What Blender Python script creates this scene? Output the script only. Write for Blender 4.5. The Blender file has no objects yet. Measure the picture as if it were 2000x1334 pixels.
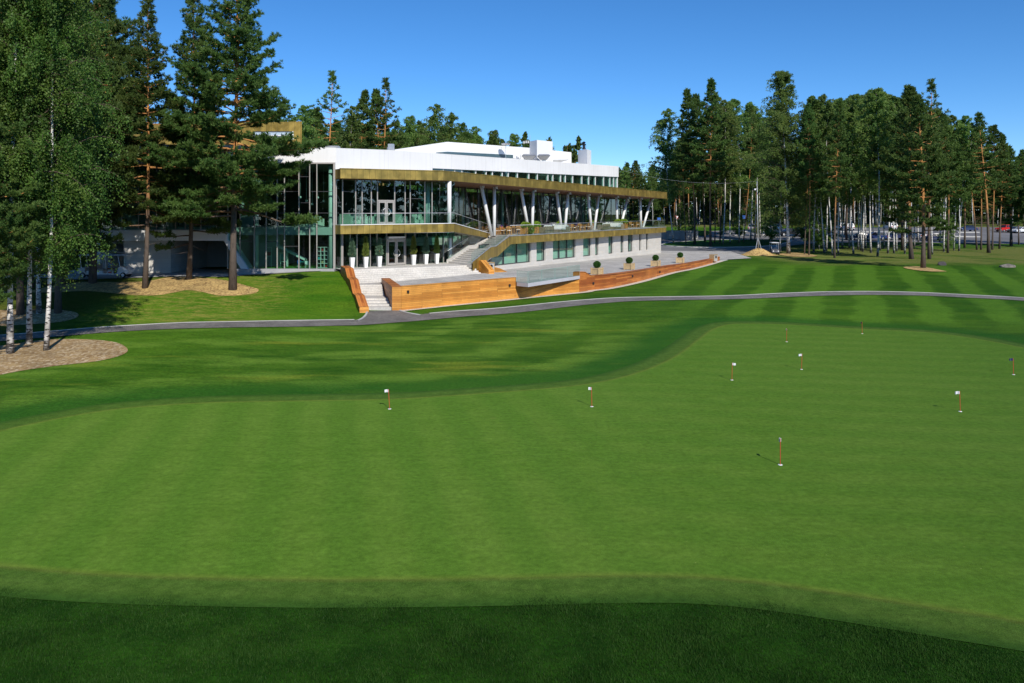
import bpy, math, random
import numpy as np
from mathutils import Vector, Matrix
from mathutils.geometry import delaunay_2d_cdt
R_ = math.radians
RNG = np.random.default_rng(7)
random.seed(7)
scene = bpy.context.scene
col = scene.collection
F, CX, CY, CAMZ = 1556.0, 1000.0, 420.0, 7.3     # the photograph's lens, horizon and eye height

# ------------------------------------------------------------------ small helpers
def W(px, py, Y):
    return np.array([(px - CX) / F * Y, Y, CAMZ - (py - CY) / F * Y])
def zat(py, Y):
    return CAMZ - (py - CY) / F * Y
def sstep(a, b, x):
    t = np.clip((x - a) / (b - a), 0, 1)
    return t * t * (3 - 2 * t)

class MB:
    """collects polygons (with optional uv) for one mesh"""
    def __init__(s):
        s.v = []; s.f = []; s.uv = []; s.m = []
    def poly(s, pts, uv=None, m=0):
        b = len(s.v)
        s.v += [tuple(map(float, p)) for p in pts]
        s.f.append(tuple(range(b, b + len(pts))))
        s.uv.append(uv if uv else [(0, 0)] * len(pts)); s.m.append(m)
        return s
    def box(s, x0, x1, y0, y1, z0, z1, m=0):
        p = [(x0,y0,z0),(x1,y0,z0),(x1,y1,z0),(x0,y1,z0),(x0,y0,z1),(x1,y0,z1),(x1,y1,z1),(x0,y1,z1)]
        return s.hexa(p, m)
    def hexa(s, p, m=0):
        for q in ((0,3,2,1),(4,5,6,7),(0,1,5,4),(1,2,6,5),(2,3,7,6),(3,0,4,7)):
            a = [np.array(p[i], float) for i in q]
            w = np.linalg.norm(a[1]-a[0]); h = np.linalg.norm(a[3]-a[0])
            s.poly(a, [(0,0),(w,0),(w,h),(0,h)], m)
        return s
    def tbox(s, cx, cy, z0, z1, w0, d0, w1, d1, m=0):
        p = [(cx-w0/2,cy-d0/2,z0),(cx+w0/2,cy-d0/2,z0),(cx+w0/2,cy+d0/2,z0),(cx-w0/2,cy+d0/2,z0),
             (cx-w1/2,cy-d1/2,z1),(cx+w1/2,cy-d1/2,z1),(cx+w1/2,cy+d1/2,z1),(cx-w1/2,cy+d1/2,z1)]
        return s.hexa(p, m)
    def tube(s, pts, rad, n=8, cap=True, m=0):
        pts = [np.array(p, float) for p in pts]
        if np.isscalar(rad): rad = [rad] * len(pts)
        rings = []; L = 0
        up = np.array([0.0, 0.0, 1.0])
        for i, p in enumerate(pts):
            a = pts[max(i-1, 0)]; b = pts[min(i+1, len(pts)-1)]
            t = b - a; t = t / (np.linalg.norm(t) + 1e-9)
            ref = up if abs(t[2]) < .9 else np.array([1.0, 0, 0])
            x = np.cross(t, ref); x /= np.linalg.norm(x); y = np.cross(t, x)
            if i: L += np.linalg.norm(p - pts[i-1])
            rings.append(([p + rad[i]*(math.cos(2*math.pi*k/n)*x + math.sin(2*math.pi*k/n)*y) for k in range(n)], L))
        b = len(s.v)
        for r, _ in rings: s.v += [tuple(map(float, q)) for q in r]
        for i in range(len(rings)-1):
            for k in range(n):
                k2 = (k+1) % n
                s.f.append((b+i*n+k, b+(i+1)*n+k, b+(i+1)*n+k2, b+i*n+k2))
                s.uv.append([(k/n, rings[i][1]), (k/n, rings[i+1][1]), ((k+1)/n, rings[i+1][1]), ((k+1)/n, rings[i][1])]); s.m.append(m)
        if cap:
            s.f.append(tuple(b+k for k in range(n))); s.uv.append([(0,0)]*n); s.m.append(m)
            e = b+(len(rings)-1)*n
            s.f.append(tuple(e+n-1-k for k in range(n))); s.uv.append([(0,0)]*n); s.m.append(m)
        return s
    def lathe(s, cx, cy, prof, n=16, m=0):
        return s.tube([(cx, cy, z) for r, z in prof], [r for r, z in prof], n, True, m)
    def ball(s, c, rx, ry, rz, nu=10, nv=7, m=0):
        b = len(s.v)
        for i in range(nv+1):
            th = math.pi*i/nv
            for k in range(nu):
                ph = 2*math.pi*k/nu
                s.v.append((c[0]+rx*math.sin(th)*math.cos(ph), c[1]+ry*math.sin(th)*math.sin(ph), c[2]+rz*math.cos(th)))
        for i in range(nv):
            for k in range(nu):
                k2=(k+1)%nu
                s.f.append((b+i*nu+k, b+(i+1)*nu+k, b+(i+1)*nu+k2, b+i*nu+k2)); s.uv.append([(0,0)]*4); s.m.append(m)
        return s
    def prism(s, poly2, z0, z1, m=0, caps=True):
        """vertical prism over a plan polygon; z0/z1 scalars or per-vertex lists; uv in metres along the walls"""
        n = len(poly2)
        a = sum(poly2[i][0]*poly2[(i+1)%n][1]-poly2[(i+1)%n][0]*poly2[i][1] for i in range(n))
        Z0 = [z0]*n if np.isscalar(z0) else list(z0); Z1 = [z1]*n if np.isscalar(z1) else list(z1)
        poly2 = list(poly2)
        if a < 0:
            poly2 = poly2[::-1]; Z0 = Z0[::-1]; Z1 = Z1[::-1]
        L = 0
        for i in range(n):
            j = (i+1) % n
            p, q = poly2[i], poly2[j]
            d = math.hypot(q[0]-p[0], q[1]-p[1])
            s.poly([(p[0],p[1],Z0[i]),(q[0],q[1],Z0[j]),(q[0],q[1],Z1[j]),(p[0],p[1],Z1[i])],
                   [(L,Z0[i]),(L+d,Z0[j]),(L+d,Z1[j]),(L,Z1[i])], m)
            L += d
        if caps:
            s.poly([(p[0],p[1],z) for p, z in zip(poly2, Z1)], [(p[0],p[1]) for p in poly2], m)
            s.poly([(p[0],p[1],z) for p, z in zip(poly2[::-1], Z0[::-1])], [(p[0],p[1]) for p in poly2[::-1]], m)
        return s
    def mesh(s, name, off=(0,0,0), smooth=False):
        me = bpy.data.meshes.new(name)
        v = np.array(s.v, float) - np.array(off)
        me.from_pydata(v.tolist(), [], s.f)
        uvl = me.uv_layers.new(name='UVMap')
        uvl.data.foreach_set('uv', np.array([c for f in s.uv for c in f], dtype=np.float32).ravel())
        me.polygons.foreach_set('material_index', np.array(s.m, dtype=np.int32))
        if smooth: me.polygons.foreach_set('use_smooth', np.ones(len(s.f), dtype=bool))
        me.update()
        return me

ORG = {}
def link(name, me, mats, parent=None):
    o = bpy.data.objects.new(name, me); col.objects.link(o)
    for m in (mats if isinstance(mats, (list, tuple)) else [mats]):
        if len(me.materials) < (len(mats) if isinstance(mats, (list, tuple)) else 1): me.materials.append(m)
    if parent is not None:
        o.parent = parent
    ORG[o.name] = ORG.get(parent.name, (0,0,0)) if parent is not None else (0,0,0)
    return o
def obj(name, mb, mats, parent=None, smooth=False):
    """mesh whose coordinates are world coordinates; the parent thing's base is subtracted"""
    off = ORG.get(parent.name, (0,0,0)) if parent is not None else (0,0,0)
    return link(name, mb.mesh(name, off, smooth), mats, parent)
def top(name, mb, mats, label, cat, group=None, smooth=False):
    """a thing that is one mesh, origin at its base"""
    a = np.array(mb.v); off = ((a[:,0].min()+a[:,0].max())/2, (a[:,1].min()+a[:,1].max())/2, a[:,2].min())
    o = link(name, mb.mesh(name, off, smooth), mats); o.location = off; ORG[o.name] = off
    return tag(o, label, cat, group)
def tag(o, label=None, cat=None, group=None, kind=None):
    if label: o['label'] = label
    if cat: o['category'] = cat
    if group: o['group'] = group
    if kind: o['kind'] = kind
    return o
def empty(name, loc, label, cat, group=None, rz=0, world=True):
    o = bpy.data.objects.new(name, None); col.objects.link(o)
    o.location = loc; o.rotation_euler = (0,0,rz); o.empty_display_size = .3
    ORG[o.name] = tuple(loc) if world else (0,0,0)
    return tag(o, label, cat, group)
def structure(name, mb, mats, smooth=False):
    return tag(obj(name, mb, mats, None, smooth), kind='structure')
def copy_tree(o, parent=None):
    c = o.copy(); col.objects.link(c)
    if parent is not None: c.parent = parent
    for ch in [k for k in o.children]:
        copy_tree(ch, c)
    return c
ORD = ['zeroth','first','second','third','fourth','fifth','sixth','seventh','eighth','ninth','tenth','eleventh','twelfth','thirteenth','fourteenth','fifteenth','sixteenth','seventeenth','eighteenth','nineteenth','twentieth']
TENS = {20:'twent',30:'thirt',40:'fort',50:'fift'}
def ordw(n):
    if n <= 20: return ORD[n]
    t, u = n//10*10, n % 10
    return TENS[t]+'ieth' if u == 0 else TENS[t]+'y-'+ORD[u]

# ------------------------------------------------------------------ materials
def new_mat(name):
    m = bpy.data.materials.new(name); m.use_nodes = True
    nt = m.node_tree; nt.nodes.clear()
    out = nt.nodes.new('ShaderNodeOutputMaterial')
    return m, nt, out
class NT:
    """terse node-graph writer"""
    def __init__(s, nt): s.nt = nt
    def n(s, t, **kw):
        nd = s.nt.nodes.new('ShaderNode'+t)
        for k, v in kw.items():
            if k.startswith('i_'):
                key = k[2:]; key = int(key) if key.isdigit() else key
                s.set(nd.inputs[key], v)
            else: setattr(nd, k, v)
        return nd
    def set(s, inp, v):
        if hasattr(v, 'is_output') or isinstance(v, bpy.types.NodeSocket): s.nt.links.new(v, inp)
        elif isinstance(v, bpy.types.Node): s.nt.links.new(v.outputs[0], inp)
        else: inp.default_value = (*v, 1.0) if (inp.type == 'RGBA' and len(v) == 3) else v
    def math(s, op, a, b=0.0, c=None, clamp=False):
        nd = s.nt.nodes.new('ShaderNodeMath'); nd.operation = op; nd.use_clamp = clamp
        s.set(nd.inputs[0], a); s.set(nd.inputs[1], b)
        if c is not None: s.set(nd.inputs[2], c)
        return nd.outputs[0]
    def mix(s, f, a, b, blend='MIX'):
        nd = s.nt.nodes.new('ShaderNodeMix'); nd.data_type = 'RGBA'; nd.blend_type = blend
        s.set(nd.inputs['Factor'], f); s.set(nd.inputs[6], a); s.set(nd.inputs[7], b)
        return nd.outputs[2]
    def rng(s, v, a, b, c=0.0, d=1.0, smooth=True):
        nd = s.nt.nodes.new('ShaderNodeMapRange'); nd.interpolation_type = 'SMOOTHSTEP' if smooth else 'LINEAR'
        s.set(nd.inputs[0], v); s.set(nd.inputs[1], a); s.set(nd.inputs[2], b); s.set(nd.inputs[3], c); s.set(nd.inputs[4], d)
        return nd.outputs[0]
    def noise(s, vec, scale, detail=3, rough=.55):
        nd = s.nt.nodes.new('ShaderNodeTexNoise'); s.set(nd.inputs['Vector'], vec)
        nd.inputs['Scale'].default_value = scale; nd.inputs['Detail'].default_value = detail; nd.inputs['Roughness'].default_value = rough
        return nd.outputs[0]
    def mapv(s, vec, scale=(1,1,1), rot=(0,0,0), loc=(0,0,0)):
        nd = s.nt.nodes.new('ShaderNodeMapping'); s.set(nd.inputs[0], vec)
        nd.inputs['Scale'].default_value = scale; nd.inputs['Rotation'].default_value = rot; nd.inputs['Location'].default_value = loc
        return nd.outputs[0]
    def bump(s, h, strength=.3, dist=.02):
        nd = s.nt.nodes.new('ShaderNodeBump'); s.set(nd.inputs['Height'], h)
        nd.inputs['Strength'].default_value = strength; nd.inputs['Distance'].default_value = dist
        return nd.outputs[0]
    def bsdf(s, out, color, rough=.6, metal=0.0, normal=None, spec=None):
        nd = s.nt.nodes.new('ShaderNodeBsdfPrincipled')
        s.set(nd.inputs['Base Color'], color); s.set(nd.inputs['Roughness'], rough); s.set(nd.inputs['Metallic'], metal)
        if normal is not None: s.set(nd.inputs['Normal'], normal)
        if spec is not None: nd.inputs['Specular IOR Level'].default_value = spec
        if out is not None: s.nt.links.new(nd.outputs[0], out.inputs[0])
        return nd.outputs[0]
def pm(name, c, rough=.6, var=.12, scale=2.5, metal=0.0, bump=0.0, spec=None):
    m, nt, out = new_mat(name); g = NT(nt)
    tc = g.n('TexCoord').outputs['Object']
    nz = g.noise(tc, scale, 4)
    fine = g.noise(tc, scale*9, 2)
    f = g.math('ADD', g.math('MULTIPLY', nz, .7), g.math('MULTIPLY', fine, .3))
    f = g.rng(f, .3, .7, 1-var, 1+var)
    cc = g.n('HueSaturation', i_Color=c, i_Value=f).outputs[0]
    g.bsdf(out, cc, g.rng(nz, .3, .7, max(rough-.08, .02), min(rough+.08, 1)), metal, g.bump(fine, bump, .01) if bump else None, spec)
    return m

MAT = {}
MAT['white'] = pm('white_render', (.84,.84,.83), .55, .03, .4)
MAT['white_pot'] = pm('white_planter', (.86,.86,.85), .35, .02, 1)
MAT['column'] = pm('white_column_paint', (.82,.82,.8), .4, .03, 1)
MAT['frame'] = pm('grey_aluminium_frame', (.42,.39,.36), .45, .05, 2, .2)
MAT['dark_frame'] = pm('dark_frame', (.05,.05,.055), .45, .1, 2)
MAT['steel'] = pm('steel', (.62,.63,.64), .5, .08, 3, .7)
MAT['black'] = pm('black_metal', (.015,.015,.017), .4, .2, 3)
MAT['rubber'] = pm('rubber', (.02,.02,.02), .8, .2, 6)
MAT['concrete'] = pm('concrete', (.40,.395,.38), .85, .12, .9, 0, .15)
MAT['plinth'] = pm('plinth_concrete', (.36,.36,.37), .8, .1, .7)
MAT['interior'] = pm('interior_plaster', (.55,.56,.54), .8, .06, .5)
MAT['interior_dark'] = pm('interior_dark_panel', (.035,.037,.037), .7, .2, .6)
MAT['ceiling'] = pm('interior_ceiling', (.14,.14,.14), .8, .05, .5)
MAT['sofa'] = pm('pale_upholstery', (.62,.62,.55), .9, .06, 3)
MAT['wicker'] = pm('wicker', (.20,.17,.10), .75, .3, 14, 0, .5)
MAT['cushion'] = pm('white_cushion', (.78,.77,.74), .9, .04, 4)
MAT['purple'] = pm('purple_fabric', (.16,.03,.30), .85, .15, 6)
MAT['teak'] = pm('teak', (.42,.21,.055), .55, .25, 5)
MAT['pale_wood'] = pm('pale_wood', (.50,.36,.19), .65, .18, 6)
MAT['red'] = pm('red_plastic', (.45,.03,.02), .4, .1, 3)
MAT['orange'] = pm('orange_plastic', (.65,.14,.02), .45, .1, 3)
MAT['blue'] = pm('blue_plastic', (.03,.12,.45), .4, .1, 3)
MAT['teal'] = pm('teal_plastic', (.03,.32,.33), .5, .1, 3)
MAT['lime'] = pm('lime_plastic', (.32,.5,.02), .5, .1, 3)
MAT['pole'] = pm('galvanised_pole', (.5,.52,.54), .45, .1, 4, .5)
MAT['pin'] = pm('red_pin_stick', (.45,.07,.03), .45, .12, 9)
MAT['flag'] = pm('white_flag_cloth', (.82,.82,.82), .8, .03, 9)
MAT['navy'] = pm('navy_flag_cloth', (.05,.06,.16), .8, .05, 9)
MAT['stonerock'] = pm('boulder_stone', (.17,.155,.13), .9, .45, 2.2, 0, .8)
MAT['darkrock'] = pm('dark_boulder_stone', (.065,.06,.06), .9, .4, 2.2, 0, .8)
MAT['antenna'] = pm('antenna_plastic', (.6,.6,.6), .6, .05, 3)
MAT['skin'] = pm('skin', (.50,.27,.18), .55, .06, 8)
MAT['hair'] = pm('dark_hair', (.03,.02,.015), .6, .3, 20)
MAT['shirt'] = pm('light_blue_shirt', (.22,.42,.60), .85, .06, 6)
MAT['trousers'] = pm('dark_red_trousers', (.16,.035,.025), .9, .1, 6)
MAT['cart_white'] = pm('white_cart_body', (.74,.75,.77), .3, .04, 2)
MAT['cart_dark'] = pm('dark_cart_body', (.09,.09,.10), .3, .1, 2)
MAT['silver'] = pm('silver_paint', (.45,.46,.48), .3, .06, 2, .5)
MAT['seat'] = pm('seat_vinyl', (.35,.33,.3), .6, .06, 4)
MAT['paint_line'] = pm('road_paint', (.72,.72,.7), .7, .12, 1.5)
MAT['kerb'] = pm('kerb_stone', (.52,.51,.48), .85, .15, 1.3)
MAT['gravel'] = pm('pale_gravel', (.60,.54,.43), .95, .35, 9, 0, .6)

def mat_glass(name, tint, base, gain):
    m, nt, out = new_mat(name); g = NT(nt)
    fr = g.math('POWER', g.n('LayerWeight').outputs['Facing'], 4.0)
    f = g.math('MULTIPLY_ADD', fr, gain, base, clamp=True)
    tc = g.n('TexCoord').outputs['Object']
    nm = g.bump(g.noise(tc, .35, 1), .06, .02)
    tr = g.n('BsdfTransparent', i_Color=tint); gl = g.n('BsdfGlossy', i_Color=(.95,.97,1.0), i_Roughness=.004, i_Normal=nm)
    mx = g.n('MixShader', i_0=f, i_1=tr.outputs[0], i_2=gl.outputs[0])
    nt.links.new(mx.outputs[0], out.inputs[0])
    return m
MAT['glass'] = mat_glass('facade_glass', (.50,.75,.66), .12, .9)
MAT['rail_glass'] = mat_glass('balustrade_glass', (.80,.92,.89), .075, .8)
MAT['blind'] = pm('pale_window_blind', (.42,.52,.62), .3, .06, 2)  # pale blinds, with the sky's blue reflection put into their colour
MAT['birch_twig'] = pm('birch_twig_bark', (.11,.075,.055), .8, .25, 4)
MAT['glass_edge'] = pm('green_glass_edge', (.30,.48,.42), .2, .05, 3)
MAT['car_glass'] = pm('car_glass', (.02,.025,.03), .08, .05, 2)

def mat_white_panels():
    m, nt, out = new_mat('white_roof_panels'); g = NT(nt)
    uv = g.n('UVMap').outputs[0]; sx = g.n('SeparateXYZ', i_0=uv)
    fr = g.math('FRACT', g.math('DIVIDE', sx.outputs[0], 3.1)); seam = g.math('MULTIPLY', g.rng(fr, 0.0, .012), g.rng(fr, 1.0, .988))
    st = g.noise(g.mapv(uv, (2.6, .16, 1)), 1.0, 4); big = g.noise(g.n('TexCoord').outputs['Object'], .25, 3)
    v = g.math('MULTIPLY', g.math('MULTIPLY', g.rng(st, .45, .8, 1.0, .90), g.rng(big, .3, .7, .96, 1.02)), g.rng(seam, 0, 1, .80, 1.0, False))
    g.bsdf(out, g.n('HueSaturation', i_Color=(.85,.84,.82), i_Value=v).outputs[0], .5)
    return m
MAT['white_panels'] = mat_white_panels()
def mat_gold():
    m, nt, out = new_mat('brass_panel_cladding'); g = NT(nt)
    uv = g.n('UVMap').outputs[0]; sx = g.n('SeparateXYZ', i_0=uv)
    u = g.math('DIVIDE', sx.outputs[0], .56)
    fr = g.math('FRACT', u); idx = g.math('FLOOR', u)
    seam = g.math('SUBTRACT', 1.0, g.math('MULTIPLY', g.rng(fr, 0.0, .055), g.rng(fr, 1.0, .955)))
    wn = g.n('TexWhiteNoise', noise_dimensions='1D', i_W=idx).outputs[0]
    nz = g.noise(g.n('TexCoord').outputs['Object'], 1.3, 4)
    v = g.math('MULTIPLY', g.rng(wn, 0, 1, .78, 1.15, False), g.rng(nz, .3, .7, .82, 1.15))
    c = g.n('HueSaturation', i_Color=(.43,.305,.075), i_Value=v).outputs[0]
    c = g.mix(g.math('MULTIPLY', seam, .7), c, (.09,.06,.015))
    nm = g.bump(g.math('ADD', g.math('MULTIPLY', seam, -1.0), g.math('MULTIPLY', nz, .35)), .4, .03)
    g.bsdf(out, c, g.rng(nz, .3, .7, .34, .52), .55, nm)
    return m
MAT['gold'] = mat_gold()
def mat_planks(name, c1, c2, c3, ph=.145, plen=3.2, rough=.5):
    m, nt, out = new_mat(name); g = NT(nt)
    uv = g.n('UVMap').outputs[0]; sx = g.n('SeparateXYZ', i_0=uv)
    row = g.math('DIVIDE', sx.outputs[1], ph); ri = g.math('FLOOR', row); rf = g.math('FRACT', row)
    r1 = g.n('TexWhiteNoise', noise_dimensions='1D', i_W=ri).outputs[0]
    uu = g.math('ADD', g.math('DIVIDE', sx.outputs[0], plen), g.math('MULTIPLY', g.math('FLOOR', g.math('MULTIPLY', r1, 3.0)), .333))
    pi = g.math('FLOOR', uu); pf = g.math('FRACT', uu)
    wn = g.n('TexWhiteNoise', noise_dimensions='2D', i_Vector=g.n('CombineXYZ', i_0=ri, i_1=pi)).outputs[0]
    grain = g.noise(g.mapv(uv, (1.2, 22, 1)), 3.0, 5, .65)
    blot = g.noise(g.n('TexCoord').outputs['Object'], .6, 3)
    c = g.mix(g.rng(wn, .15, .85), c1, c2)
    c = g.mix(g.math('MULTIPLY', g.rng(grain, .42, .75), .6), c, c3)
    c = g.n('HueSaturation', i_Color=c, i_Value=g.rng(blot, .3, .7, .82, 1.15)).outputs[0]
    gap = g.math('MULTIPLY', g.rng(rf, 0.0, .07), g.rng(rf, 1.0, .95))
    endg = g.math('MULTIPLY', g.rng(pf, 0.0, .003), g.rng(pf, 1.0, .997))
    gg = g.math('MULTIPLY', gap, endg)
    c = g.mix(gg, (.045,.02,.008), c)
    nm = g.bump(g.math('ADD', gg, g.math('MULTIPLY', grain, .15)), .35, .01)
    g.bsdf(out, c, rough, 0, nm)
    return m
MAT['timber'] = mat_planks('larch_planks', (.58,.235,.036), (.80,.37,.070), (.36,.12,.022), .13, 5.5)
MAT['timber_red'] = mat_planks('red_stained_planks', (.34,.092,.018), (.58,.205,.042), (.24,.06,.013), .15, 3.6)  # redder planks for the bench, pillar sides and right-hand wall
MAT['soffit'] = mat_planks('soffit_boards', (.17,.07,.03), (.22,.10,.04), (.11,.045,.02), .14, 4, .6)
def mat_stone():
    m, nt, out = new_mat('travertine_cladding'); g = NT(nt)
    uv = g.n('UVMap').outputs[0]
    br = g.n('TexBrick', i_Vector=uv, i_Color1=(.62,.60,.56), i_Color2=(.55,.53,.49), i_Mortar=(.44,.42,.39), i_Scale=1.0)
    br.inputs['Mortar Size'].default_value = .008; br.inputs['Brick Width'].default_value = 1.1; br.inputs['Row Height'].default_value = .42
    nz = g.noise(g.mapv(g.n('TexCoord').outputs['Object'], (.8,.8,3.0)), 1.2, 5, .65)
    c = g.mix(g.math('MULTIPLY', g.rng(nz, .45, .75), .45), br.outputs[0], (.66,.57,.45))
    g.bsdf(out, c, .75, 0, g.bump(nz, .1, .01))
    return m
MAT['stone'] = mat_stone()
def mat_pavers(name, c1, c2, mort, w, h, rough=.85, msize=.012, blot=.2):
    m, nt, out = new_mat(name); g = NT(nt)
    uv = g.n('UVMap').outputs[0]
    br = g.n('TexBrick', i_Vector=uv, i_Color1=c1, i_Color2=c2, i_Mortar=mort, i_Scale=1.0)
    br.inputs['Mortar Size'].default_value = msize; br.inputs['Brick Width'].default_value = w; br.inputs['Row Height'].default_value = h
    pos = g.n('NewGeometry').outputs['Position']
    nz = g.noise(pos, .5, 5, .6); fine = g.noise(pos, 9, 3)
    v = g.math('MULTIPLY', g.rng(nz, .3, .7, 1-blot, 1+blot), g.rng(fine, .3, .7, .88, 1.12))
    c = g.n('HueSaturation', i_Color=br.outputs[0], i_Value=v).outputs[0]
    g.bsdf(out, c, rough, 0, g.bump(br.outputs[1], -.3, .008))
    return m
MAT['path'] = mat_pavers('grey_path_pavers', (.25,.23,.205), (.165,.15,.135), (.09,.08,.07), .22, .11)
MAT['plaza'] = mat_pavers('plaza_slabs', (.52,.495,.455), (.45,.43,.395), (.20,.19,.175), 1.5, .75, .8, .018, .16)
MAT['step'] = mat_pavers('step_slabs', (.61,.58,.53), (.57,.54,.49), (.47,.445,.40), 1.3, .45, .8, .010, .10)
def mat_asphalt():
    m, nt, out = new_mat('asphalt'); g = NT(nt)
    pos = g.n('NewGeometry').outputs['Position']
    nz = g.noise(pos, .12, 5, .6); fine = g.noise(pos, 18, 3)
    c = g.n('HueSaturation', i_Color=(.17,.165,.165), i_Value=g.math('MULTIPLY', g.rng(nz,.3,.7,.8,1.2), g.rng(fine,.3,.7,.85,1.15))).outputs[0]
    g.bsdf(out, c, .9, 0, g.bump(fine, .2, .01))
    return m
MAT['asphalt'] = mat_asphalt()
def mat_mulch(name, c1, c2, c3, sc=14):
    m, nt, out = new_mat(name); g = NT(nt)
    pos = g.n('NewGeometry').outputs['Position']
    w = g.n('VectorMath', operation='ADD', i_0=pos, i_1=g.n('VectorMath', operation='SCALE', i_0=g.n('TexNoise', i_Vector=pos, i_Scale=3.0).outputs[1], i_3=.25).outputs[0]).outputs[0]
    vo = g.n('TexVoronoi', i_Vector=g.mapv(w, (1,.55,1), (0,0,.6)), i_Scale=sc)
    s = g.n('SeparateColor', i_0=vo.outputs[1])
    big = g.noise(pos, .7, 4)
    c = g.mix(g.rng(s.outputs[0], .1, .7), c1, c2); c = g.mix(g.math('MULTIPLY', g.rng(s.outputs[1], .72, .9), .8), c, c3)
    c = g.n('HueSaturation', i_Color=c, i_Value=g.rng(big, .3, .7, .78, 1.15)).outputs[0]
    g.bsdf(out, c, .9, 0, g.bump(vo.outputs[0], -.9, .06))
    return m
MAT['mulch'] = mat_mulch('brown_bark_mulch', (.27,.165,.065), (.41,.275,.12), (.64,.51,.33), 10)
MAT['mulch_yellow'] = mat_mulch('yellow_wood_chip', (.42,.27,.095), (.58,.40,.15), (.20,.11,.04), 9)

def mat_leaf(name, c1, c2, c3, transl=.28, gloss=.35, nscale=.55):
    m, nt, out = new_mat(name); g = NT(nt)
    pos = g.n('NewGeometry').outputs['Position']; rnd = g.n('NewGeometry').outputs['Random Per Island']
    orr = g.n('ObjectInfo').outputs['Random']
    nz = g.noise(pos, nscale, 3)
    c = g.mix(g.rng(nz, .35, .65), c1, c2)
    c = g.mix(g.math('MULTIPLY', g.rng(rnd, .7, 1.0), .6), c, c3)
    c = g.n('HueSaturation', i_Color=c, i_Hue=g.rng(orr, 0, 1, .485, .515, False), i_Value=g.rng(orr, 0, 1, .78, 1.2, False)).outputs[0]
    d = g.bsdf(None, c, .55, 0, None, gloss)
    t = g.n('BsdfTranslucent', i_Color=g.n('HueSaturation', i_Color=c, i_Value=1.3).outputs[0])
    mx = g.n('MixShader', i_0=transl, i_1=d, i_2=t.outputs[0]); nt.links.new(mx.outputs[0], out.inputs[0])
    return m
MAT['needles'] = mat_leaf('pine_needles', (.060,.124,.026), (.115,.185,.040), (.16,.22,.055), .34, .25)
MAT['birch_leaves'] = mat_leaf('birch_leaves', (.052,.112,.018), (.105,.180,.028), (.19,.24,.05), .36, .3)  # near birches: darker copy, shade put into the leaf colour
MAT['birch_leaves_pale'] = mat_leaf('pale_birch_leaves', (.10,.185,.040), (.20,.30,.070), (.29,.35,.10), .48, .3, .3)  # same leaves for the grove, sunlit tone put into the colour
MAT['thuja_green'] = mat_leaf('thuja_foliage', (.17,.25,.05), (.25,.31,.065), (.34,.38,.10), .3, .2, 3)
MAT['thuja_blue'] = mat_leaf('blue_thuja_foliage', (.14,.26,.16), (.20,.33,.21), (.28,.40,.26), .3, .2, 3)
MAT['box_leaves'] = mat_leaf('boxwood_foliage', (.03,.10,.015), (.06,.16,.025), (.10,.22,.04), .15, .3, 4)
MAT['potato_vine'] = mat_leaf('lime_trailing_foliage', (.20,.33,.03), (.33,.45,.05), (.45,.5,.08), .35, .3, 4)
def mat_bark_pine():
    m, nt, out = new_mat('pine_bark'); g = NT(nt)
    tc = g.n('TexCoord'); ob = tc.outputs['Object']; z = g.n('SeparateXYZ', i_0=tc.outputs['Generated']).outputs[2]
    nz = g.noise(ob, 1.2, 4); fib = g.noise(g.mapv(ob, (1,1,.22)), 9, 5, .65)
    f = g.rng(g.math('ADD', z, g.math('MULTIPLY', g.math('SUBTRACT', nz, .5), .35)), .16, .44)
    c = g.mix(f, (.115,.088,.07), (.52,.245,.075))
    c = g.mix(g.math('MULTIPLY', g.rng(fib, .5, .72), .75), c, g.mix(f, (.03,.024,.02), (.20,.08,.03)))
    g.bsdf(out, c, .9, 0, g.bump(fib, .8, .05))
    return m
MAT['pine_bark'] = mat_bark_pine()
def mat_bark_birch():
    m, nt, out = new_mat('birch_bark'); g = NT(nt)
    tc = g.n('TexCoord'); ob = tc.outputs['Object']; z = g.n('SeparateXYZ', i_0=ob).outputs[2]
    dash = g.noise(g.mapv(ob, (2.2,2.2,8)), 1.6, 4, .6); blot = g.noise(ob, 2.2, 3)
    c = g.mix(g.rng(blot, .3, .7), (.80,.78,.74), (.66,.63,.58))
    thr = g.rng(z, 0, 5.0, .50, .60, False)
    k = g.rng(dash, thr, g.math('ADD', thr, .05))
    c = g.mix(k, c, (.045,.04,.036))
    low = g.math('MULTIPLY', g.rng(z, 1.6, .1), g.rng(blot, .3, .55))
    c = g.mix(low, c, (.08,.07,.06))
    g.bsdf(out, c, .75, 0, g.bump(dash, .3, .02))
    return m
MAT['birch_bark'] = mat_bark_birch()
# ------------------------------------------------------------------ terrain
def I(Y, pts):
    xs = [p[0] for p in pts]; ys = [p[1] for p in pts]
    return (np.interp(Y-1.6, xs, ys) + np.interp(Y, xs, ys)*2 + np.interp(Y+1.6, xs, ys)) / 4
P_RIGHT = [(-400,0),(51,0),(56,.04),(61,.25),(70,.36),(80,.62),(95,.95),(106,1.08),(128,1.15),(145,1.5),(165,1.9),(185,2.7),(200,3.3),(230,3.7),(300,4.5),(600,7),(1500,9)]
P_LEFT = [(-400,0),(28,0),(40,.2),(51,.25),(53,.28),(57,.34),(58.5,.55),(61,.98),(62.6,1.5),(64,1.82),(67.8,2.42),(70,2.5),(165,2.6),(200,3.3),(230,3.7),(300,4.5),(600,7),(1500,9)]
P_LFAR = [(-400,0),(28,0),(40,.2),(51,.25),(52.5,.28),(56,.75),(60,1.4),(64,1.9),(66,2.08),(70,2.12),(90,2.2),(165,2.6),(200,3.3),(230,3.7),(300,4.5),(600,7),(1500,9)]
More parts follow.
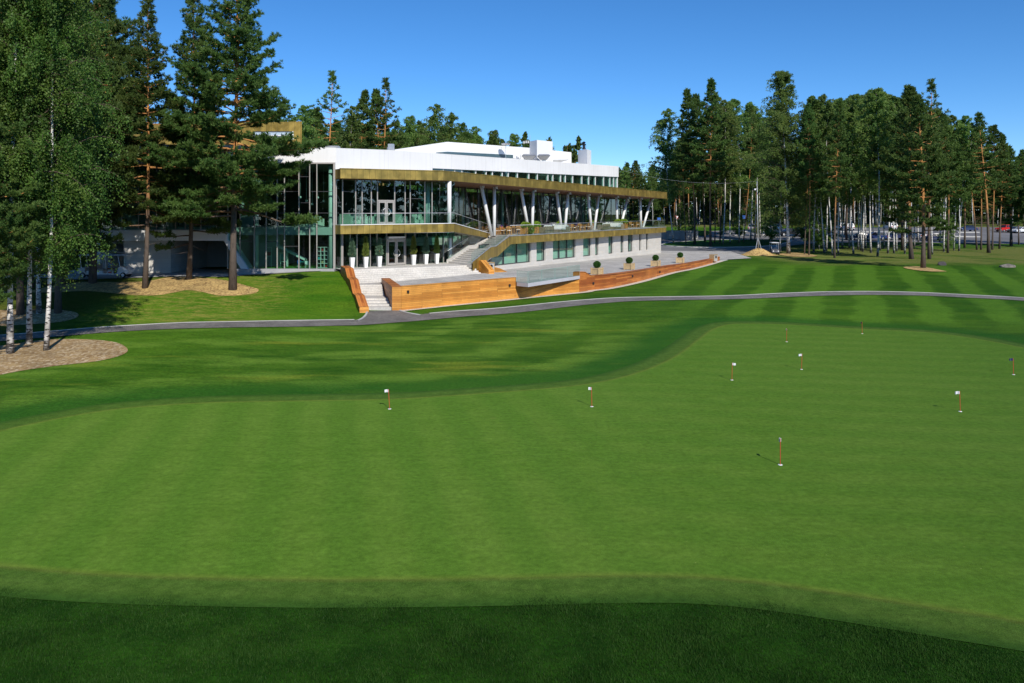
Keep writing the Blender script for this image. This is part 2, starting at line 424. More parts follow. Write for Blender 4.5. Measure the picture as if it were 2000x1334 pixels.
PLAZA_POLY = [(-13.3,66.2),(-10.9,65.2),(-10.5,66.6),(-8.45,59.5),(0.1,66.55),(1.25,65.2),(5.85,70.9),(6.7,72.6),(8.6,74.4),(12.4,80.4),(17.0,88.7),(20.9,94.7),(27.4,107.0),(34,113),(36,131),(24,134),(0,110),(-16,72)]
def inpoly(X, Y, poly):
    X = np.asarray(X, float); Y = np.asarray(Y, float); r = np.zeros(X.shape, bool); n = len(poly)
    for i in range(n):
        x0,y0 = poly[i]; x1,y1 = poly[(i+1)%n]
        c = ((y0 > Y) != (y1 > Y)) & (X < (x1-x0)*(Y-y0)/((y1-y0) if y1 != y0 else 1e-9)+x0)
        r ^= c
    return r
def polydist(X, Y, poly, closed=True):
    d = np.full(np.shape(X), 1e9); n = len(poly)
    for i in range(n if closed else n-1):
        x0,y0 = poly[i]; x1,y1 = poly[(i+1)%n]
        dx, dy = x1-x0, y1-y0
        t = np.clip(((X-x0)*dx+(Y-y0)*dy)/(dx*dx+dy*dy+1e-9), 0, 1)
        d = np.minimum(d, np.hypot(X-x0-t*dx, Y-y0-t*dy))
    return d
def rbf(pts):
    P = np.array(pts, float); n = len(P)
    A = np.zeros((n+3, n+3)); D = np.hypot(P[:,None,0]-P[None,:,0], P[:,None,1]-P[None,:,1])
    A[:n,:n] = D; A[:n,n] = 1; A[:n,n+1:] = P[:,:2]; A[n,:n] = 1; A[n+1:,:n] = P[:,:2].T
    w = np.linalg.solve(A, np.concatenate([P[:,2], [0,0,0]]))
    def f(X, Y):
        X = np.asarray(X, float); Y = np.asarray(Y, float)
        z = w[n] + w[n+1]*X + w[n+2]*Y
        for i in range(n): z = z + w[i]*np.hypot(X-P[i,0], Y-P[i,1])
        return z
    return f
zplaza = rbf([(-12.6,66.8,1.6),(-9.5,60,1.62),(-10.5,65.5,1.6),(-3,73.3,1.93),(0,66.5,1.70),(6,72,1.72),(-.8,85.3,1.45),(2,92,1.5),(8.3,78,1.48),(15,92,1.45),(27,106,1.27),(24,128,1.22),(24,134,1.33),(36,131,1.33),(34,113,1.2),(-16,72,1.5)])
def terrain(X, Y):
    X = np.asarray(X, float); Y = np.asarray(Y, float)
    r = I(Y, P_RIGHT); wl = sstep(-24, -17, X); l = I(Y, P_LFAR)*(1-wl) + I(Y, P_LEFT)*wl
    q = X - (-11.1 - .357*(np.clip(Y, 58, 70)-58)); lo = -7*(1-sstep(57, 60.5, Y))
    s = sstep(lo, 1.2, q)
    z = l*(1-s) + r*s
    z = z + .05*np.sin(X*.21+1.3)*np.cos(Y*.17)*sstep(50, 62, Y)*(1-sstep(200,260,Y)) + .5*sstep(16,10,Y)*0
    p = inpoly(X, Y, PLAZA_POLY) & (polydist(X, Y, PLAZA_POLY) > .8)
    return np.where(p, np.minimum(z, zplaza(X, Y)-.35), z)
def ground(px, py, y0=11.0, y1=600.0):
    Ys = np.geomspace(y0, y1, 3000); Xs = (px-CX)/F*Ys
    ok = (CAMZ-(py-CY)/F*Ys) <= terrain(Xs, Ys)
    k = int(np.argmax(ok)) if ok.any() else len(Ys)-1
    return np.array([Xs[k], Ys[k], float(terrain(Xs[k], Ys[k]))])

def spline(pts, n, closed=False):
    P = np.array(pts, float); m = len(P); out = []
    segs = m if closed else m-1
    for i in range(segs):
        a = P[(i-1)%m] if closed or i > 0 else 2*P[0]-P[1]
        b = P[i]; c = P[(i+1)%m]; d = P[(i+2)%m] if closed or i+2 < m else 2*P[-1]-P[-2]
        for k in range(n):
            t = k/n; out.append(.5*((2*b)+(-a+c)*t+(2*a-5*b+4*c-d)*t*t+(-a+3*b-3*c+d)*t**3))
    if not closed: out.append(P[-1])
    return np.array(out)

# the putting green's outer edge, laid out on the flat ground
back_px = [(-260,905),(-120,858),(0,826),(200,790),(400,775),(600,771),(760,768),(900,760),(1100,744),(1200,724),(1275,694),(1325,662),(1360,640),(1410,629),(1520,629),(1660,637),(1800,644),(1900,655),(2000,672),(2120,700),(2230,760)]
front_px = [(2300,1330),(2000,1275),(1850,1250),(1700,1225),(1500,1195),(1350,1181),(1200,1180),(1000,1185),(800,1189),(600,1190),(400,1187),(200,1180),(0,1166),(-250,1130),(-420,1040)]
GREEN = spline([ground(*p)[:2] for p in back_px] + [ground(*p)[:2] for p in front_px], 6, True)
def sd_green(X, Y):
    return np.where(inpoly(X, Y, GREEN), -1, 1)*polydist(X, Y, GREEN)

def drape(poly, step, off, hf=terrain, uvrot=0.0):
    """a sheet over hf inside the plan polygon, off above it"""
    P = np.array(poly, float); lo = P.min(0); hi = P.max(0)
    gx, gy = np.meshgrid(np.arange(lo[0]+step/2, hi[0], step), np.arange(lo[1]+step/2, hi[1], step))
    gx = gx.ravel(); gy = gy.ravel()
    k = inpoly(gx, gy, P) & (polydist(gx, gy, P) > step*.3)
    # subdivide the outline
    B = []
    for i in range(len(P)):
        a, b = P[i], P[(i+1)%len(P)]; n = max(1, int(np.linalg.norm(b-a)/step))
        B += [a+(b-a)*j/n for j in range(n)]
    B = np.array(B); nb = len(B)
    V = [Vector((float(x), float(y))) for x, y in np.vstack([B, np.stack([gx[k], gy[k]], 1)])]
    E = [(i, (i+1)%nb) for i in range(nb)]
    vs, es, fs, *_ = delaunay_2d_cdt(V, E, [], 1, 1e-4)
    A = np.array([(v.x, v.y) for v in vs]); z = hf(A[:,0], A[:,1]) + off
    mb = MB(); mb.v = [(x, y, zz) for (x, y), zz in zip(A, z)]
    c, s = math.cos(uvrot), math.sin(uvrot)
    for f in fs:
        a = A[list(f)]; ar = sum(a[i][0]*a[(i+1)%len(a)][1]-a[(i+1)%len(a)][0]*a[i][1] for i in range(len(a)))
        f = list(f) if ar > 0 else list(f)[::-1]
        mb.f.append(tuple(f)); mb.uv.append([(c*A[i][0]+s*A[i][1], -s*A[i][0]+c*A[i][1]) for i in f]); mb.m.append(0)
    return mb
def strip(line, w, off, hf=terrain, h=None, shift=0.0):
    """a ribbon of width w (raised by h as a kerb when h is given) along a plan polyline"""
    L = np.array(line, float); T = np.gradient(L, axis=0); T /= np.linalg.norm(T, axis=1)[:,None]+1e-9
    N = np.stack([-T[:,1], T[:,0]], 1); L = L + N*shift
    a = L + N*w/2; b = L - N*w/2
    za = hf(a[:,0], a[:,1]); zb = hf(b[:,0], b[:,1]); d = np.concatenate([[0], np.cumsum(np.linalg.norm(np.diff(L, axis=0), axis=1))])
    mb = MB(); o = off if h is None else h
    for i in range(len(L)-1):
        j = i+1
        mb.poly([(*b[i], zb[i]+o), (*b[j], zb[j]+o), (*a[j], za[j]+o), (*a[i], za[i]+o)], [(d[i],0),(d[j],0),(d[j],w),(d[i],w)])
        if h is not None:
            mb.poly([(*b[i], zb[i]-.1), (*b[j], zb[j]-.1), (*b[j], zb[j]+o), (*b[i], zb[i]+o)], [(d[i],0),(d[j],0),(d[j],h),(d[i],h)])
            mb.poly([(*a[j], za[j]-.1), (*a[i], za[i]-.1), (*a[i], za[i]+o), (*a[j], za[j]+o)], [(d[j],0),(d[i],0),(d[i],h),(d[j],h)])
    return mb

# ------------------------------------------------------------------ grass materials
def turf(g, out, c, nm):
    g.bsdf(out, c, .8, 0, nm, .05)
    nd = [n for n in out.id_data.nodes if n.type == 'BSDF_PRINCIPLED'][0]
    if 'Diffuse Roughness' in nd.inputs: nd.inputs['Diffuse Roughness'].default_value = 1.0
def mat_lawn():
    m, nt, out = new_mat('lawn_grass'); g = NT(nt)
    pos = g.n('NewGeometry').outputs['Position']; xyz = g.n('SeparateXYZ', i_0=pos); X, Y = xyz.outputs[0], xyz.outputs[1]
    sd = g.n('Attribute', attribute_name='sd').outputs['Fac']
    big = g.noise(pos, .055, 4, .6); med = g.noise(g.mapv(pos, (.5,1.5,1)), .42, 4, .6)
    fine = g.noise(g.mapv(pos, (1.0,1.6,1)), 6.5, 4, .7); vf = g.noise(pos, 34, 3, .7)
    c = g.mix(g.rng(med, .3, .7), (0.0163,0.0568,0.0039), (0.0407,0.0963,0.0078))
    m2 = g.noise(g.mapv(pos, (.7,2.2,1), (0,0,.12)), 1.5, 5, .7)
    c = g.mix(g.math('MULTIPLY', g.rng(m2, .50, .72), .55), c, (0.0693,0.1161,0.0117)); c = g.mix(g.math('MULTIPLY', g.rng(m2, .48, .30), .6), c, (0.0130,0.0499,0.0033))
    c = g.mix(g.math('MULTIPLY', g.rng(big, .42, .72), .55), c, (0.0699,0.1423,0.0100))
    # mowing stripes on the right-hand fairway, cut by cross passes
    warp = g.math('ADD', g.math('MULTIPLY', g.math('SUBTRACT', g.noise(pos, .11, 2), .5), 2.4), g.math('MULTIPLY', g.math('SUBTRACT', g.noise(pos, .9, 3), .5), .8))
    u = g.math('ADD', g.math('ADD', g.math('MULTIPLY', X, .918), g.math('MULTIPLY', Y, -.396)), warp)
    st = g.rng(g.math('SINE', g.math('MULTIPLY', u, 2*math.pi/4.3)), -.5, .5)
    vv = g.math('ADD', g.math('ADD', g.math('MULTIPLY', X, .30), g.math('MULTIPLY', Y, .95)), warp)
    cr = g.rng(g.math('SINE', g.math('MULTIPLY', vv, 2*math.pi/4.6)), -.5, .35)
    zone = g.math('MULTIPLY', g.rng(Y, 50, 56), g.rng(g.math('SUBTRACT', X, g.math('MULTIPLY', Y, .10)), 2.0, 14.0))
    zone = g.math('MULTIPLY', zone, g.rng(Y, 104, 93))
    dark = g.math('MULTIPLY', g.math('MULTIPLY', g.math('SUBTRACT', 1.0, st), g.rng(cr, 0, 1, 1.0, .2, False)), g.math('MULTIPLY', zone, g.rng(med, .3, .6, .5, 1.0)))
    zone2 = g.math('MULTIPLY', zone, g.rng(m2, .25, .6, .45, 1.0)); lite = g.math('MULTIPLY', st, zone2)
    c = g.mix(g.math('MULTIPLY', lite, .6), c, (0.0699,0.1577,0.0134))
    c = g.mix(g.math('MULTIPLY', dark, .62), c, (0.0200,0.0708,0.0036))
    # soft swathes on the banks nearer the viewer
    sw = g.rng(g.math('SINE', g.math('ADD', g.math('MULTIPLY', sd, 1.15), g.math('MULTIPLY', g.noise(pos, .16, 3), 9.0))), -.6, .7)
    swz = g.math('MULTIPLY', g.math('MULTIPLY', g.rng(Y, 26, 32), g.rng(Y, 60, 52)), g.rng(X, 14, 4))
    c = g.mix(g.math('MULTIPLY', g.math('MULTIPLY', g.math('MULTIPLY', sw, g.rng(med, .3, .62)), swz), .62), c, (.088,.160,.020))
    yel = g.math('MULTIPLY', g.rng(g.noise(g.mapv(pos, (.35,1.2,1), (0,0,.25)), .30, 4, .6), .55, .70), swz)
    c = g.mix(g.math('MULTIPLY', yel, .55), c, (0.1332,0.1615,0.0168))
    # longer, darker ring round the green and rough in front
    ring = g.math('MULTIPLY', g.rng(g.math('ADD', sd, g.math('MULTIPLY', g.math('SUBTRACT', fine, .5), .5)), 3.4, 1.1), g.rng(Y, 21, 24))
    c = g.mix(g.math('MULTIPLY', ring, .66), c, (0.0133,0.0654,0.0074))
    rough = g.rng(Y, 22.5, 20)
    c = g.mix(rough, c, g.mix(g.rng(g.noise(pos, 1.1, 4), .35, .65), (0.0059,0.0277,0.0020), (0.0133,0.0507,0.0036)))
    # left lawn in front of the building: yellower
    lf = g.math('MULTIPLY', g.math('MULTIPLY', g.rng(Y, 51, 53), g.rng(Y, 72, 69)), g.rng(X, -10, -13))
    c = g.mix(g.math('MULTIPLY', lf, .6), c, g.mix(g.rng(med, .35, .65), (0.0400,0.1154,0.0047), (0.0766,0.1423,0.0074)))
    br = g.math('MULTIPLY', g.math('MULTIPLY', lf, g.math('MULTIPLY', g.rng(m2, .42, .65), g.rng(X, -15, -20))), .75)
    c = g.mix(br, c, (.19,.17,.04))
    # thin dry grass between the birches
    n3 = g.noise(pos, .2, 3)
    dy = g.math('ADD', Y, g.math('MULTIPLY', g.math('SUBTRACT', n3, .5), 16))
    dry = g.math('MULTIPLY', g.math('MULTIPLY', g.rng(dy, 97, 107), g.rng(dy, 150, 138)), g.math('MULTIPLY', g.rng(X, 33, 41), g.rng(g.noise(pos, .13, 3), .30, .52)))
    c = g.mix(g.math('MULTIPLY', dry, .75), c, g.mix(g.rng(m2, .3, .7), (.085,.110,.026), (.170,.155,.050)))
    wood = g.math('MULTIPLY', g.rng(g.math('ADD', Y, g.math('MULTIPLY', n3, 12)), 236, 246), .8)
    c = g.mix(wood, c, g.mix(g.rng(n3, .4, .6), (.16,.13,.06), (0.0598,0.1000,0.0100)))
    shade = g.math('MULTIPLY', g.math('MULTIPLY', g.rng(X, -27, -31), g.rng(Y, 36, 40)), .8)  # brownish ground under the left-hand trees
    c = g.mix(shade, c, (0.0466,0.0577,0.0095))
    v = g.math('MULTIPLY', g.rng(fine, .25, .75, .62, 1.36), g.rng(vf, .25, .75, .74, 1.28))
    c = g.n('HueSaturation', i_Color=c, i_Value=v).outputs[0]
    turf(g, out, c, g.bump(g.math('ADD', fine, g.math('MULTIPLY', vf, .6)), .7, .05))
    return m
def mat_green():
    m, nt, out = new_mat('putting_green_turf'); g = NT(nt)
    pos = g.n('NewGeometry').outputs['Position']; xyz = g.n('SeparateXYZ', i_0=pos); X, Y = xyz.outputs[0], xyz.outputs[1]
    sd = g.n('Attribute', attribute_name='sd').outputs['Fac']
    big = g.noise(pos, .09, 4, .6); med = g.noise(g.mapv(pos, (1,2.0,1)), .9, 4, .62); fine = g.noise(pos, 7, 4, .7); vf = g.noise(pos, 45, 2, .6)
    c = g.mix(g.rng(med, .25, .75), (.058,.122,.012), (.076,.146,.018))
    c = g.mix(g.math('MULTIPLY', g.rng(big, .35, .68), .6), c, (.084,.150,.021))
    u = g.math('ADD', g.math('MULTIPLY', X, .55), g.math('MULTIPLY', Y, .12))
    st = g.rng(g.math('SINE', g.math('ADD', g.math('MULTIPLY', u, 2*math.pi/1.1), g.math('MULTIPLY', g.noise(pos,.2,2), 2))), -.8, .8)
    c = g.mix(g.math('MULTIPLY', g.math('MULTIPLY', st, g.rng(X, 9, -1)), .5), c, (0.0509,0.1183,0.0117))
    w2 = g.rng(g.math('SINE', g.math('ADD', g.math('MULTIPLY', Y, 3.3), g.math('ADD', g.math('MULTIPLY', X, .55), g.math('MULTIPLY', g.noise(pos,.25,2), 4)))), -.9, .9)
    c = g.mix(g.math('MULTIPLY', g.math('MULTIPLY', w2, g.rng(X, -2, 7)), .40), c, (0.0509,0.1198,0.0117))
    dry = g.rng(g.noise(pos, .55, 5, .7), .66, .78)
    c = g.mix(g.math('MULTIPLY', dry, .35), c, (.19,.19,.065))
    e = g.math('ADD', sd, g.math('MULTIPLY', g.math('SUBTRACT', fine, .5), .14))
    cl = g.rng(e, -1.2, -1.1)
    c = g.mix(cl, c, g.mix(g.rng(g.math('ADD', g.math('MULTIPLY', vf, .6), g.math('MULTIPLY', g.noise(pos, 2.0, 4), .4)), .35, .65), (0.0330,0.0738,0.0090), (0.0604,0.1125,0.0181)))
    c = g.mix(g.math('MULTIPLY', g.rng(g.math('ADD', sd, g.math('MULTIPLY', g.math('SUBTRACT', vf, .5), .35)), -.55, .02), .75), c, (.018,.058,.008))
    line = g.math('MULTIPLY', g.rng(e, -1.38, -1.17), g.rng(e, -.96, -1.13))
    c = g.mix(g.math('MULTIPLY', line, .20), c, (.15,.145,.030))
    # white ball marks and pale worn spots near the front
    vo = g.n('TexVoronoi', i_Vector=pos, i_Scale=2.2)
    sp = g.math('MULTIPLY', g.rng(vo.outputs[0], .05, .02), g.math('MULTIPLY', g.math('MULTIPLY', g.rng(Y, 18.2, 17.2), g.rng(X, 1.5, 3)), g.rng(sd, -1.4, -1.6)))
    c = g.mix(g.math('MULTIPLY', sp, .6), c, (0.2692,0.2846,0.0936))
    m3 = g.noise(g.mapv(pos, (1,1.8,1)), 2.6, 4, .7)
    rr = g.math('MULTIPLY', g.math('MULTIPLY', g.rng(fine, .25, .75, .80, 1.13), g.rng(vf, .25, .75, .82, 1.14)), g.rng(m3, .3, .7, .88, 1.07))
    c = g.n('HueSaturation', i_Color=c, i_Value=rr).outputs[0]
    turf(g, out, c, g.bump(g.math('ADD', vf, g.math('MULTIPLY', fine, .5)), .35, .02))
    return m
MAT['lawn'] = mat_lawn(); MAT['green'] = mat_green()
MAT['blade'] = mat_leaf('rough_grass_blades', (.016,.052,.007), (.030,.084,.012), (.065,.120,.02), .2, .1, 1.3)

# ------------------------------------------------------------------ the ground sheet
def axis(segs):
    out = []
    for a, b, s in segs: out += list(np.arange(a, b, s))
    return np.array(out + [segs[-1][1]])
gx = axis([(-1400,-300,100),(-300,-110,19),(-110,-45,2.5),(-45,60,.5),(60,130,2.5),(130,320,19),(320,1400,108)])
gy = axis([(-300,-20,14),(-20,8,2),(8,78,.5),(78,150,1.2),(150,260,3),(260,500,20),(500,1600,110)])
GX, GY = np.meshgrid(gx, gy); GZ = terrain(GX, GY)
nx, ny = len(gx), len(gy)
me = bpy.data.meshes.new('ground')
idx = np.arange(nx*ny).reshape(ny, nx)
quads = np.stack([idx[:-1,:-1], idx[:-1,1:], idx[1:,1:], idx[1:,:-1]], -1).reshape(-1, 4)
def fill_mesh(me, V, Q, smooth=False):
    n = Q.shape[1]
    me.vertices.add(len(V)); me.vertices.foreach_set('co', np.ascontiguousarray(V, dtype=np.float32).ravel())
    me.loops.add(Q.size); me.loops.foreach_set('vertex_index', np.ascontiguousarray(Q, dtype=np.int32).ravel())
    me.polygons.add(len(Q)); me.polygons.foreach_set('loop_start', np.arange(0, Q.size, n, dtype=np.int32))
    me.polygons.foreach_set('loop_total', np.full(len(Q), n, dtype=np.int32))
    if smooth: me.polygons.foreach_set('use_smooth', np.ones(len(Q), dtype=bool))
    me.update(calc_edges=True)
fill_mesh(me, np.stack([GX.ravel(), GY.ravel(), GZ.ravel()], 1), quads, True)
at = me.attributes.new('sd', 'FLOAT', 'POINT'); at.data.foreach_set('value', sd_green(GX.ravel(), GY.ravel()).astype(np.float32))
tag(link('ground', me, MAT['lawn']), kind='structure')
mb = drape(GREEN, .55, .02)
g_ob = structure('putting_green', mb, MAT['green'], True)
A = np.array(mb.v); at = g_ob.data.attributes.new('sd', 'FLOAT', 'POINT'); at.data.foreach_set('value', sd_green(A[:,0], A[:,1]).astype(np.float32))

# path of pavers with pale edging
path_far = [(-160,664),(0,656),(200,640),(350,631.5),(500,628.5),(640,626),(700,625)]
path_mid = [(785,618.5),(870,610),(980,602),(1100,590),(1200,582.5),(1300,580.5),(1420,578.5),(1530,573.5),(1650,570),(1780,571.5),(1900,577),(2000,582.5),(2200,598)]
far_line = np.array([ground(*p)[:2] for p in path_far + [(742,622)] + path_mid])
PL = spline(far_line, 6)
T = np.gradient(PL, axis=0); T /= np.linalg.norm(T, axis=1)[:,None]; NRM = np.stack([T[:,1], -T[:,0]], 1)
PATHW = 2.5
centre = PL + NRM*(PATHW/2)
structure('path', strip(centre, PATHW, .035), MAT['path'])
# path's branch up to the steps
A0, B0 = ground(717,609)[:2], ground(769,606)[:2]
fl, fr_ = ground(698,628)[:2], ground(822,617)[:2]
lcurve = spline([A0, ground(715,616)[:2], ground(708,623)[:2], fl], 5); rcurve = spline([B0+np.array([.55,-.1]), ground(785,606)[:2]+np.array([0.0,-.6]), ground(800,613)[:2], fr_], 5)
branch = list(lcurve) + [fl+np.array([.2,-1.0]), fr_+np.array([.1,-1.0])] + list(rcurve[::-1])
structure('path', drape(branch, .5, .045, uvrot=.55), MAT['path'])
kl = np.vstack([PL[PL[:,0] < fl[0]], lcurve[::-1]])
structure('kerb', strip(PL[PL[:,0] < fl[0]-.1], .11, 0, h=.06), MAT['kerb'])
structure('kerb', strip(PL[PL[:,0] > fr_[0]+.1], .11, 0, h=.06), MAT['kerb'])
structure('kerb', strip(lcurve, .14, 0, h=.085), MAT['kerb'])
structure('kerb', strip(rcurve, .14, 0, h=.085), MAT['kerb'])
# mulch beds
bed = spline([ground(*p)[:2] for p in [(-120,690),(0,676),(90,664),(170,663.5),(225,669),(249,682),(238,694),(190,706),(110,715),(40,725),(-40,741),(-200,770)]], 5, True)
structure('mulch_bed', drape(bed, .45, .018), MAT['mulch'])
bed = spline([ground(*p)[:2] for p in [(60,569),(150,552),(235,552),(290,549),(345,541),(420,545),(480,558),(505,566),(490,575),(430,578),(390,570),(365,567),(340,572),(300,578),(240,575),(170,569),(90,572)]], 5, True)
structure('mulch_bed', drape(bed, .45, .02), MAT['mulch_yellow'])
bed = spline([ground(*p)[:2] for p in [(-150,612),(0,606),(100,605),(150,612),(140,624),(60,634),(-150,640)]], 5, True)
structure('mulch_bed', drape(bed, .45, .018), MAT['mulch'])
bed = spline([ground(*p)[:2] for p in [(1764,523),(1785,521),(1815,524),(1840,529),(1848,531),(1820,531),(1785,528)]], 5, True)
structure('mulch_bed', drape(bed, .8, .06), MAT['mulch_yellow'])
bed = spline([ground(*p)[:2] for p in [(1520,497),(1548,494),(1580,497),(1596,501),(1570,502.5),(1540,501)]], 5, True)
structure('mulch_bed', drape(bed, .8, .06), MAT['mulch_yellow'])
# roads and car park beyond the building
road = [np.array([24.0,116.0]), np.array([27.6,107.6])] + [ground(*p)[:2] for p in [(1442,504.5),(1470,497),(1500,490.5),(1530,482),(1600,474.5),(1760,473),(1860,475.5),(2010,477.5),(2400,480)]]
road += [np.array([235.0,212.0]), np.array([120.0,236.0])] + [ground(*p)[:2] for p in [(1500,447.5),(1420,450.5),(1375,452.5),(1300,454)]] + [np.array([24.0,215.0]), np.array([20.0,150.0]), np.array([24.5,124.0])]
structure('road', drape(road, 2.5, .05), MAT['asphalt'])
isl = spline([ground(*p)[:2] for p in [(1293,480),(1312,475),(1370,471),(1440,469.5),(1500,469),(1545,472),(1512,480),(1470,483),(1400,484.5),(1340,483.5)]], 6, True)
structure('lawn_island', drape(isl, 2.0, .16), MAT['lawn'])
structure('kerb', strip(np.vstack([isl, isl[:1]]), .3, 0, h=.20), MAT['kerb'])
isl2 = spline([ground(*p)[:2] for p in [(1366,453.5),(1383,452),(1384,459.5),(1366,461.5)]], 4, True)
structure('lawn_island', drape(isl2, 3, .18), MAT['lawn'])
structure('kerb', strip(spline([ground(*p)[:2] for p in [(1395,512.5),(1415,508.5),(1443,503.8)]], 6), .55, 0, h=.10), MAT['kerb'])
for a, b in (((1440,453),(1565,452)), ((1432,460.5),(1562,459)), ((1868,454.5),(1910,454.5)), ((1862,463),(1912,463.5)), ((1600,461),(1700,461.5)), ((1640,453.5),(1760,454))):
    structure('kerb', strip(spline([ground(*a)[:2], (ground(*a)[:2]+ground(*b)[:2])/2, ground(*b)[:2]], 6), 1.5, 0, h=.22), MAT['kerb'])
for a, b in (((1368,499.5),(1380,495.5)), ((1375,483.5),(1400,486))):
    structure('road_marking', strip(spline([ground(*a)[:2], (ground(*a)[:2]+ground(*b)[:2])/2, ground(*b)[:2]], 4), .35, .058), MAT['paint_line'])
# grass blades of the unmown foreground, all one stuff
n = 330000
bx = RNG.uniform(-13.5, 14.5, n*2); by = RNG.uniform(10.8, 17.6, n*2)
k = (sd_green(bx, by) > -.10+.10*np.sin(bx*4.3+by)+.07*np.sin(bx*11.7+2*by)-.34*RNG.uniform(0,1,n*2)**3) & (np.abs(bx) < by*.70); bx = bx[k][:n]; by = by[k][:n]; n = len(bx)
bz = terrain(bx, by); h = RNG.uniform(.018, .06, n)*(1+.4*np.sin(bx*1.7)*np.cos(by*2.1)); an = RNG.uniform(0, 2*math.pi, n); w = RNG.uniform(.003, .006, n)
lean = RNG.uniform(.1, .9, n)*h; la = RNG.uniform(0, 2*math.pi, n)
b1 = np.stack([bx+np.cos(an)*w, by+np.sin(an)*w, bz-.005], 1); b2 = np.stack([bx-np.cos(an)*w, by-np.sin(an)*w, bz-.005], 1)
tip = np.stack([bx+np.cos(la)*lean, by+np.sin(la)*lean, bz+h], 1)
me = bpy.data.meshes.new('rough_grass'); fill_mesh(me, np.stack([b1, b2, tip], 1).reshape(-1,3), np.arange(n*3).reshape(-1,3))
tag(link('rough_grass', me, MAT['blade']), 'dark unmown grass in front of the putting green', 'grass', kind='stuff')
# ------------------------------------------------------------------ clubhouse: its plan lines
d1 = np.array([.846, .533]); n1 = np.array([-.533, .846])
d2 = np.array([.5007, .8657]); n2 = np.array([-.8657, .5007])
E0 = np.array([-14.75, 68.5]); E1 = np.array([-6.26, 73.85]); E2 = E1 + d2*62.1
def onl(px, inset=0.0, base=E1, d=d2, n=n2):
    """distance along a line (inset behind the roof edge) where the ray through px meets it"""
    p = base + n*inset; u = (px-CX)/F
    return (u*p[1]-p[0])/(d[0]-u*d[1])
def R(t, inset=0.0): return E1 + n2*inset + d2*t          # the long terrace side
def C(t, inset=0.0): return E0 + n1*inset + d1*t          # the entrance side
def RP(px, inset=0.0): return R(onl(px, inset), inset)
def CP(px, inset=0.0): return C(onl(px, inset, E0, d1, n1), inset)
TC = 10.03
def zt(t): return 5.08 + (t-12.2)*.0062                    # terrace floor
def zl(X): return 2.62 + 0*X   # entrance landing
ZB = 6.45                                                  # upper floor of the entrance side
LY = 69.6; LX0, LX1 = -38.0, -15.45

club = empty('clubhouse', (-6.26, 73.85, 2.6), 'long modern clubhouse with white roof, brass bands and glass walls', 'building')
def part(name, mb, mats, parent=None, smooth=False): return obj(name, mb, mats, parent or club, smooth)
def q3(p, z): return (p[0], p[1], z)
def wallq(mb, a, b, z0a, z1a, z0b=None, z1b=None, m=0, u0=0.0):
    z0b = z0a if z0b is None else z0b; z1b = z1a if z1b is None else z1b
    L = math.hypot(b[0]-a[0], b[1]-a[1])
    mb.poly([q3(a,z0a), q3(b,z0b), q3(b,z1b), q3(a,z1a)], [(u0,z0a),(u0+L,z0b),(u0+L,z1b),(u0,z1a)], m)
def bar(mb, a, b, z0, z1, w, d, z0b=None, z1b=None, m=0):
    """solid member from plan point a to b, w out of the line each way"""
    a = np.array(a); b = np.array(b); t = (b-a)/np.linalg.norm(b-a); n = np.array([-t[1], t[0]])
    z0b = z0 if z0b is None else z0b; z1b = z1 if z1b is None else z1b
    mb.hexa([q3(a-n*w,z0), q3(b-n*w,z0b), q3(b+n*d,z0b), q3(a+n*d,z0), q3(a-n*w,z1), q3(b-n*w,z1b), q3(b+n*d,z1b), q3(a+n*d,z1)])

# --- the glazing: every bay its own pane, every mullion its own part
def bay(a, b, z0, z1, z1b=None, parent=None, z0b=None):
    z1b = z1 if z1b is None else z1b; z0b = z0 if z0b is None else z0b
    mb = MB(); wallq(mb, a, b, z0, z1, z0b, z1b); return part('glass_pane', mb, MAT['glass'], parent)
def mullion(p, d, z0, z1, w=.042, dep=.13, matk='frame', parent=None):
    n = np.array([d[1], -d[0]])          # outward
    mb = MB(); a = p - d*w; b = p + d*w
    mb.hexa([q3(a+n*.045,z0), q3(b+n*.045,z0), q3(b-n*dep,z0), q3(a-n*dep,z0), q3(a+n*.045,z1), q3(b+n*.045,z1), q3(b-n*dep,z1), q3(a-n*dep,z1)])
    return part('mullion', mb, MAT[matk], parent)
def transom(a, b, z, h=.024, matk='dark_frame'):
    mb = MB(); a = np.array(a); b = np.array(b); t = (b-a)/np.linalg.norm(b-a); n = np.array([t[1], -t[0]])
    a = a+t*.06; b = b-t*.06
    mb.hexa([q3(a+n*.03,z-h), q3(b+n*.03,z-h), q3(b-n*.1,z-h), q3(a-n*.1,z-h), q3(a+n*.03,z+h), q3(b+n*.03,z+h), q3(b-n*.1,z+h), q3(a-n*.1,z+h)])
    return part('transom', mb, MAT[matk])
# left block
dL = np.array([1.0, 0.0])
lx = lambda px: np.array([(px-CX)/F*LY, LY])
ML = [190, 205, 238, 271, 306, 321, 343, 362, 392, 424, 445, 469, 497, 520, 541.5, 555.7, 584, 605, 619, 653]
zLt = zat(320, LY); zLm = zat(448, LY); zG = 2.62
for i in range(len(ML)-1):
    low = ML[i] >= 444.9
    bay(lx(ML[i]), lx(ML[i+1]), zG if low else zLm, zLt)
for px in ML: mullion(lx(px), dL, zG if px >= 444 else zLm, zLt, .036 if px < 650 else .09)
TR = {0:[395,425],1:[372,410],2:[398],3:[382,430],4:[365,405],5:[365,398],6:[365],7:[398,425],8:[372,398],9:[352,398],10:[360,416],11:[375,416,471],12:[416,442],13:[374,472],14:[374,416,458],15:[374,416,481],16:[345,396],17:[374,416],18:[374,416]}
for i, ys in TR.items():
    for y in ys: transom(lx(ML[i]), lx(ML[i+1]), zat(y, LY))
mb = MB(); bar(mb, lx(189), lx(655), zLt, zLt+.12, .06, .2); part('glazing_head', mb, MAT['frame'])
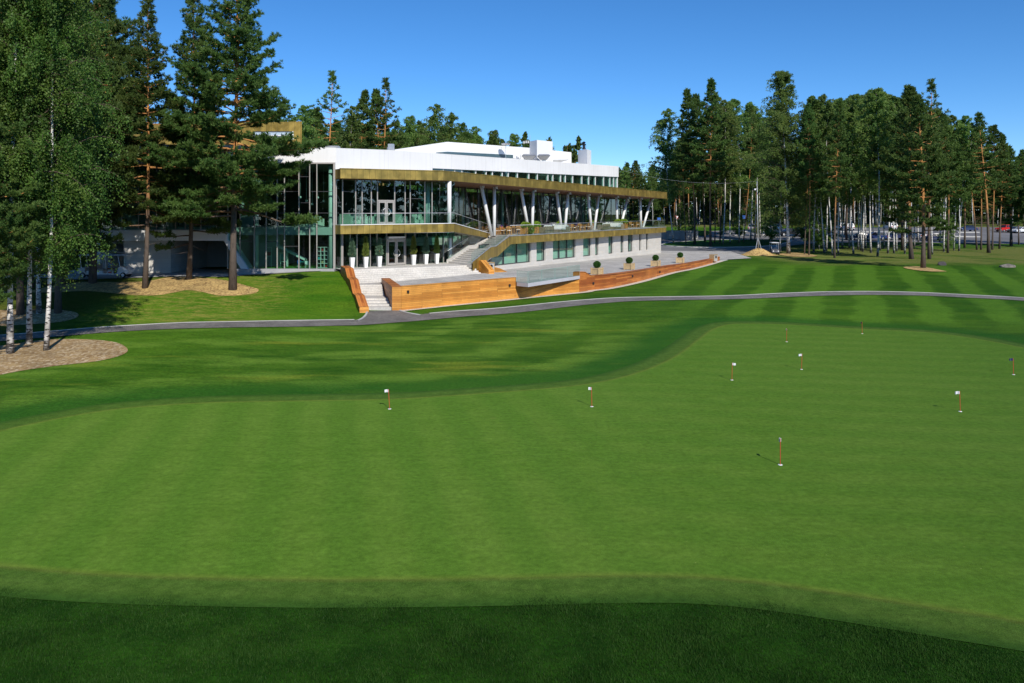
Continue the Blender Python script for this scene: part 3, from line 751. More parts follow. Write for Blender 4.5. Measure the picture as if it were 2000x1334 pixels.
mb = MB(); mb.box(lx(455)[0], LX1+.05, LY-.55, LY+.3, 2.0, zG); part('plinth', mb, MAT['plinth'])
# entrance side, upper and lower
GI = 1.5
MU = [656.5, 669, 694.5, 707, 725, 737, 770.7, 791, 801, 829.5, 843.6]
ML2 = [668, 684, 697, 723, 736, 755, 792, 810, 834, 852, 869, 888, 903]
zRb = lambda t: 10.46 + .012*t
CE = 11.9
for i in range(len(MU)-1):
    a, b = CP(MU[i], GI), CP(MU[i+1], GI)
    door = MU[i] == 737
    bay(a, b, zat(391, a[1]) if door else ZB, 10.45)
bay(CP(843.6, GI), C(CE, GI), ZB-1.3, 10.45)
for px in MU: mullion(CP(px, GI), d1, ZB, 10.45)
TU = {0:[395], 1:[374], 2:[388], 3:[374], 4:[395], 7:[388], 8:[388]}
for i, ys in TU.items():
    for y in ys:
        a, b = CP(MU[i], GI), CP(MU[i+1], GI); transom(a, b, zat(y, (a[1]+b[1])/2))
G0 = CP(668, GI); dG = np.array([.704, .710]); nG = np.array([.710, -.704])
def GLo(px, o=0.0):
    p = G0 + nG*o; u = (px-CX)/F; return p + dG*((u*p[1]-p[0])/(dG[0]-u*dG[1]))
GL = GLo
GC = GL(866); dC = np.array([.367, .930]); dC = dC/np.linalg.norm(dC)
def GR(px): u = (px-CX)/F; return GC + dC*((u*GC[1]-GC[0])/(dC[0]-u*dC[1]))
ML2 = [668, 684, 697, 723, 736, 755, 792, 810, 834, 852, 866]
for i in range(len(ML2)-1):
    a, b = GL(ML2[i]), GL(ML2[i+1]); z0 = float(zl(a[0]))
    bay(a, b, z0+2.42 if ML2[i] == 755 else z0, 5.7)
for px in ML2: mullion(GL(px), dG, 2.57, 5.7, .11 if px == 668 else .042)
MR = [866, 884, 902, 917]
for a, b in zip(MR[:-1], MR[1:]): bay(GR(a), GR(b), 2.6, 6.2)
for px in MR[1:]: mullion(GR(px), dC, 2.57, 6.2)
bay(np.array([LX1+.1, LY]), CP(668, GI), 2.6, 5.7)
for i in (4, 6):
    a, b = GL(ML2[i]), GL(ML2[i+1]); transom(a, b, 5.05)
mb = MB(); bar(mb, GL(668), GC, 2.2, 2.56, .12, .2); part('plinth', mb, MAT['plinth'])
def double_door(p0, p1, z0, h, nm='entrance_door'):
    """two glazed leaves with ring handles"""
    t = (p1-p0)/np.linalg.norm(p1-p0); n = np.array([t[1], -t[0]]); Wd = np.linalg.norm(p1-p0); mid = (p0+p1)/2
    mb = MB(); bar(mb, p0, p1, z0+h-.02, z0+h+.1, .06, .1); part('door_head', mb, MAT['frame'])
    for sgn, (a, b) in ((-1, (p0+t*.05, mid-t*.01)), (1, (mid+t*.01, p1-t*.05))):
        mb = MB()
        for (u, v) in ((a, a+t*.13), (b-t*.13, b)): bar(mb, u, v, z0+.02, z0+h-.03, .07, .04)
        bar(mb, a+t*.13, b-t*.13, z0+.02, z0+.2, .065, .035); bar(mb, a+t*.13, b-t*.13, z0+h-.16, z0+h-.03, .065, .035)
        dr = part(nm, mb, MAT['frame'])
        mb = MB(); wallq(mb, a+t*.13, b-t*.13, z0+.2, z0+h-.16); part('pane', mb, MAT['glass'], dr)
        c = mid + t*sgn*.03 + n*.13
        mb = MB(); ring = [q3(c+t*sgn*.33*max(0, math.sin(k)), z0+1.12+.33*math.cos(k)) for k in np.linspace(.12, math.pi-.12, 10)]
        mb.tube(ring, .022, 6); part('handle', mb, MAT['steel'], dr)
double_door(CP(737.5, GI), CP(770.2, GI), ZB+.02, zat(391, CP(754, GI)[1])-ZB-.1)
p0, p1 = GL(755.5), GL(791.5); double_door(p0, p1, float(zl(p0[0]))+.02, 2.32)
mb = MB(); a, b = GLo(757, .12), GLo(789, .12); bar(mb, a, b, 5.12, 5.3, .2, .0); part('door_canopy', mb, MAT['white'])

# --- roof plate over the terrace with its brass fascia, soffit
Ez = lambda t: (10.51-.0095*t, 11.37-.0077*t)     # along the long side
b0, t0 = 10.46, 11.29
CR = C(-.0, 1.27)
mb = MB(); u = 0.0
C1 = E0 + n1*1.27 - d1*.02
wallq(mb, C1, E0, b0, t0); u += 1.27
nseg = 6
wallq(mb, E0, E1, b0, t0, Ez(0)[0], Ez(0)[1], 0, u); u += 10.03
for k in range(12):
    ta, tb = 62.1*k/12, 62.1*(k+1)/12
    wallq(mb, R(ta), R(tb), *Ez(ta), *Ez(tb), 0, u); u += 62.1/12
wallq(mb, E2, R(62.1, 7.5), *Ez(62.1), *Ez(62.1), 0, u)
part('roof_fascia', mb, MAT['gold'])
mb = MB()
deck = [C1, E0, E1, E2, R(62.1, 7.5), R(0, 9.0), np.array([-15.3, 71.5])]
zd = [t0, t0, Ez(0)[1], Ez(62.1)[1], Ez(62.1)[1], Ez(0)[1], t0]
zs = [b0, b0, Ez(0)[0], Ez(62.1)[0], Ez(62.1)[0], Ez(0)[0], b0]
i_ = [p + (np.array([-8., 90.])-p)/np.linalg.norm(np.array([-8.,90.])-p)*.02 for p in deck]
mb.prism(i_, [z+.03 for z in zs], [z-.02 for z in zd])
part('roof_deck', mb, MAT['concrete'])
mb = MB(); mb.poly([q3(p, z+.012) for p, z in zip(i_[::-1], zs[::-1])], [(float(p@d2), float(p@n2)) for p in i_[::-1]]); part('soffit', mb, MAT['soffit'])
mb = MB()
for k in range(12):
    ta, tb = 62.1*k/12, 62.1*(k+1)/12; bar(mb, R(ta,.02), R(tb,.02), Ez(ta)[1]-.02, Ez(ta)[1]+.05, .05, .25, Ez(tb)[1]-.02, Ez(tb)[1]+.05)
bar(mb, E0, E1, t0-.02, t0+.05, .05, .25, Ez(0)[1]-.02, Ez(0)[1]+.05)
part('roof_edge_trim', mb, MAT['gold'])

# --- balcony of the entrance side: brass band, floor, balustrade, and its descending ramp
BA = np.array([-.0726*75.2, 75.2]); BB = np.array([(960-CX)/F*87.4, 87.4])
tA = onl(887)
bz0, bz1 = 5.66, 6.43
mb = MB(); u = 0
wallq(mb, C1, E0, bz0, bz1); u += 1.27
wallq(mb, E0, E1, bz0, bz1, bz0+.06, bz1+.07, 0, u); u += 10.03
wallq(mb, E1, BA, bz0+.06, bz1+.07, bz0+.06, bz1+.08, 0, u); u += np.linalg.norm(BA-E1)
wallq(mb, BA, BB, bz0+.06, bz1+.08, 4.72, 5.22, 0, u)
part('balcony_fascia', mb, MAT['gold'])
mb = MB()
i2 = [C1+d1*.02, E0+(n1+d1)*.02, E1+n1*.02-d2*0, BA+n2*.02, C(CE, GI+.6), C(CE-1, 4.6), CP(656.5, GI+.5)]
mb.prism(i2, [bz0+.02]*7, [bz1-.002]*7)
part('balcony_slab', mb, MAT['concrete'])
mb = MB(); bar(mb, E0+n1*.03, E1+n1*.03, bz1-.01, bz1+.05, .06, .22, bz1+.06, bz1+.12); bar(mb, E1+n1*.02, BA, bz1+.06, bz1+.12, .06, .22, bz1+.07, bz1+.13)
bar(mb, BA, BB, bz1+.07, bz1+.13, .06, .22, 5.22, 5.28); part('balcony_coping', mb, MAT['white'])
dr_ = (BB-BA)/np.linalg.norm(BB-BA); nr_ = np.array([-dr_[1], dr_[0]])
mb = MB()
NS = 9
for k in range(NS):
    a = BA+(BB-BA)*k/NS; b = BA+(BB-BA)*(k+1)/NS; zz = 6.45+(5.18-6.45)*(k+.5)/NS
    mb.prism([a+nr_*.05, b+nr_*.05, b+nr_*1.5, a+nr_*1.5], zz-.5, zz)
part('side_stair', mb, MAT['step'])
def balustrade(pts, h, panel=1.9, post=False, rail=True):
    """glass balustrade along 3-D base points: each sheet of glass a part, one handrail"""
    pts = [np.array(p, float) for p in pts]
    for a, b in zip(pts[:-1], pts[1:]):
        L = np.linalg.norm(b-a); n = max(1, round(L/panel))
        for k in range(n):
            p = a+(b-a)*(k+.012)/n; q = a+(b-a)*(k+.988)/n
            mb = MB(); mb.poly([p, q, q+[0,0,h-.03], p+[0,0,h-.03]]); part('balustrade_glass', mb, MAT['rail_glass'])
    if rail:
        mb = MB(); mb.tube([p+[0,0,h] for p in pts], .026, 6); part('handrail', mb, MAT['steel'], None, True)
balustrade([q3(E0+n1*.1+d1*.2, bz1+.05), q3(E1+n1*.1, bz1+.12), q3(BA+n2*.08, bz1+.13), q3(BB-dr_*.4+nr_*.1, 5.32)], .95)

# --- long terrace: slab, brass band, glass balustrade
tS = 12.2; tE = 61.7
mb = MB(); u = 0
for k in range(10):
    ta, tb = tS+(tE-tS)*k/10, tS+(tE-tS)*(k+1)/10
    f0 = lambda t: zt(t)-(.88-(t-tS)*.0013)
    wallq(mb, R(ta), R(tb), f0(ta), zt(ta)-.02, f0(tb), zt(tb)-.02, 0, u); u += (tE-tS)/10
wallq(mb, R(tE), R(tE, 6.2), f0(tE), zt(tE)-.02, f0(tE), zt(tE)-.02, 0, u)
part('terrace_fascia', mb, MAT['gold'])
mb = MB()
pl = [R(tS,.02), R(tE-.02,.02), R(tE-.02, 16), R(2, 16), R(2.0, 6.5), BB+np.array([.2,-.6])]
zz = [zt(tS), zt(tE), zt(tE), zt(2), zt(2), zt(8)]
mb.prism(pl, [z-.8 for z in zz], zz); part('terrace_slab', mb, MAT['plaza'])
mb = MB(); bar(mb, R(tS,.05), R(tE,.05), zt(tS)-.03, zt(tS)+.035, .1, .3, zt(tE)-.03, zt(tE)+.035); part('terrace_coping', mb, MAT['steel'])
balustrade([q3(R(tS+.15,.16), zt(tS)+.03), q3(R(tE-.1,.16), zt(tE)+.03), q3(R(tE-.1,3.4), zt(tE)+.03)], 1.08, 2.0)

# --- glass wall behind the terrace, leaning away under the roof
RI = 6.0
mt = [onl(850, RI)+0.0] ; tt = C(CE, GI); k0 = float((tt-(E1+n2*RI))@d2)
ts = [k0]
rr = random.Random(3)
while ts[-1] < 60.0: ts.append(min(ts[-1]+rr.choice([1.3, 1.6, 2.0, 2.5]), 61.0))
bay(C(CE, GI), R(ts[1], RI), ZB-1.4, 10.45)
for i in range(1, len(ts)-1): bay(R(ts[i], RI), R(ts[i+1], RI), zt(ts[i])+.02, Ez(ts[i])[0]+.0, Ez(ts[i+1])[0], None, zt(ts[i+1])+.02)
for i, t in enumerate(ts[1:]): mullion(R(t, RI), d2, zt(t)+.01, Ez(t)[0], .04, .12, 'dark_frame')
bay(R(61.0, RI), R(61.0, 15), zt(61), Ez(61)[0])
for i in range(2, len(ts)-1, 2): transom(R(ts[i], RI), R(ts[i+1], RI), zt(ts[i])+2.6, .03, 'dark_frame')

# --- lower storey under the terrace: travertine piers and deep windows
SI = 1.0
SILL = 1.95
def sp(px): return onl(px, SI)
ta, tb = sp(938), sp(1291)
n = 12
mb = MB(); u = 0
for k in range(n):
    a, b = ta+(tb-ta)*k/n, ta+(tb-ta)*(k+1)/n
    wallq(mb, R(a, SI), R(b, SI), .55, SILL, .55, SILL, 0, u); u += (tb-ta)/n
wallq(mb, R(tb, SI), R(tb, 9), .55, SILL, .55, SILL, 0, u)
mb.poly([q3(R(ta, SI), SILL), q3(R(tb, SI), SILL), q3(R(tb, SI+.75), SILL), q3(R(ta, SI+.75), SILL)], [(0,0),(40,0),(40,.5),(0,.5)])
part('wall', mb, MAT['stone'])
zc = lambda t: zt(t)-.80
piers = [(1037.6,1048),(1066,1080),(1125,1139),(1155,1162.5),(1170,1188.5),(1198,1212),(1218.5,1226.5),(1236.5,1248.5),(1252.7,1262),(1266.2,1291)]
for a, b in piers:
    a, b = sp(a), sp(b); mb = MB(); za, zb = zc(a)+.03, zc(b)+.03
    wallq(mb, R(a, SI), R(b, SI), SILL, za, SILL, zb, 0, a)
    wallq(mb, R(a, SI+.75), R(a, SI), SILL, za, SILL, za, 0, a); wallq(mb, R(b, SI), R(b, SI+.75), SILL, zb, SILL, zb, 0, b)
    if b > 55: wallq(mb, R(b, SI), R(b, 9), SILL, zb, SILL, zb, 0, b)
    part('pier', mb, MAT['stone'])
wins = [(940,960,1),(960,1037.6,3),(1048,1066,1),(1080,1125,3),(1139,1155,1),(1162.5,1170,1),(1188.5,1198,1),(1212,1218.5,1),(1226.5,1236.5,2),(1248.5,1252.7,1),(1262,1266.2,1)]
MAT['curtain'] = pm('sheer_curtain', (.74,.76,.70), .9, .05, 2)
for a, b, nn in wins:
    a, b = sp(a), sp(b); mb = MB()
    w = .06; bar(mb, R(a, SI+.26), R(b, SI+.26), SILL+.0, SILL+.1, .05, .08)
    bar(mb, R(a, SI+.26), R(b, SI+.26), zc(a)-.1, zc(a)+.03, .05, .08, zc(b)-.1, zc(b)+.03)
    for k in range(nn+1):
        t = a+(b-a)*k/nn; c0 = max(t-w, a); c1 = min(t+w, b); bar(mb, R(c0, SI+.26), R(c1, SI+.26), SILL+.1, zc(a)-.1, .05, .08)
    win = part('window', mb, MAT['dark_frame'])
    for k in range(nn):
        mb = MB(); wallq(mb, R(a+(b-a)*k/nn+w, SI+.25), R(a+(b-a)*(k+1)/nn-w, SI+.25), SILL+.1, zc(a)-.1); part('pane', mb, MAT['glass'], win)
    mb = MB(); t = a+.1; cov = (b-a)*(.8 if nn == 1 else .88); s0 = a + ((b-a)-cov)*.8
    m_ = int(cov/.12)+2
    for k in range(m_):
        u0 = s0+cov*k/m_; u1 = s0+cov*(k+1)/m_; i0 = SI+.5+.05*(k % 2); i1 = SI+.5+.05*((k+1) % 2)
        wallq(mb, R(u0, i0), R(u1, i1), SILL+.05, zc(a)-.05)
    part('curtain', mb, MAT['curtain'], win)

# --- white columns in pairs, each leaning its own way
def column(pa, za, pb, zb, r=.19, name='column'):
    mb = MB(); mb.tube([q3(pa, za), q3(pa+(pb-pa)*.5, za+(zb-za)*.5), q3(pb, zb)], [r*.92, r*1.0, r], 14)
    c = part(name, mb, MAT['column'], None, True)
    return c
CI = 2.3
cols = [(939.5,960.5),(965.5,965.5),(1017,1033.5),(1041.5,1039.3),(1086.6,1097.5),(1109.5,1103),(1148,1155.5),(1170,1160.5),(1203.5,1206),(1226,1211.5),(1250.5,1252),(1272,1256)]
for tp, bp in cols:
    tt, tb_ = onl(tp, CI), onl(bp, CI)
    column(R(tb_, CI), zt(tb_)-.02, R(tt, CI), Ez(tt)[0]+.06, .185)
    mb = MB(); p = R(tt, CI-.3); mb.box(p[0]-.12, p[0]+.12, p[1]-.12, p[1]+.12, Ez(tt)[0]-.28, Ez(tt)[0]-.04); part('ceiling_lamp', mb, MAT['steel'])
p = C(onl(877.5, .7, E0, d1, n1), .7); column(p, bz1, p, 10.58, .2)
for px, zz0, zz1 in ((835, 6.4, 10.5), (905, 5.0, 10.5)):
    p = C(onl(px, 3.0, E0, d1, n1), 3.0) if px < 880 else RP(px, 7.6); mb = MB(); mb.tube([q3(p, zz0), q3(p, zz1)], .22, 12); part('inner_column', mb, MAT['column'], None, True)
for px in (878,):
    p = GLo(px, -.7); mb = MB(); mb.tube([q3(p, 2.6), q3(p, 5.7)], .22, 12); part('inner_column', mb, MAT['column'], None, True)
for px, yy in ((646.5, LY+.75), (500.5, LY+.75), (334, LY+.9)):
    mb = MB(); x = (px-CX)/F*yy; mb.tube([(x, yy, 2.5 if px > 450 else 6.2), (x, yy, 11.7)], .21, 12); part('inner_column', mb, MAT['column'], None, True)
for k, px in enumerate((980, 1060, 1100, 1150)):
    p = RP(px, 9.5); mb = MB(); mb.tube([q3(p, 5.1), q3(p, 10.4)], .25, 10); part('inner_column', mb, MAT['column'], None, True)

# --- white roof band, long and straight, with clerestory below it
Q0 = np.array([-15.4, 69.62]); Q1 = np.array([15.6, 116.6]); dq = (Q1-Q0)/np.linalg.norm(Q1-Q0); nq = np.array([-dq[1], dq[0]]); LQ = np.linalg.norm(Q1-Q0)
def kz(k):
    zt_ = np.interp(k, [0,.12,1], [13.16,13.45,14.44]); zb_ = np.interp(k, [0,.2365,.237,1], [11.0,11.0,12.05,12.88]); return float(zb_), float(zt_)
mb = MB(); ks = [0,.12,.2365,.237,.5,.75,1]
for a, b in zip(ks[:-1], ks[1:]):
    pa, pb = Q0+(Q1-Q0)*a, Q0+(Q1-Q0)*b
    wallq(mb, pa, pb, *kz(a), *kz(b))
    mb.poly([q3(pa, kz(a)[1]), q3(pb, kz(b)[1]), q3(pb+nq*.5, kz(b)[1]), q3(pa+nq*.5, kz(a)[1])])
    mb.poly([q3(pa+nq*16, kz(a)[1]-.25), q3(pa+nq*.5, kz(a)[1]-.25), q3(pb+nq*.5, kz(b)[1]-.25), q3(pb+nq*16, kz(b)[1]-.25)][::-1])
    mb.poly([q3(pb+nq*.5, kz(b)[1]), q3(pb+nq*.5, kz(b)[1]-.25), q3(pa+nq*.5, kz(a)[1]-.25), q3(pa+nq*.5, kz(a)[1])])
    mb.poly([q3(pb, kz(b)[0]), q3(pa, kz(a)[0]), q3(pa+nq*1.0, kz(a)[0]), q3(pb+nq*1.0, kz(b)[0])])
wallq(mb, Q1, Q1+nq*16, *kz(1), *kz(1))
zLw = zat(283, LY)
def lw(px): return zat(np.interp(px, [190, 420, 590, 655], [281, 283, 286.5, 288.6]), LY)
for a, b in ((189,420),(420,590),(590,656)):
    pa, pb = lx(a), lx(b); pa[1] -= .03; pb[1] -= .03
    wallq(mb, pa, pb, zLt+.12, lw(a), zLt+.12, lw(b))
    mb.poly([q3(pa, lw(a)), q3(pb, lw(b)), q3(pb+[0,.5], lw(b)), q3(pa+[0,.5], lw(a))])
    mb.poly([q3(pa+[0,.5], lw(a)-.25), q3(pb+[0,.5], lw(b)-.25), q3(pb+[0,16], lw(b)-.25), q3(pa+[0,16], lw(a)-.25)])
    mb.poly([q3(pb+[0,.5], lw(b)), q3(pb+[0,.5], lw(b)-.25), q3(pa+[0,.5], lw(a)-.25), q3(pa+[0,.5], lw(a))][::-1])
wallq(mb, lx(655)+[0,-.03], Q0+np.array([.35,.5]), 11.3, 13.16)
part('roof_parapet', mb, MAT['white_panels'])
kk = [.237]; rr = random.Random(5)
while kk[-1] < .99: kk.append(min(1.0, kk[-1] + rr.choice([.022, .035, .035, .045])))
for a, b in zip(kk[:-1], kk[1:]):
    pa, pb = Q0+(Q1-Q0)*a+nq*.25, Q0+(Q1-Q0)*b+nq*.25
    mb = MB(); wallq(mb, pa, pb, 10.9, kz(a)[0]+.02, 10.9, kz(b)[0]+.02); w_ = part('clerestory_window', mb, MAT['glass'])
    mb = MB(); bar(mb, pa-dq*.045, pa+dq*.045, 10.9, kz(a)[0], .08, .2); part('mullion', mb, MAT['column'], w_)
pb = Q1+nq*.25; mb = MB(); bar(mb, pb-dq*.14, pb, 10.9, kz(1)[0], .12, .3); part('corner_post', mb, MAT['column'])
mb = MB(); bar(mb, Q0+(Q1-Q0)*.2+nq*5, Q1+nq*5, 10.8, 12.6, .1, .1); part('inner_wall', mb, MAT['interior'])
mb = MB(); wallq(mb, Q1+nq*.3, Q1+nq*16, 10.8, 12.9); part('end_wall', mb, MAT['white'])

# --- upper white roof block with slit window, lift tower, chimney and roof plant
def up(px, py, Y): w = W(px, py, Y); return w
def YU(px): return np.interp(px, [771,1116], [86.0,112.0])
front = [(771,292),(873.5,277),(1032,288.5),(1116,297.5)]
slit_t = [(850,297.7),(873,296.2),(1017,303.3)]
mb = MB()
P = [up(px, py, YU(px)) for px, py in front]
fl = lambda w: np.array([w[0], w[1], 12.2])
back = np.array([-6.0, 9.0, 0])
for a, b in zip(P[:-1], P[1:]):
    mb.poly([fl(a), fl(b), b, a]); mb.poly([a, b, b+back, a+back])
mb.poly([P[-1], fl(P[-1]), fl(P[-1])+back, P[-1]+back]); mb.poly([P[0]+back, fl(P[0])+back, fl(P[0]), P[0]])
part('upper_roof', mb, MAT['white'])
MAT['slit_glass'] = pm('blue_grey_glass', (.07,.12,.14), .06, .05, 2)
S = [up(850, 298, YU(850)), up(873, 296.3, YU(873)), up(1017, 303.3, YU(1017)), up(1017, 310.5, YU(1017)), up(850, 299.0, YU(850))]
sh = np.array([.25,-.14,0])*.25
mb = MB(); mb.poly([p+sh for p in [S[4], S[3], S[2], S[1], S[0]]]); sw_ = part('slit_window', mb, MAT['slit_glass'])
for px in (905, 940, 975, 1000):
    y0 = np.interp(px, [873,1017],[296.3,303.3]); y1 = np.interp(px, [850,1017],[299,310.5]); Y = YU(px)-.12
    mb = MB(); a = up(px, y1, Y); b = up(px, y0, Y); mb.tube([a, b], .05, 6); part('mullion', mb, MAT['dark_frame'], sw_)
# recess under the right end of the upper roof
a = up(1080, 312, YU(1080)-.1); b = up(1112, 311.5, YU(1112)-.1); c = up(1096, 316.5, YU(1096)-.1); d = up(1080, 316.5, YU(1080)-.1)
mb = MB(); mb.poly([d, c, b, a]); part('roof_recess', mb, MAT['concrete'])
def boxpx(name, pxa, pxm, pxb, ytop, zbot, Y, mat, yl=None, yr=None):
    """box seen corner-on: left face pxa..pxm, front face pxm..pxb"""
    m = up(pxm, ytop, Y); l = up(pxa, ytop, Y+2.0); r = up(pxb, ytop, Y+2.2)
    l[2] = r[2] = m[2]; bk = l+r-m
    mb = MB(); mb.prism([m[:2], r[:2], bk[:2], l[:2]], zbot, m[2]); return part(name, mb, mat)
boxpx('lift_tower', 1035, 1048.7, 1079.4, 273.3, 12.3, 101.0, MAT['white'])
ch = boxpx('chimney', 1129, 1146.5, 1154.7, 291.5, 12.3, 111.0, MAT['white'])
cw = up(1140.5, 291.5, 112.3); z0 = cw[2]
mb = MB(); mb.lathe(cw[0], cw[1], [(.26, z0-.02),(.24, z0+.18),(.13, z0+.25),(.13, z0+.55),(.3, z0+.6),(.3, z0+.72),(.12,z0+.8),(.27, z0+.95),(.02, z0+1.12)], 12)
for k in range(6):
    an = k*math.pi/3; mb.tube([(cw[0]+.27*math.cos(an), cw[1]+.27*math.sin(an), z0+.15), (cw[0]+.27*math.cos(an), cw[1]+.27*math.sin(an), z0+.66)], .02, 4)
part('chimney_cowl', mb, MAT['black'], ch)
for px, w_ in ((1033, 27), (1062, 24)):
    c = up(px, 306.5, 100); Wd = w_/F*100
    mb = MB(); mb.tbox(c[0], c[1], c[2]-.32, c[2]+.12, Wd*.55, 1.0, Wd, 1.7); rl = part('roof_vent', mb, MAT['concrete'])
    mb = MB(); mb.tbox(c[0], c[1], c[2]+.123, c[2]+.3, Wd*1.02, 1.75, Wd*.8, 1.2); part('vent_hood', mb, MAT['silver'], rl)
    mb = MB(); mb.box(c[0]-.25, c[0]+.25, c[1]-.25, c[1]+.25, 12.6, c[2]-.3); part('vent_stem', mb, MAT['white'], rl)
c = up(1035, 278, 101.5)
mb = MB(); mb.tube([(c[0], c[1], 13.5), (c[0], c[1], c[2]+.9)], .035, 6); an = part('antenna_mast', mb, MAT['pole'])
mb = MB()
for dx, dz in ((-.75,0),(-.48,.05),(-.22,.05)): mb.box(c[0]+dx-.07, c[0]+dx+.07, c[1]-.06, c[1]+.06, c[2]-.16+dz, c[2]+.16+dz)
mb.tube([(c[0]-.9, c[1], c[2]), (c[0], c[1], c[2])], .02, 5); part('antenna_panels', mb, MAT['antenna'], an)
c = up(988, 281, 100); mb = MB(); mb.lathe(c[0], c[1], [(.55, c[2]-.15),(.6,c[2]+.05),(.15,c[2]+.12)], 14); mb.tube([(c[0], c[1], 13.6),(c[0], c[1], c[2]+.8)], .03, 5); part('roof_fan', mb, MAT['silver'])
c = up(764, 286, 84); mb = MB(); mb.box(c[0]-.3, c[0]+.3, c[1]-.3, c[1]+.3, 12.8, c[2]+.25); mb.box(c[0]-.42, c[0]-.3, c[1]-.1, c[1]+.1, 12.8, c[2]-.1); part('roof_fan', mb, MAT['silver'])
c = up(650, 288, 74); mb = MB(); mb.box(c[0]-.6, c[0]+.6, c[1]-.5, c[1]+.5, 12.6, c[2]+.12); part('roof_light', mb, MAT['silver'])

# --- brass-clad upper storey over the left block
Yg = 80.0
gp = lambda px: np.array([(px-CX)/F*Yg, Yg])
mb = MB()
zg1 = zat(237, Yg); zgl = zat(243, Yg)
pa, pb = gp(300), gp(589.5)
wx0, wx1 = gp(494), gp(573.5); wz0, wz1 = zat(273, Yg), zat(256.5, Yg)
wallq(mb, pa, wx0, 12.5, zgl, 12.5, zat(239.2, Yg)); wallq(mb, wx0, wx1, wz1, zat(239.2, Yg), wz1, zat(237.5, Yg), 0, 9.9); wallq(mb, wx1, pb, 12.5, zat(237.5,Yg), 12.5, zg1, 0, 13.9); wallq(mb, wx0, wx1, 12.5, wz0, 12.5, wz0, 0, 9.9)
wallq(mb, pb, pb+np.array([-3.,11.]), 12.5, zg1); wallq(mb, pa+np.array([0,11.]), pa, 12.5, zgl)
mb.poly([q3(pa, zgl), q3(pb, zg1), q3(pb+np.array([-3.,11.]), zg1), q3(pa+np.array([0,11.]), zgl)])
wallq(mb, gp(215), gp(300), zat(267,Yg), zat(262.5,Yg)); mb.poly([q3(gp(215), zat(262.5,Yg)), q3(gp(300), zat(262.5,Yg)), q3(gp(300)+[0,9], zat(262.5,Yg)), q3(gp(215)+[0,9], zat(262.5,Yg))])
part('upper_storey', mb, MAT['gold'])
mb = MB(); wallq(mb, wx0+[0,.12], wx1+[0,.12], wz0, wz1); w_ = part('upper_window', mb, MAT['blind'])
mb = MB(); bar(mb, wx1-np.array([.12,0]), wx1, wz0, wz1, .05, .12); bar(mb, wx0, wx1-np.array([.12,0]), (wz0+wz1)/2-.04, (wz0+wz1)/2+.04, .02, .1); part('window_frame', mb, MAT['column'], w_)
for a, b in ((215,238),(238,266),(266,300)):
    mb = MB(); wallq(mb, gp(a), gp(b)-np.array([.06,0]), 13.0, zat(267,Yg)); part('upper_window', mb, MAT['car_glass'])
mb = MB(); c = np.array([(496-CX)/F*81, 81]); mb.tube([q3(c, zg1), q3(c, zat(214,81))], .04, 5); mb.box(c[0]-.02, c[0]+.4, c[1]-.03, c[1]+.03, zat(233,81), zat(232,81)); part('antenna_mast', mb, MAT['antenna'])

# --- undercroft of the left block: white beam, slanted strut, recess walls
zb0, zb1 = zat(470, LY-.06), zat(449.5, LY-.06)
mb = MB(); mb.box(lx(186)[0], lx(446)[0], LY-.25, LY+1.2, zb0, zb1); part('beam', mb, MAT['white'])
mb = MB()
Yf, Yk = LY-.25, LY+1.2
A_ = [(437,470),(447,470),(490.5,533.5),(475.5,533.5)]
f_ = [W(px, py, Yf) for px, py in A_]; b_ = [np.array([p[0], Yk, p[2]]) for p in f_]
mb.hexa([b_[3], b_[2], f_[2], f_[3], b_[0], b_[1], f_[1], f_[0]]) ; part('slanted_strut', mb, MAT['white'])
mb = MB(); mb.box(lx(235)[0], lx(328)[0], LY+.6, LY+9, 1.8, zb0); part('undercroft_wall', mb, MAT['stone'])
mb = MB(); mb.box(LX0-2, lx(440)[0], LY+9, LY+9.3, 1.8, zb0+.5); mb.box(lx(452)[0], lx(452)[0]+.2, LY+1.2, LY+9, 1.8, zb0+.4); part('undercroft_wall', mb, MAT['concrete'])
mb = MB(); mb.box(LX0-2, lx(452)[0], LY+1.2, LY+9.3, zb0+.02, zb0+.5); part('undercroft_ceiling', mb, MAT['ceiling'])
mb = MB(); c = lx(229); mb.tube([(c[0]-1.2, LY+.4, zb0-.5), (c[0]-.2, LY+.2, zb0-1.0), (c[0]+.5, LY+.4, zb0-1.1)], .05, 6); part('undercroft_pipe', mb, MAT['steel'])
# --- inside: floors, ceilings, back walls
mb = MB(); mb.prism([lx(452)+[0,.15], np.array([LX1, LY+.15]), CP(668,GI+.15), GLo(862,-.2), GR(917)+np.array([-.2,.1]), R(10,3.2), R(12,SI+.95), R(61,SI+.95), R(61,14), R(6,16), np.array([lx(452)[0], LY+14])], 2.1, 2.58); part('interior_floor', mb, MAT['plinth'])
mb = MB(); mb.prism([lx(190)+[0,.45], np.array([LX1-.1, LY+.45]), np.array([LX1-.1, LY+13]), np.array([lx(190)[0], LY+13])], 5.55, 6.22); part('interior_floor', mb, MAT['interior'])
mb = MB(); mb.prism([CP(657,GI+.6), C(CE,GI+.6), C(CE,12), CP(657,12)], 5.68, bz1); part('interior_floor', mb, MAT['interior'])
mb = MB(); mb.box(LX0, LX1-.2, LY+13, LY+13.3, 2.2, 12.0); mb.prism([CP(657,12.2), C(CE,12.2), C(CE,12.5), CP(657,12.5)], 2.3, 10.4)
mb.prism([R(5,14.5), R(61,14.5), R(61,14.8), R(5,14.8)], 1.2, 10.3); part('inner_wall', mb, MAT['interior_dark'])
mb = MB(); mb.box(LX0, LX1-.1, LY+.25, LY+13, 11.72, 11.85); part('interior_ceiling', mb, MAT['ceiling'])
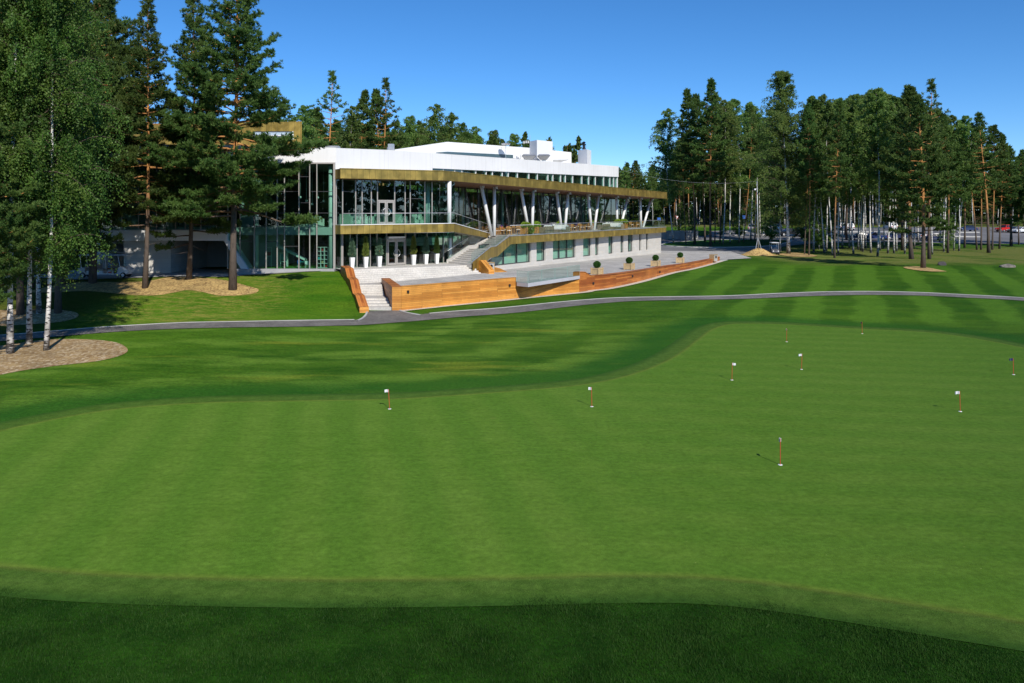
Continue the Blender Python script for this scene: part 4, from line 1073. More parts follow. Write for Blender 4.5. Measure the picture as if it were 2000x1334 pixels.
mb = MB(); mb.prism([lx(189)+[0,.1], lx(189)+[.2,.1], lx(189)+[.2,13], lx(189)+[0,13]], 2.4, 12); part('end_wall', mb, MAT['white'])
mb = MB(); mb.prism([R(61,9), R(61,14.8), R(61.2,14.8), R(61.2,9)], .55, zt(61)-.8); part('end_wall', mb, MAT['stone'])
mb = MB(); p = RP(1139, 8.5); q = RP(1143, 8.5); mb.prism([p, q, q+n2*3, p+n2*3], 5.3, 9.6); part('inner_wall', mb, MAT['interior'])
for k in range(5):
    p = lx(575+9*k)+[0, 2.0+.5*k]; mb = MB(); mb.tube([(p[0], p[1], 11.7), (p[0], p[1], 9.0-.3*(k % 3))], .012, 4); mb.ball((p[0], p[1], 8.9-.3*(k % 3)), .1, .1, .1); part('pendant_lamp', mb, MAT['white_pot'], None, True)
mb = MB(); mb.box(lx(465)[0], lx(520)[0], LY+4, LY+9, 2.6, 5.5); part('inner_wall', mb, MAT['interior'])
MAT['play_grass'] = pm('green_carpet', (.10,.28,.03), .9, .15, 2)
mb = MB(); mb.box(lx(500)[0], LX1-.3, LY+.3, LY+10, 2.585, 2.60); part('carpet', mb, MAT['play_grass'])
for pa, pb, dep, z0, z1 in ((322,345,3.0,6.23,10.2),(350,366,4.2,6.23,9.4),(398,420,3.5,6.23,9.8),(470,492,3.2,6.23,9.9)):
    mb = MB(); Yq = LY+dep; mb.box((pa-CX)/F*Yq, (pb-CX)/F*Yq, Yq, Yq+.3, z0, z1); part('inner_wall', mb, MAT['interior'])
# ------------------------------------------------------------------ plaza, landing, steps
structure('plaza', drape(PLAZA_POLY[:-4]+[(34,113),(36,131),(24.3,134),(8,112),(-2.5,90),(-7,79),(-15,70)], 1.0, 0.0, zplaza, uvrot=math.atan2(d2[1], d2[0])), MAT['plaza'])
S0 = np.array([-14.25, 67.98]); S1 = np.array([-3.75, 74.5]); BL = np.array([-6.35, 77.6]); BR = np.array([-3.65, 73.3])
n_ = np.array([.533,-.846])
mb = MB()
edge = lambda k: (S0 + n_*(.36*k) + d1*(.07*k), S1 + n_*(.36*k) + d1*(.03*k))
back0, back1 = C(-.3, 1.55), C(CE+5, 1.55)
NR = 7
for k in range(NR):
    a, b = edge(k); za = float(zl(a[0]))-.15*k; zb = float(zl(b[0]))-.15*k
    a2, b2 = (back0, back1) if k == 0 else edge(k-1)
    if k == 0: a2 = C(0, 1.6); b2 = np.array([-6.3, 79.3])
    L = np.linalg.norm(b-a)
    w = np.linalg.norm(a2-a)
    ua = float(a@d1)
    mb.poly([q3(a, za), q3(b, zb), q3(b2, float(zl(b2[0]))-.15*k), q3(a2, float(zl(a2[0]))-.15*k)], [(ua, 0), (ua+L, 0), (float(b2@d1), w), (float(a2@d1), w)])
    mb.poly([q3(a, za-.62), q3(b, zb-.62), q3(b, zb), q3(a, za)], [(0,0),(L,0),(L,.15),(0,.15)])
structure('terrace_steps', mb, MAT['step'])
# lower flight between the bench and the pillar
LA = np.array([-13.6, 65.6]); LB = np.array([-10.75, 65.6]); LC = np.array([-11.2, 59.3]); LD = np.array([-8.95, 59.3])
mb = MB()
ys = [0, .06, .12, .18, .24, .30, .66, .77, .88, 1.0]
zs = [1.60-.145*k for k in range(len(ys))]
for i in range(len(ys)-1):
    y0, y1 = ys[i], ys[i+1]
    a, b = LA+(LC-LA)*y0, LB+(LD-LB)*y0; c, d = LA+(LC-LA)*y1, LB+(LD-LB)*y1
    z = zs[i]
    mb.poly([q3(c, z), q3(d, z), q3(b, z), q3(a, z)], [(c[0],c[1]),(d[0],d[1]),(b[0],b[1]),(a[0],a[1])])
    mb.poly([q3(c, z-.3), q3(d, z-.3), q3(d, z), q3(c, z)], [(0,0),(2,0),(2,.15),(0,.15)])
structure('garden_steps', mb, MAT['step'])
pave = [ground(*p)[:2] for p in [(140,547),(230,545),(330,541),(440,541.5),(492,537.5),(570,533.5),(655,529)]] + [np.array([-15.0,69.3]), np.array([-15.4,70.6]), np.array([LX0-3, 79.0]), np.array([LX0-3, 67.0])]
structure('cart_track', drape(pave, 1.0, .05), MAT['concrete'])

# ------------------------------------------------------------------ timber: stepped bench, retaining wall, small bench
bench = empty('stepped_bench', (-12.8, 63, .3), 'long red timber bench stepping down beside the left lawn', 'bench')
BA_, BB_ = np.array([-14.6, 67.8]), np.array([-11.1, 58.0])
ax = (BB_-BA_)/np.linalg.norm(BB_-BA_); rt = np.array([-ax[1], ax[0]]); LBN = np.linalg.norm(BB_-BA_)
prof = [(0,2.98),(.27,2.95),(.387,2.29),(.525,2.21),(.68,1.30),(.81,1.26),(.97,.62),(1.0,.60)]
wd = .68
mbt, mbs = MB(), MB()
u = 0
for (k0_, z0), (k1_, z1) in zip(prof[:-1], prof[1:]):
    a, b = BA_+ax*LBN*k0_, BA_+ax*LBN*k1_
    L = math.hypot(LBN*(k1_-k0_), z1-z0)
    mbt.poly([q3(a, z0), q3(b, z1), q3(b+rt*wd, z1), q3(a+rt*wd, z0)], [(0, u), (0, u+L), (wd, u+L), (wd, u)]) if False else mbt.poly([q3(a, z0), q3(b, z1), q3(b+rt*wd, z1), q3(a+rt*wd, z0)], [(u, 0), (u+L, 0), (u+L, wd), (u, wd)])
    for off, fl_ in ((0, False), (wd, True)):
        p, q = a+rt*off, b+rt*off
        g0, g1 = [-.2 if k_ > .9 else (1.6-2.2*(k_)) for k_ in (k0_, k1_)]
        pts = [q3(p, g0), q3(q, g1), q3(q, z1), q3(p, z0)]
        mbs.poly(pts if not fl_ else pts[::-1], [(LBN*k0_, g0), (LBN*k1_, g1), (LBN*k1_, z1), (LBN*k0_, z0)] if not fl_ else [(LBN*k0_, z0), (LBN*k1_, z1), (LBN*k1_, g1), (LBN*k0_, g0)])
e = BA_+ax*LBN; mbe = MB(); wallq(mbe, e, e+rt*wd, -.1, .6)
mbs.poly([q3(BA_+rt*wd, 1.5), q3(BA_, 1.5), q3(BA_, 2.98), q3(BA_+rt*wd, 2.98)], [(0,0),(.7,0),(.7,1.4),(0,1.4)])
mbf = [f for f in mbt.f]
obj('seat', mbt, MAT['timber_red'], bench); obj('side_panel', mbs, MAT['timber_red'], bench); obj('end_panel', mbe, MAT['timber'], bench)

tw = empty('timber_wall', (0, 66, .3), 'long larch plank retaining wall round the plaza, ending in a bench', 'wall')
PF0, PF1 = np.array([-8.9, 59.1]), np.array([-8.22, 59.1]); PB0, PB1 = np.array([-10.95, 66.8]), np.array([-10.3, 66.8])
mb = MB(); wallq(mb, PB0, PF0, .0, 1.98); wallq(mb, PF1, PB1, .9, 1.98); wallq(mb, PB1, PB0, .9, 1.98)
obj('pillar_side', mb, MAT['timber_red'], tw)
mb = MB(); wallq(mb, PF0, PF1, .0, 1.98); obj('pillar_front', mb, MAT['timber'], tw)
mb = MB(); mb.prism([PF0+[-.03,-.03], PF1+[.03,-.03], PB1+[.03,.0], PB0+[-.03,0]], 1.985, 2.02); obj('pillar_cap', mb, MAT['timber_red'], tw)
N0 = ground(1008, 583)[:2]; FW0 = PF1+np.array([0,.06])
N0 = FW0 + (np.array([.34, 66.3])-FW0)
mb = MB(); wallq(mb, FW0, N0, .0, 1.97, .0, 2.07); nw = np.array([-(N0-FW0)[1], (N0-FW0)[0]])/np.linalg.norm(N0-FW0)
wallq(mb, N0, N0+nw*.35, .0, 2.07); wallq(mb, N0+nw*.35, FW0+nw*.35, .9, 2.07, .9, 1.97); obj('front_panel', mb, MAT['timber'], tw)
mb = MB(); bar(mb, FW0, N0, 1.975, 2.01, .03, .38, 2.075, 2.11); obj('coping', mb, MAT['timber'], tw)
V0 = np.array([.95, 66.75]); V1 = np.array([6.0, 70.92])
mb = MB()
mb.poly([q3(N0+nw*.02, .0), q3(V0, .0), q3(V0, .62), q3(N0+nw*.02, 1.72)], [(0,0),(1,0),(1,.6),(0,1.7)])
mb.poly([q3(V0, .0), q3(V1, .2), q3(V1, 1.62), q3(V0+nw*.0, .62)], [(0,0),(7,.2),(7,1.5),(0,.62)])
mb.poly([q3(V0, .62), q3(V1, 1.62), q3(V1+nw*1.6, 1.6), q3(N0+nw*1.6, 1.6), q3(N0+nw*.02, 1.72)], [(0,0),(7,0),(7,1.5),(0,1.5),(0,.5)])
obj('sloping_panel', mb, MAT['timber'], tw)
# right-hand stretch: post, slope, then a long seat-height wall curving away
WL = spline([(6.05,71.5),(6.75,71.9),(7.25,70.9)], 1)
rb = [ground(px, py)[:2] for px, py in [(1137,568.5),(1157,572)]]
wpx = [(1131,567.5),(1155,562.5)]
RW = spline([(6.0,70.9),(7.2,72.4),(8.98,74.2),(12.9,80.2),(17.5,88.4),(21.4,94.4),(27.85,106.8)], 8)
top_z = lambda s: np.interp(s, [0,.5,.9,1.9,4,60], [2.24,2.24,2.22,1.80,1.76,1.55])
mbf, mbc, mbb = MB(), MB(), MB(); s = 0
for i in range(len(RW)-1):
    a, b = RW[i], RW[i+1]; L = np.linalg.norm(b-a); t = (b-a)/L; n = np.array([-t[1], t[0]])
    n0 = n
    sub = max(1, int(L/.5)) if s < 3 else 1
    for k in range(sub):
        p, q = a+(b-a)*k/sub, a+(b-a)*(k+1)/sub; sa, sb = s+L*k/sub, s+L*(k+1)/sub
        za, zb = float(top_z(sa)), float(top_z(sb))
        wallq(mbf, p, q, 0.2, za, 0.2, zb, 0, sa); wallq(mbb, q+n*.62, p+n*.62, .9, zb, .9, za, 0, sa)
        mbc.poly([q3(p-n*.03, za+.002), q3(q-n*.03, zb+.002), q3(q+n*.66, zb+.002), q3(p+n*.66, za+.002)], [(sa,0),(sb,0),(sb,.66),(sa,.66)])
        mbc.poly([q3(p-n*.03, za-.04), q3(q-n*.03, zb-.04), q3(q-n*.03, zb+.002), q3(p-n*.03, za+.002)], [(sa,0),(sb,0),(sb,.04),(sa,.04)])
    s += L
t = RW[-1]-RW[-2]; t /= np.linalg.norm(t); n = np.array([-t[1], t[0]]); e = RW[-1]
wallq(mbf, e, e+n*.62, .4, 1.72); wallq(mbf, RW[0]+n0*.62, RW[0], .4, 2.22)
obj('front_panel', mbf, MAT['timber_red'], tw); obj('back_panel', mbb, MAT['timber_red'], tw); obj('seat', mbc, MAT['timber_red'], tw)
def wall_lamp(p, n, z):
    mb = MB(); c = np.array(p) - n*.05
    mb.box(c[0]-.075, c[0]+.075, c[1]-.075, c[1]+.075, z-.09, z+.09); obj('wall_lamp', mb, MAT['black'], tw)
nF = nw
for px, py in ((796.5,569.5),(995,557)):
    k = onl(px, 0, FW0, (N0-FW0)/np.linalg.norm(N0-FW0), nw); p = FW0+(N0-FW0)/np.linalg.norm(N0-FW0)*k; wall_lamp(p, nw, zat(py, p[1]))
for px, py in ((1158,553),(1238.5,539),(1286.5,531)):
    j = int(np.argmin(np.abs((RW[:,0]/RW[:,1]*F+CX)-px))); p = RW[j]; t = RW[min(j+1,len(RW)-1)]-RW[j-1]; t /= np.linalg.norm(t); wall_lamp(p, np.array([-t[1],t[0]]), zat(py, p[1]))
# gravel strip at the wall's foot
gl = np.vstack([[FW0+np.array([-.1,-.25])], [N0+np.array([.2,-.3])], [V0+np.array([.1,-.3])], [V1+np.array([.25,-.3])], RW[6:]+np.array([.28,-.16])])
structure('gravel_strip', strip(spline(gl, 3), .62, .05), MAT['gravel'])

# cantilevered platform with glass balustrade
MAT['slab_grey'] = pm('pale_slab_render', (.50,.50,.53), .7, .06, 1)
pf = empty('viewing_platform', (2.5, 68, 1.4), 'white cantilevered platform with clear glass balustrade over the timber wall', 'platform')
T0, T1, T2 = np.array([.42, 65.95]), np.array([1.30, 64.9]), np.array([6.02, 70.8])
mb = MB(); mb.prism([T0, T1, T2, N0+nw*1.8+np.array([.6,1.0])], [1.43,1.43,1.63,1.47], [1.74,1.74,1.91,1.76]); obj('slab', mb, MAT['slab_grey'], pf)
mb = MB(); dk = [T0+[.05,.04], T1+[.02,.12], T2+[-.08,.0], N0+nw*1.7+np.array([.6,1.0])]; mb.poly([q3(p, z) for p, z in zip(dk, [1.745,1.745,1.912,1.767])], [tuple(p) for p in dk]); obj('deck', mb, MAT['plaza'], pf)
club_s = club
def rail_into(root, pts, h, panel):
    pts = [np.array(p, float) for p in pts]
    mb = MB(); mb.tube([p+[0,0,h+.006] for p in pts], .011, 5); obj('glass_edge', mb, MAT['glass_edge'], root)
    for a, b in zip(pts[:-1], pts[1:]):
        n = max(1, round(np.linalg.norm(b-a)/panel))
        for k in range(n):
            p = a+(b-a)*(k+.008)/n; q = a+(b-a)*(k+.992)/n
            t = (q-p)/np.linalg.norm(q-p)*.009; w_ = np.array([-t[1], t[0], 0])
            mb = MB(); mb.poly([p, q, q+[0,0,h], p+[0,0,h]]); pn = obj('glass_panel', mb, MAT['rail_glass'], root); mb = MB(); mb.tube([p, p+[0,0,h]], .009, 4); mb.tube([q, q+[0,0,h]], .009, 4); obj('edge', mb, MAT['glass_edge'], pn)
rail_into(pf, [q3(T0+[0,.5], 1.74), q3(T0, 1.74), q3(T1, 1.74), q3(T2, 1.91)], .95, 1.9)

# right small timber bench beside the stair, with a planter edge
sb = empty('sloped_bench', (-3.3, 74, 1.9), 'short timber bench sloping down the steps beside the litter bin', 'bench')
pp = [(925.5,507.5),(939,508),(955.5,526)]; 
q = [W(925.5,508,75.6), W(938.5,508.5,74.7), W(954.5,527.5,73.2)]
wv = np.array([.5,.33,0])
for i, nm in ((0,'seat'),(1,'sloping_seat')):
    a, b = q[i], q[i+1]; mb = MB(); lo = lambda p, k: np.array([p[0], p[1], k])
    mb.hexa([lo(a,1.7), lo(b,1.7), lo(b+wv,1.7), lo(a+wv,1.7), a, b, b+wv, a+wv]); obj(nm, mb, MAT['timber'], sb)
sb2 = top('timber_ramp', MB().prism([W(963,528,77)[:2], W(991,526.5,79)[:2], W(978,518.5,82)[:2], W(963,518.5,81)[:2]], 1.4, [1.92,1.66,1.80,2.05]), MAT['timber'], 'low sloping larch deck piece between litter bin and stone plinth', 'deck')

# ------------------------------------------------------------------ main stair up to the terrace
st = empty('terrace_stair', (-3.5, 80, 2.6), 'wide pale stone staircase with brass side climbing to the terrace', 'staircase')
TRr, TLl = R(tS-.02, .0), R(tS, 0) + np.array([-.533,.846])*4.1
zs0, zs1 = 2.66, zt(tS)
Lk = [0, .46, .60, 1.0]; Lz = [zs0, zs0+(zs1-zs0)*.5, zs0+(zs1-zs0)*.5, zs1]
stz = lambda k: float(np.interp(k, Lk, Lz))
ks = list(np.linspace(0, .46, 9)) + list(np.linspace(.60, 1.0, 9))
mb = MB()
for i in range(len(ks)-1):
    a, b = ks[i], ks[i+1]; z = zs0 + (zs1-zs0)*(min(i, 8)+1 if i < 8 else i)/16 if i != 8 else stz(.5)
    l0, r0 = BL+(TLl-BL)*a, BR+(TRr-BR)*a; l1, r1 = BL+(TLl-BL)*b, BR+(TRr-BR)*b
    rt_ = (r0-l0)/np.linalg.norm(r0-l0)*.25
    l0, l1, r0, r1 = l0+rt_*1.6, l1+rt_*1.6, r0-rt_*.6, r1-rt_*.6
    mb.poly([q3(l0, z), q3(r0, z), q3(r1, z), q3(l1, z)][::1], [(0,a*9),(4.2,a*9),(4.2,b*9),(0,b*9)])
    mb.poly([q3(l0, z-.4), q3(r0, z-.4), q3(r0, z), q3(l0, z)], [(0,0),(4.2,0),(4.2,.15),(0,.15)])
obj('steps', mb, MAT['step'], st)
def stringer(P0, P1, w0, w1, up, dn, mats, nm, inner=0):
    mb = MB()
    kk = [0,.46,.60,1.0]; v = (P1-P0); t = v/np.linalg.norm(v); n = np.array([t[1], -t[0]]); u = 0
    for a, b in zip(kk[:-1], kk[1:]):
        p, q = P0+v*a, P0+v*b; za, zb = stz(a), stz(b)
        mb.hexa([q3(p+n*w0, max(za+dn, zs0-.1)), q3(q+n*w0, max(zb+dn, zs0-.1)), q3(q+n*w1, max(zb+dn, zs0-.1)), q3(p+n*w1, max(za+dn, zs0-.1)), q3(p+n*w0, za+up), q3(q+n*w0, zb+up), q3(q+n*w1, zb+up), q3(p+n*w1, za+up)])
    return obj(nm, mb, mats, st)
stringer(BL, TLl, .45, -.02, .30, -.6, MAT['step'], 'left_stringer')
mb = MB(); u = 0; vR = TRr-BR
for a, b in ((.0,.46),(.46,.60),(.60,1.0)):
    p, q = BR+vR*a, BR+vR*b; za, zb = stz(a)+.25, stz(b)+(.25 if b < 1 else -.02); L = np.linalg.norm(q-p)
    lo_ = lambda k, z: z-.95
    tt_ = (q-p)/L; nn = np.array([tt_[1], -tt_[0]])*.03
    mb.poly([q3(p+nn, max(za-1.05, 1.6)), q3(q+nn, zb-(.95 if b < 1 else .86)), q3(q+nn, zb), q3(p+nn, za)], [(u, za-1), (u+L, zb-1), (u+L, zb), (u, za)]); 
    mb.poly([q3(p+nn, za), q3(q+nn, zb), q3(q-nn*4, zb), q3(p-nn*4, za)], [(u,0),(u+L,0),(u+L,.1),(u,.1)]); u += L
obj('brass_side', mb, MAT['gold'], st)
mb = MB(); nn = np.array([vR[1], -vR[0]])/np.linalg.norm(vR)
mb.tube([q3(BR+vR*a-nn*.05, stz(a)+(.31 if a < 1 else .06)) for a in kk_] if (kk_ := [0,.46,.6,1.0]) else [], .045, 6); obj('coping_rail', mb, MAT['steel'], st)
vL = TLl-BL; nl = np.array([vL[1], -vL[0]])/np.linalg.norm(vL)
for a, b in ((0,.23),(.23,.46),(.46,.6),(.6,.8),(.8,1.0)):
    for P0, v, o_, h0 in ((BL, vL, nl*.1, .30), (BR, vR, -nn*.12, .26)):
        p, q_ = P0+v*(a+.003)+o_, P0+v*(b-.003)+o_; mb = MB(); mb.poly([q3(p, stz(a)+h0), q3(q_, stz(b)+h0), q3(q_, stz(b)+1.15), q3(p, stz(a)+1.15)]); obj('glass_panel', mb, MAT['rail_glass'], st)
mb = MB(); mb.tube([q3(BL+vL*a+nl*.1, stz(a)+1.17) for a in kk_], .03, 6); obj('handrail', mb, MAT['steel'], st, True)
mb = MB(); mb.prism([BL+vL*.08, TLl, TRr-vR*.02, BR+vR*.08], [2.2, 4.2, 4.2, 2.2], [2.55, 4.6, 4.6, 2.55]); obj('underside', mb, MAT['concrete'], st)

# ------------------------------------------------------------------ potted conifers at the entrance
def leaf_mesh(name, C_, A_, L, w, rng, cone=.8, k=6, jitter=0.0):
    """k kite-shaped blades round every centre, along its axis"""
    n = len(C_); c = np.repeat(C_, k, 0); a = np.repeat(A_, k, 0)
    d = a + rng.normal(0, cone, (n*k, 3)); d /= np.linalg.norm(d, axis=1)[:,None]
    if jitter: c = c + rng.normal(0, jitter, c.shape)
    s = np.cross(d, rng.normal(0, 1, d.shape)); s /= np.linalg.norm(s, axis=1)[:,None]+1e-9
    l = (L*rng.uniform(.65, 1.2, n*k))[:,None]; ww = (w*rng.uniform(.7, 1.3, n*k))[:,None]*.5
    V = np.stack([c, c+d*l*.45+s*ww, c+d*l, c+d*l*.45-s*ww], 1).reshape(-1, 3)
    me = bpy.data.meshes.new(name); fill_mesh(me, V, np.arange(len(V)).reshape(-1, 4)); return me
def conifer_mesh(seed, h, r, blue):
    rng = np.random.default_rng(seed); n = 900
    z = rng.uniform(0, 1, n); rr = r*np.minimum(1, .35+z*5)*np.power(1-z, .62)*(.72+.28*rng.uniform(0, 1, n)**.5)*(1+.18*np.sin(z*31+rng.uniform(0,6)))
    an = rng.uniform(0, 2*math.pi, n); rad = rr*rng.uniform(.55, 1.02, n)
    Cc = np.stack([rad*np.cos(an), rad*np.sin(an), z*h], 1); Ax = np.stack([np.cos(an)*.8, np.sin(an)*.8, np.full(n, .9)], 1)
    return leaf_mesh('foliage', Cc, Ax, .17, .035, rng, .35, 5)
ppx = [(687.6,1.62,.30,1),(714.3,1.72,.28,0),(741,1.62,.34,1),(807.7,1.68,.31,0),(832,1.62,.33,1),(853,1.66,.27,0)]
pl_l = ['blue-green conifer in a tapered white pot, nearest the stepped bench','slim yellow-green conifer in a white pot, second from the stepped bench','broad blue-green conifer in a white pot just left of the lower entrance door','yellow-green conifer in a white pot just right of the lower entrance door','full blue-green conifer in a white pot, second right of the lower door','slim conifer in a white pot nearest the terrace stair']
for i, ((px, h, r, bl), lb) in enumerate(zip(ppx, pl_l)):
    p = GL(px) + nG*.75; p = p*(GL(px)@np.array([0,1.])-.55)/(GL(px)@np.array([0,1.])) if False else GLo(px, .7); z = float(zl(p[0]))
    e = empty('potted_conifer', (p[0], p[1], z), lb, 'potted tree', 'conifers in white pots along the entrance', math.atan2(dG[1], dG[0])-.25, False)
    mb = MB(); mb.tbox(0, 0, 0, .95, .27, .27, .40, .40); mb.box(-.18, .18, -.18, .18, .952, .955); obj('pot', mb, MAT['white_pot'], e)
    o = link('foliage', conifer_mesh(20+i, h, r, bl), MAT['thuja_blue' if bl else 'thuja_green'], e); o.location = (0,0,.93)
    mb = MB(); mb.tube([(0,0,.9),(0,0,1.5)], .03, 6); obj('stem', mb, MAT['pine_bark'], e)

# box balls in wooden tubs along the wall
def ball_leaves(seed, r, n=700, L=.07, w=.05, sq=1.0):
    rng = np.random.default_rng(seed); d = rng.normal(0, 1, (n, 3)); d /= np.linalg.norm(d, axis=1)[:,None]
    c = d*r*rng.uniform(.86, 1.03, n)[:,None]; c[:,2] *= sq
    return leaf_mesh('shrub', c, d, L, w, rng, .7, 4)
def tub(mb, s, h):
    mb.box(-s/2, s/2, -s/2, s/2, .04, h)
    for sx in (-1, 1):
        for sy in (-1, 1): mb.box(sx*s/2-.06, sx*s/2+.06, sy*s/2-.06, sy*s/2+.06, 0, h+.07)
    for sx in (-1,1):
        mb.box(sx*s/2-.03, sx*s/2+.03, -s/2+.06, s/2-.06, h-.09, h+.03); mb.box(-s/2+.06, s/2-.06, sx*s/2-.03, sx*s/2+.03, h-.09, h+.03)
pb_l = ['round box ball in a wooden tub nearest the glass platform','round box ball in a wooden tub, second from the glass platform','round box ball in a wooden tub, second from the wooden litter bin','round box ball in a wooden tub nearest the wooden litter bin']
for i, ((px, Y, h), lb) in enumerate(zip([(1166,78,.62),(1229,85.5,.62),(1280.5,91,.62),(1328.5,99,.62)], pb_l)):
    x = (px-CX)/F*Y; z = float(zplaza(x, Y))
    e = empty('potted_box_ball', (x, Y, z), lb, 'potted shrub', 'box balls in wooden tubs along the timber wall', .95+.1*i, False)
    mb = MB(); tub(mb, .82, h); obj('tub', mb, MAT['pale_wood'], e)
    o = link('shrub', ball_leaves(40+i, .335, 900, .07, .05, .92), MAT['box_leaves'], e); o.location = (0,0,h+.36)
    mb = MB(); mb.ball((0,0,h+.36), .28, .28, .25, 12, 8); obj('inner_twigs', mb, MAT['box_leaves'], e, True)
def litter_bin(px, Y, s, h, lb, rz):
    x = (px-CX)/F*Y; z = float(zplaza(x, Y))
    e = empty('litter_bin', (x, Y, z), lb, 'litter bin', 'wooden litter bins on the plaza', rz, False)
    mb = MB()
    for k in range(6):
        for (ax_, sg) in (('x',-1),('y',1),('x',1)):
            u0 = -s/2+s*k/6+.01; u1 = -s/2+s*(k+1)/6-.01
            if ax_ == 'x': mb.box(sg*s/2-.025, sg*s/2+.025, u0, u1, .05, h)
            else: mb.box(u0, u1, sg*s/2-.025, sg*s/2+.025, .05, h)
    obj('slatted_sides', mb, MAT['pale_wood'], e)
    mb = MB(); mb.box(-s/2+.03, s/2-.03, -s/2+.02, s/2-.03, .03, h-.06); obj('body', mb, MAT['concrete'], e)
    mb = MB(); mb.tube([(.02,-s/2-.012,h*.66),(.02,-s/2+.02,h*.66)], s*.22, 14); obj('opening', mb, MAT['black'], e)
    mb = MB(); mb.box(-s/2-.03, s/2+.03, -s/2-.03, s/2+.03, h, h+.04); obj('lid', mb, MAT['pale_wood'], e)
litter_bin(1393.5, 103.5, .75, .85, 'wooden litter bin at the far end of the timber wall', .75)
litter_bin(955.5, 76.6, .72, .95, 'wooden litter bin beside the sloped bench under the stair', .6)

# ------------------------------------------------------------------ terrace furniture
ang = math.atan2(d2[1], d2[0])
def on_terrace(px, inset):
    t = onl(px, inset); p = R(t, inset); return p[0], p[1], zt(t)+.005
def mk_chair():
    e = empty('terrace_chair', (0,0,0), 'x', 'chair', 'wooden chairs on the terrace', 0, False)
    mb = MB(); mb.box(-.25,.25,-.25,.25,.42,.455); obj('seat', mb, MAT['teak'], e)
    mb = MB(); mb.box(-.22,.22,-.2,.22,.456,.51); obj('cushion', mb, MAT['cushion'], e)
    mb = MB(); mb.box(-.26,.26,.235,.27,.80,.90); mb.box(-.26,.26,.235,.27,.55,.60)
    for k in range(6): mb.box(-.22+.075*k, -.18+.075*k, .24,.262,.60,.80)
    obj('backrest', mb, MAT['teak'], e)
    for sx in (-1,1):
        mb = MB(); mb.box(sx*.255-.025, sx*.255+.025, -.25,-.2, 0,.66); obj('leg', mb, MAT['teak'], e)
        mb = MB(); mb.box(sx*.255-.025, sx*.255+.025, .225,.28, 0,.90); obj('leg', mb, MAT['teak'], e)
        mb = MB(); mb.box(sx*.255-.035, sx*.255+.035, -.27,.23, .66,.69); obj('armrest', mb, MAT['teak'], e)
    return e
def mk_table():
    e = empty('terrace_table', (0,0,0), 'x', 'table', 'wooden tables on the terrace', 0, False)
    mb = MB(); mb.box(-.65,.65,-.4,.4,.70,.745); obj('tabletop', mb, MAT['teak'], e)
    mb = MB(); mb.box(-.58,.58,-.33,.33,.62,.70); obj('apron', mb, MAT['teak'], e)
    for sx in (-1,1):
        for sy in (-1,1): mb = MB(); mb.box(sx*.56-.04, sx*.56+.04, sy*.32-.04, sy*.32+.04, 0,.62); obj('leg', mb, MAT['teak'], e)
    return e
def mk_sofa():
    e = empty('wicker_sofa', (0,0,0), 'x', 'sofa', 'wicker sofas on the terrace', 0, False)
    mb = MB(); mb.box(-1.0,1.0,-.42,.36,.06,.38); obj('base', mb, MAT['wicker'], e)
    mb = MB(); mb.box(-1.0,1.0,.36,.52,.06,.82); obj('backrest', mb, MAT['wicker'], e)
    for sx in (-1,1): mb = MB(); mb.box(sx*1.07-.07, sx*1.07+.07, -.44,.52,.06,.72); obj('armrest', mb, MAT['wicker'], e)
    mb = MB(); mb.box(-.98,.98,-.44,.34,.381,.52); obj('seat_cushion', mb, MAT['cushion'], e)
    mb = MB(); mb.tbox(0,.29,.525,.95,1.9,.14,1.9,.1); obj('back_cushion', mb, MAT['cushion'], e)
    return e
def mk_pillow():
    mb = MB(); s=.26
    mb.poly([(-s,-.03,-s),(0,-.11,0),(s,-.03,-s)]); mb.poly([(s,-.03,-s),(0,-.11,0),(s,-.03,s)]); mb.poly([(s,-.03,s),(0,-.11,0),(-s,-.03,s)]); mb.poly([(-s,-.03,s),(0,-.11,0),(-s,-.03,-s)])
    mb.poly([(-s,-.03,-s),(s,-.03,-s),(0,.07,0)]); mb.poly([(s,-.03,-s),(s,-.03,s),(0,.07,0)]); mb.poly([(s,-.03,s),(-s,-.03,s),(0,.07,0)]); mb.poly([(-s,-.03,s),(-s,-.03,-s),(0,.07,0)])
    return mb
CH, TB_, SF = mk_chair(), mk_table(), mk_sofa()
used = set()
def put(proto, loc, rz, label):
    o = proto if proto.name not in used else copy_tree(proto)
    used.add(proto.name); o.location = loc; o.rotation_euler = (0,0,rz); o['label'] = label; return o
chairs = [(971,2.9,.2),(976,4.0,2.9),(983,3.0,.1),(989,4.4,3.2),(994,2.2,-.9),(999.5,4.3,3.0),(1012,3.4,2.2),(1110.5,2.9,1.4),(1120,2.4,-.3),(1128,4.1,2.9),(1137.5,2.3,.0),(1146,4.0,3.3),(1152,2.5,.5),(1158.5,3.4,-1.6),(1233,3.0,-.5),(1247,2.6,.2),(1254,3.8,2.6)]
cl = ['on its own beside the stair-head column','behind the first table by the stair head','turned to the first table by the stair head','at the back of the first table near the stair head','angled outward at the top of the stair','at the far corner of the first table','beside the leafy wooden trough at the stair end','by the end of the middle dining group nearest the stair','facing the glass rail in the middle dining group','behind the middle table, nearest the stair','centred on the rail side of the middle table','behind the middle table, farther from the stair','turned slightly at the far end of the middle table','at the far end of the middle group beside the column','alone at the far end of the terrace','in front of the last table on the terrace','behind the last table on the terrace']
for (px, ins, r), lb in zip(chairs, cl): put(CH, on_terrace(px, ins), ang+r, 'teak chair '+lb)
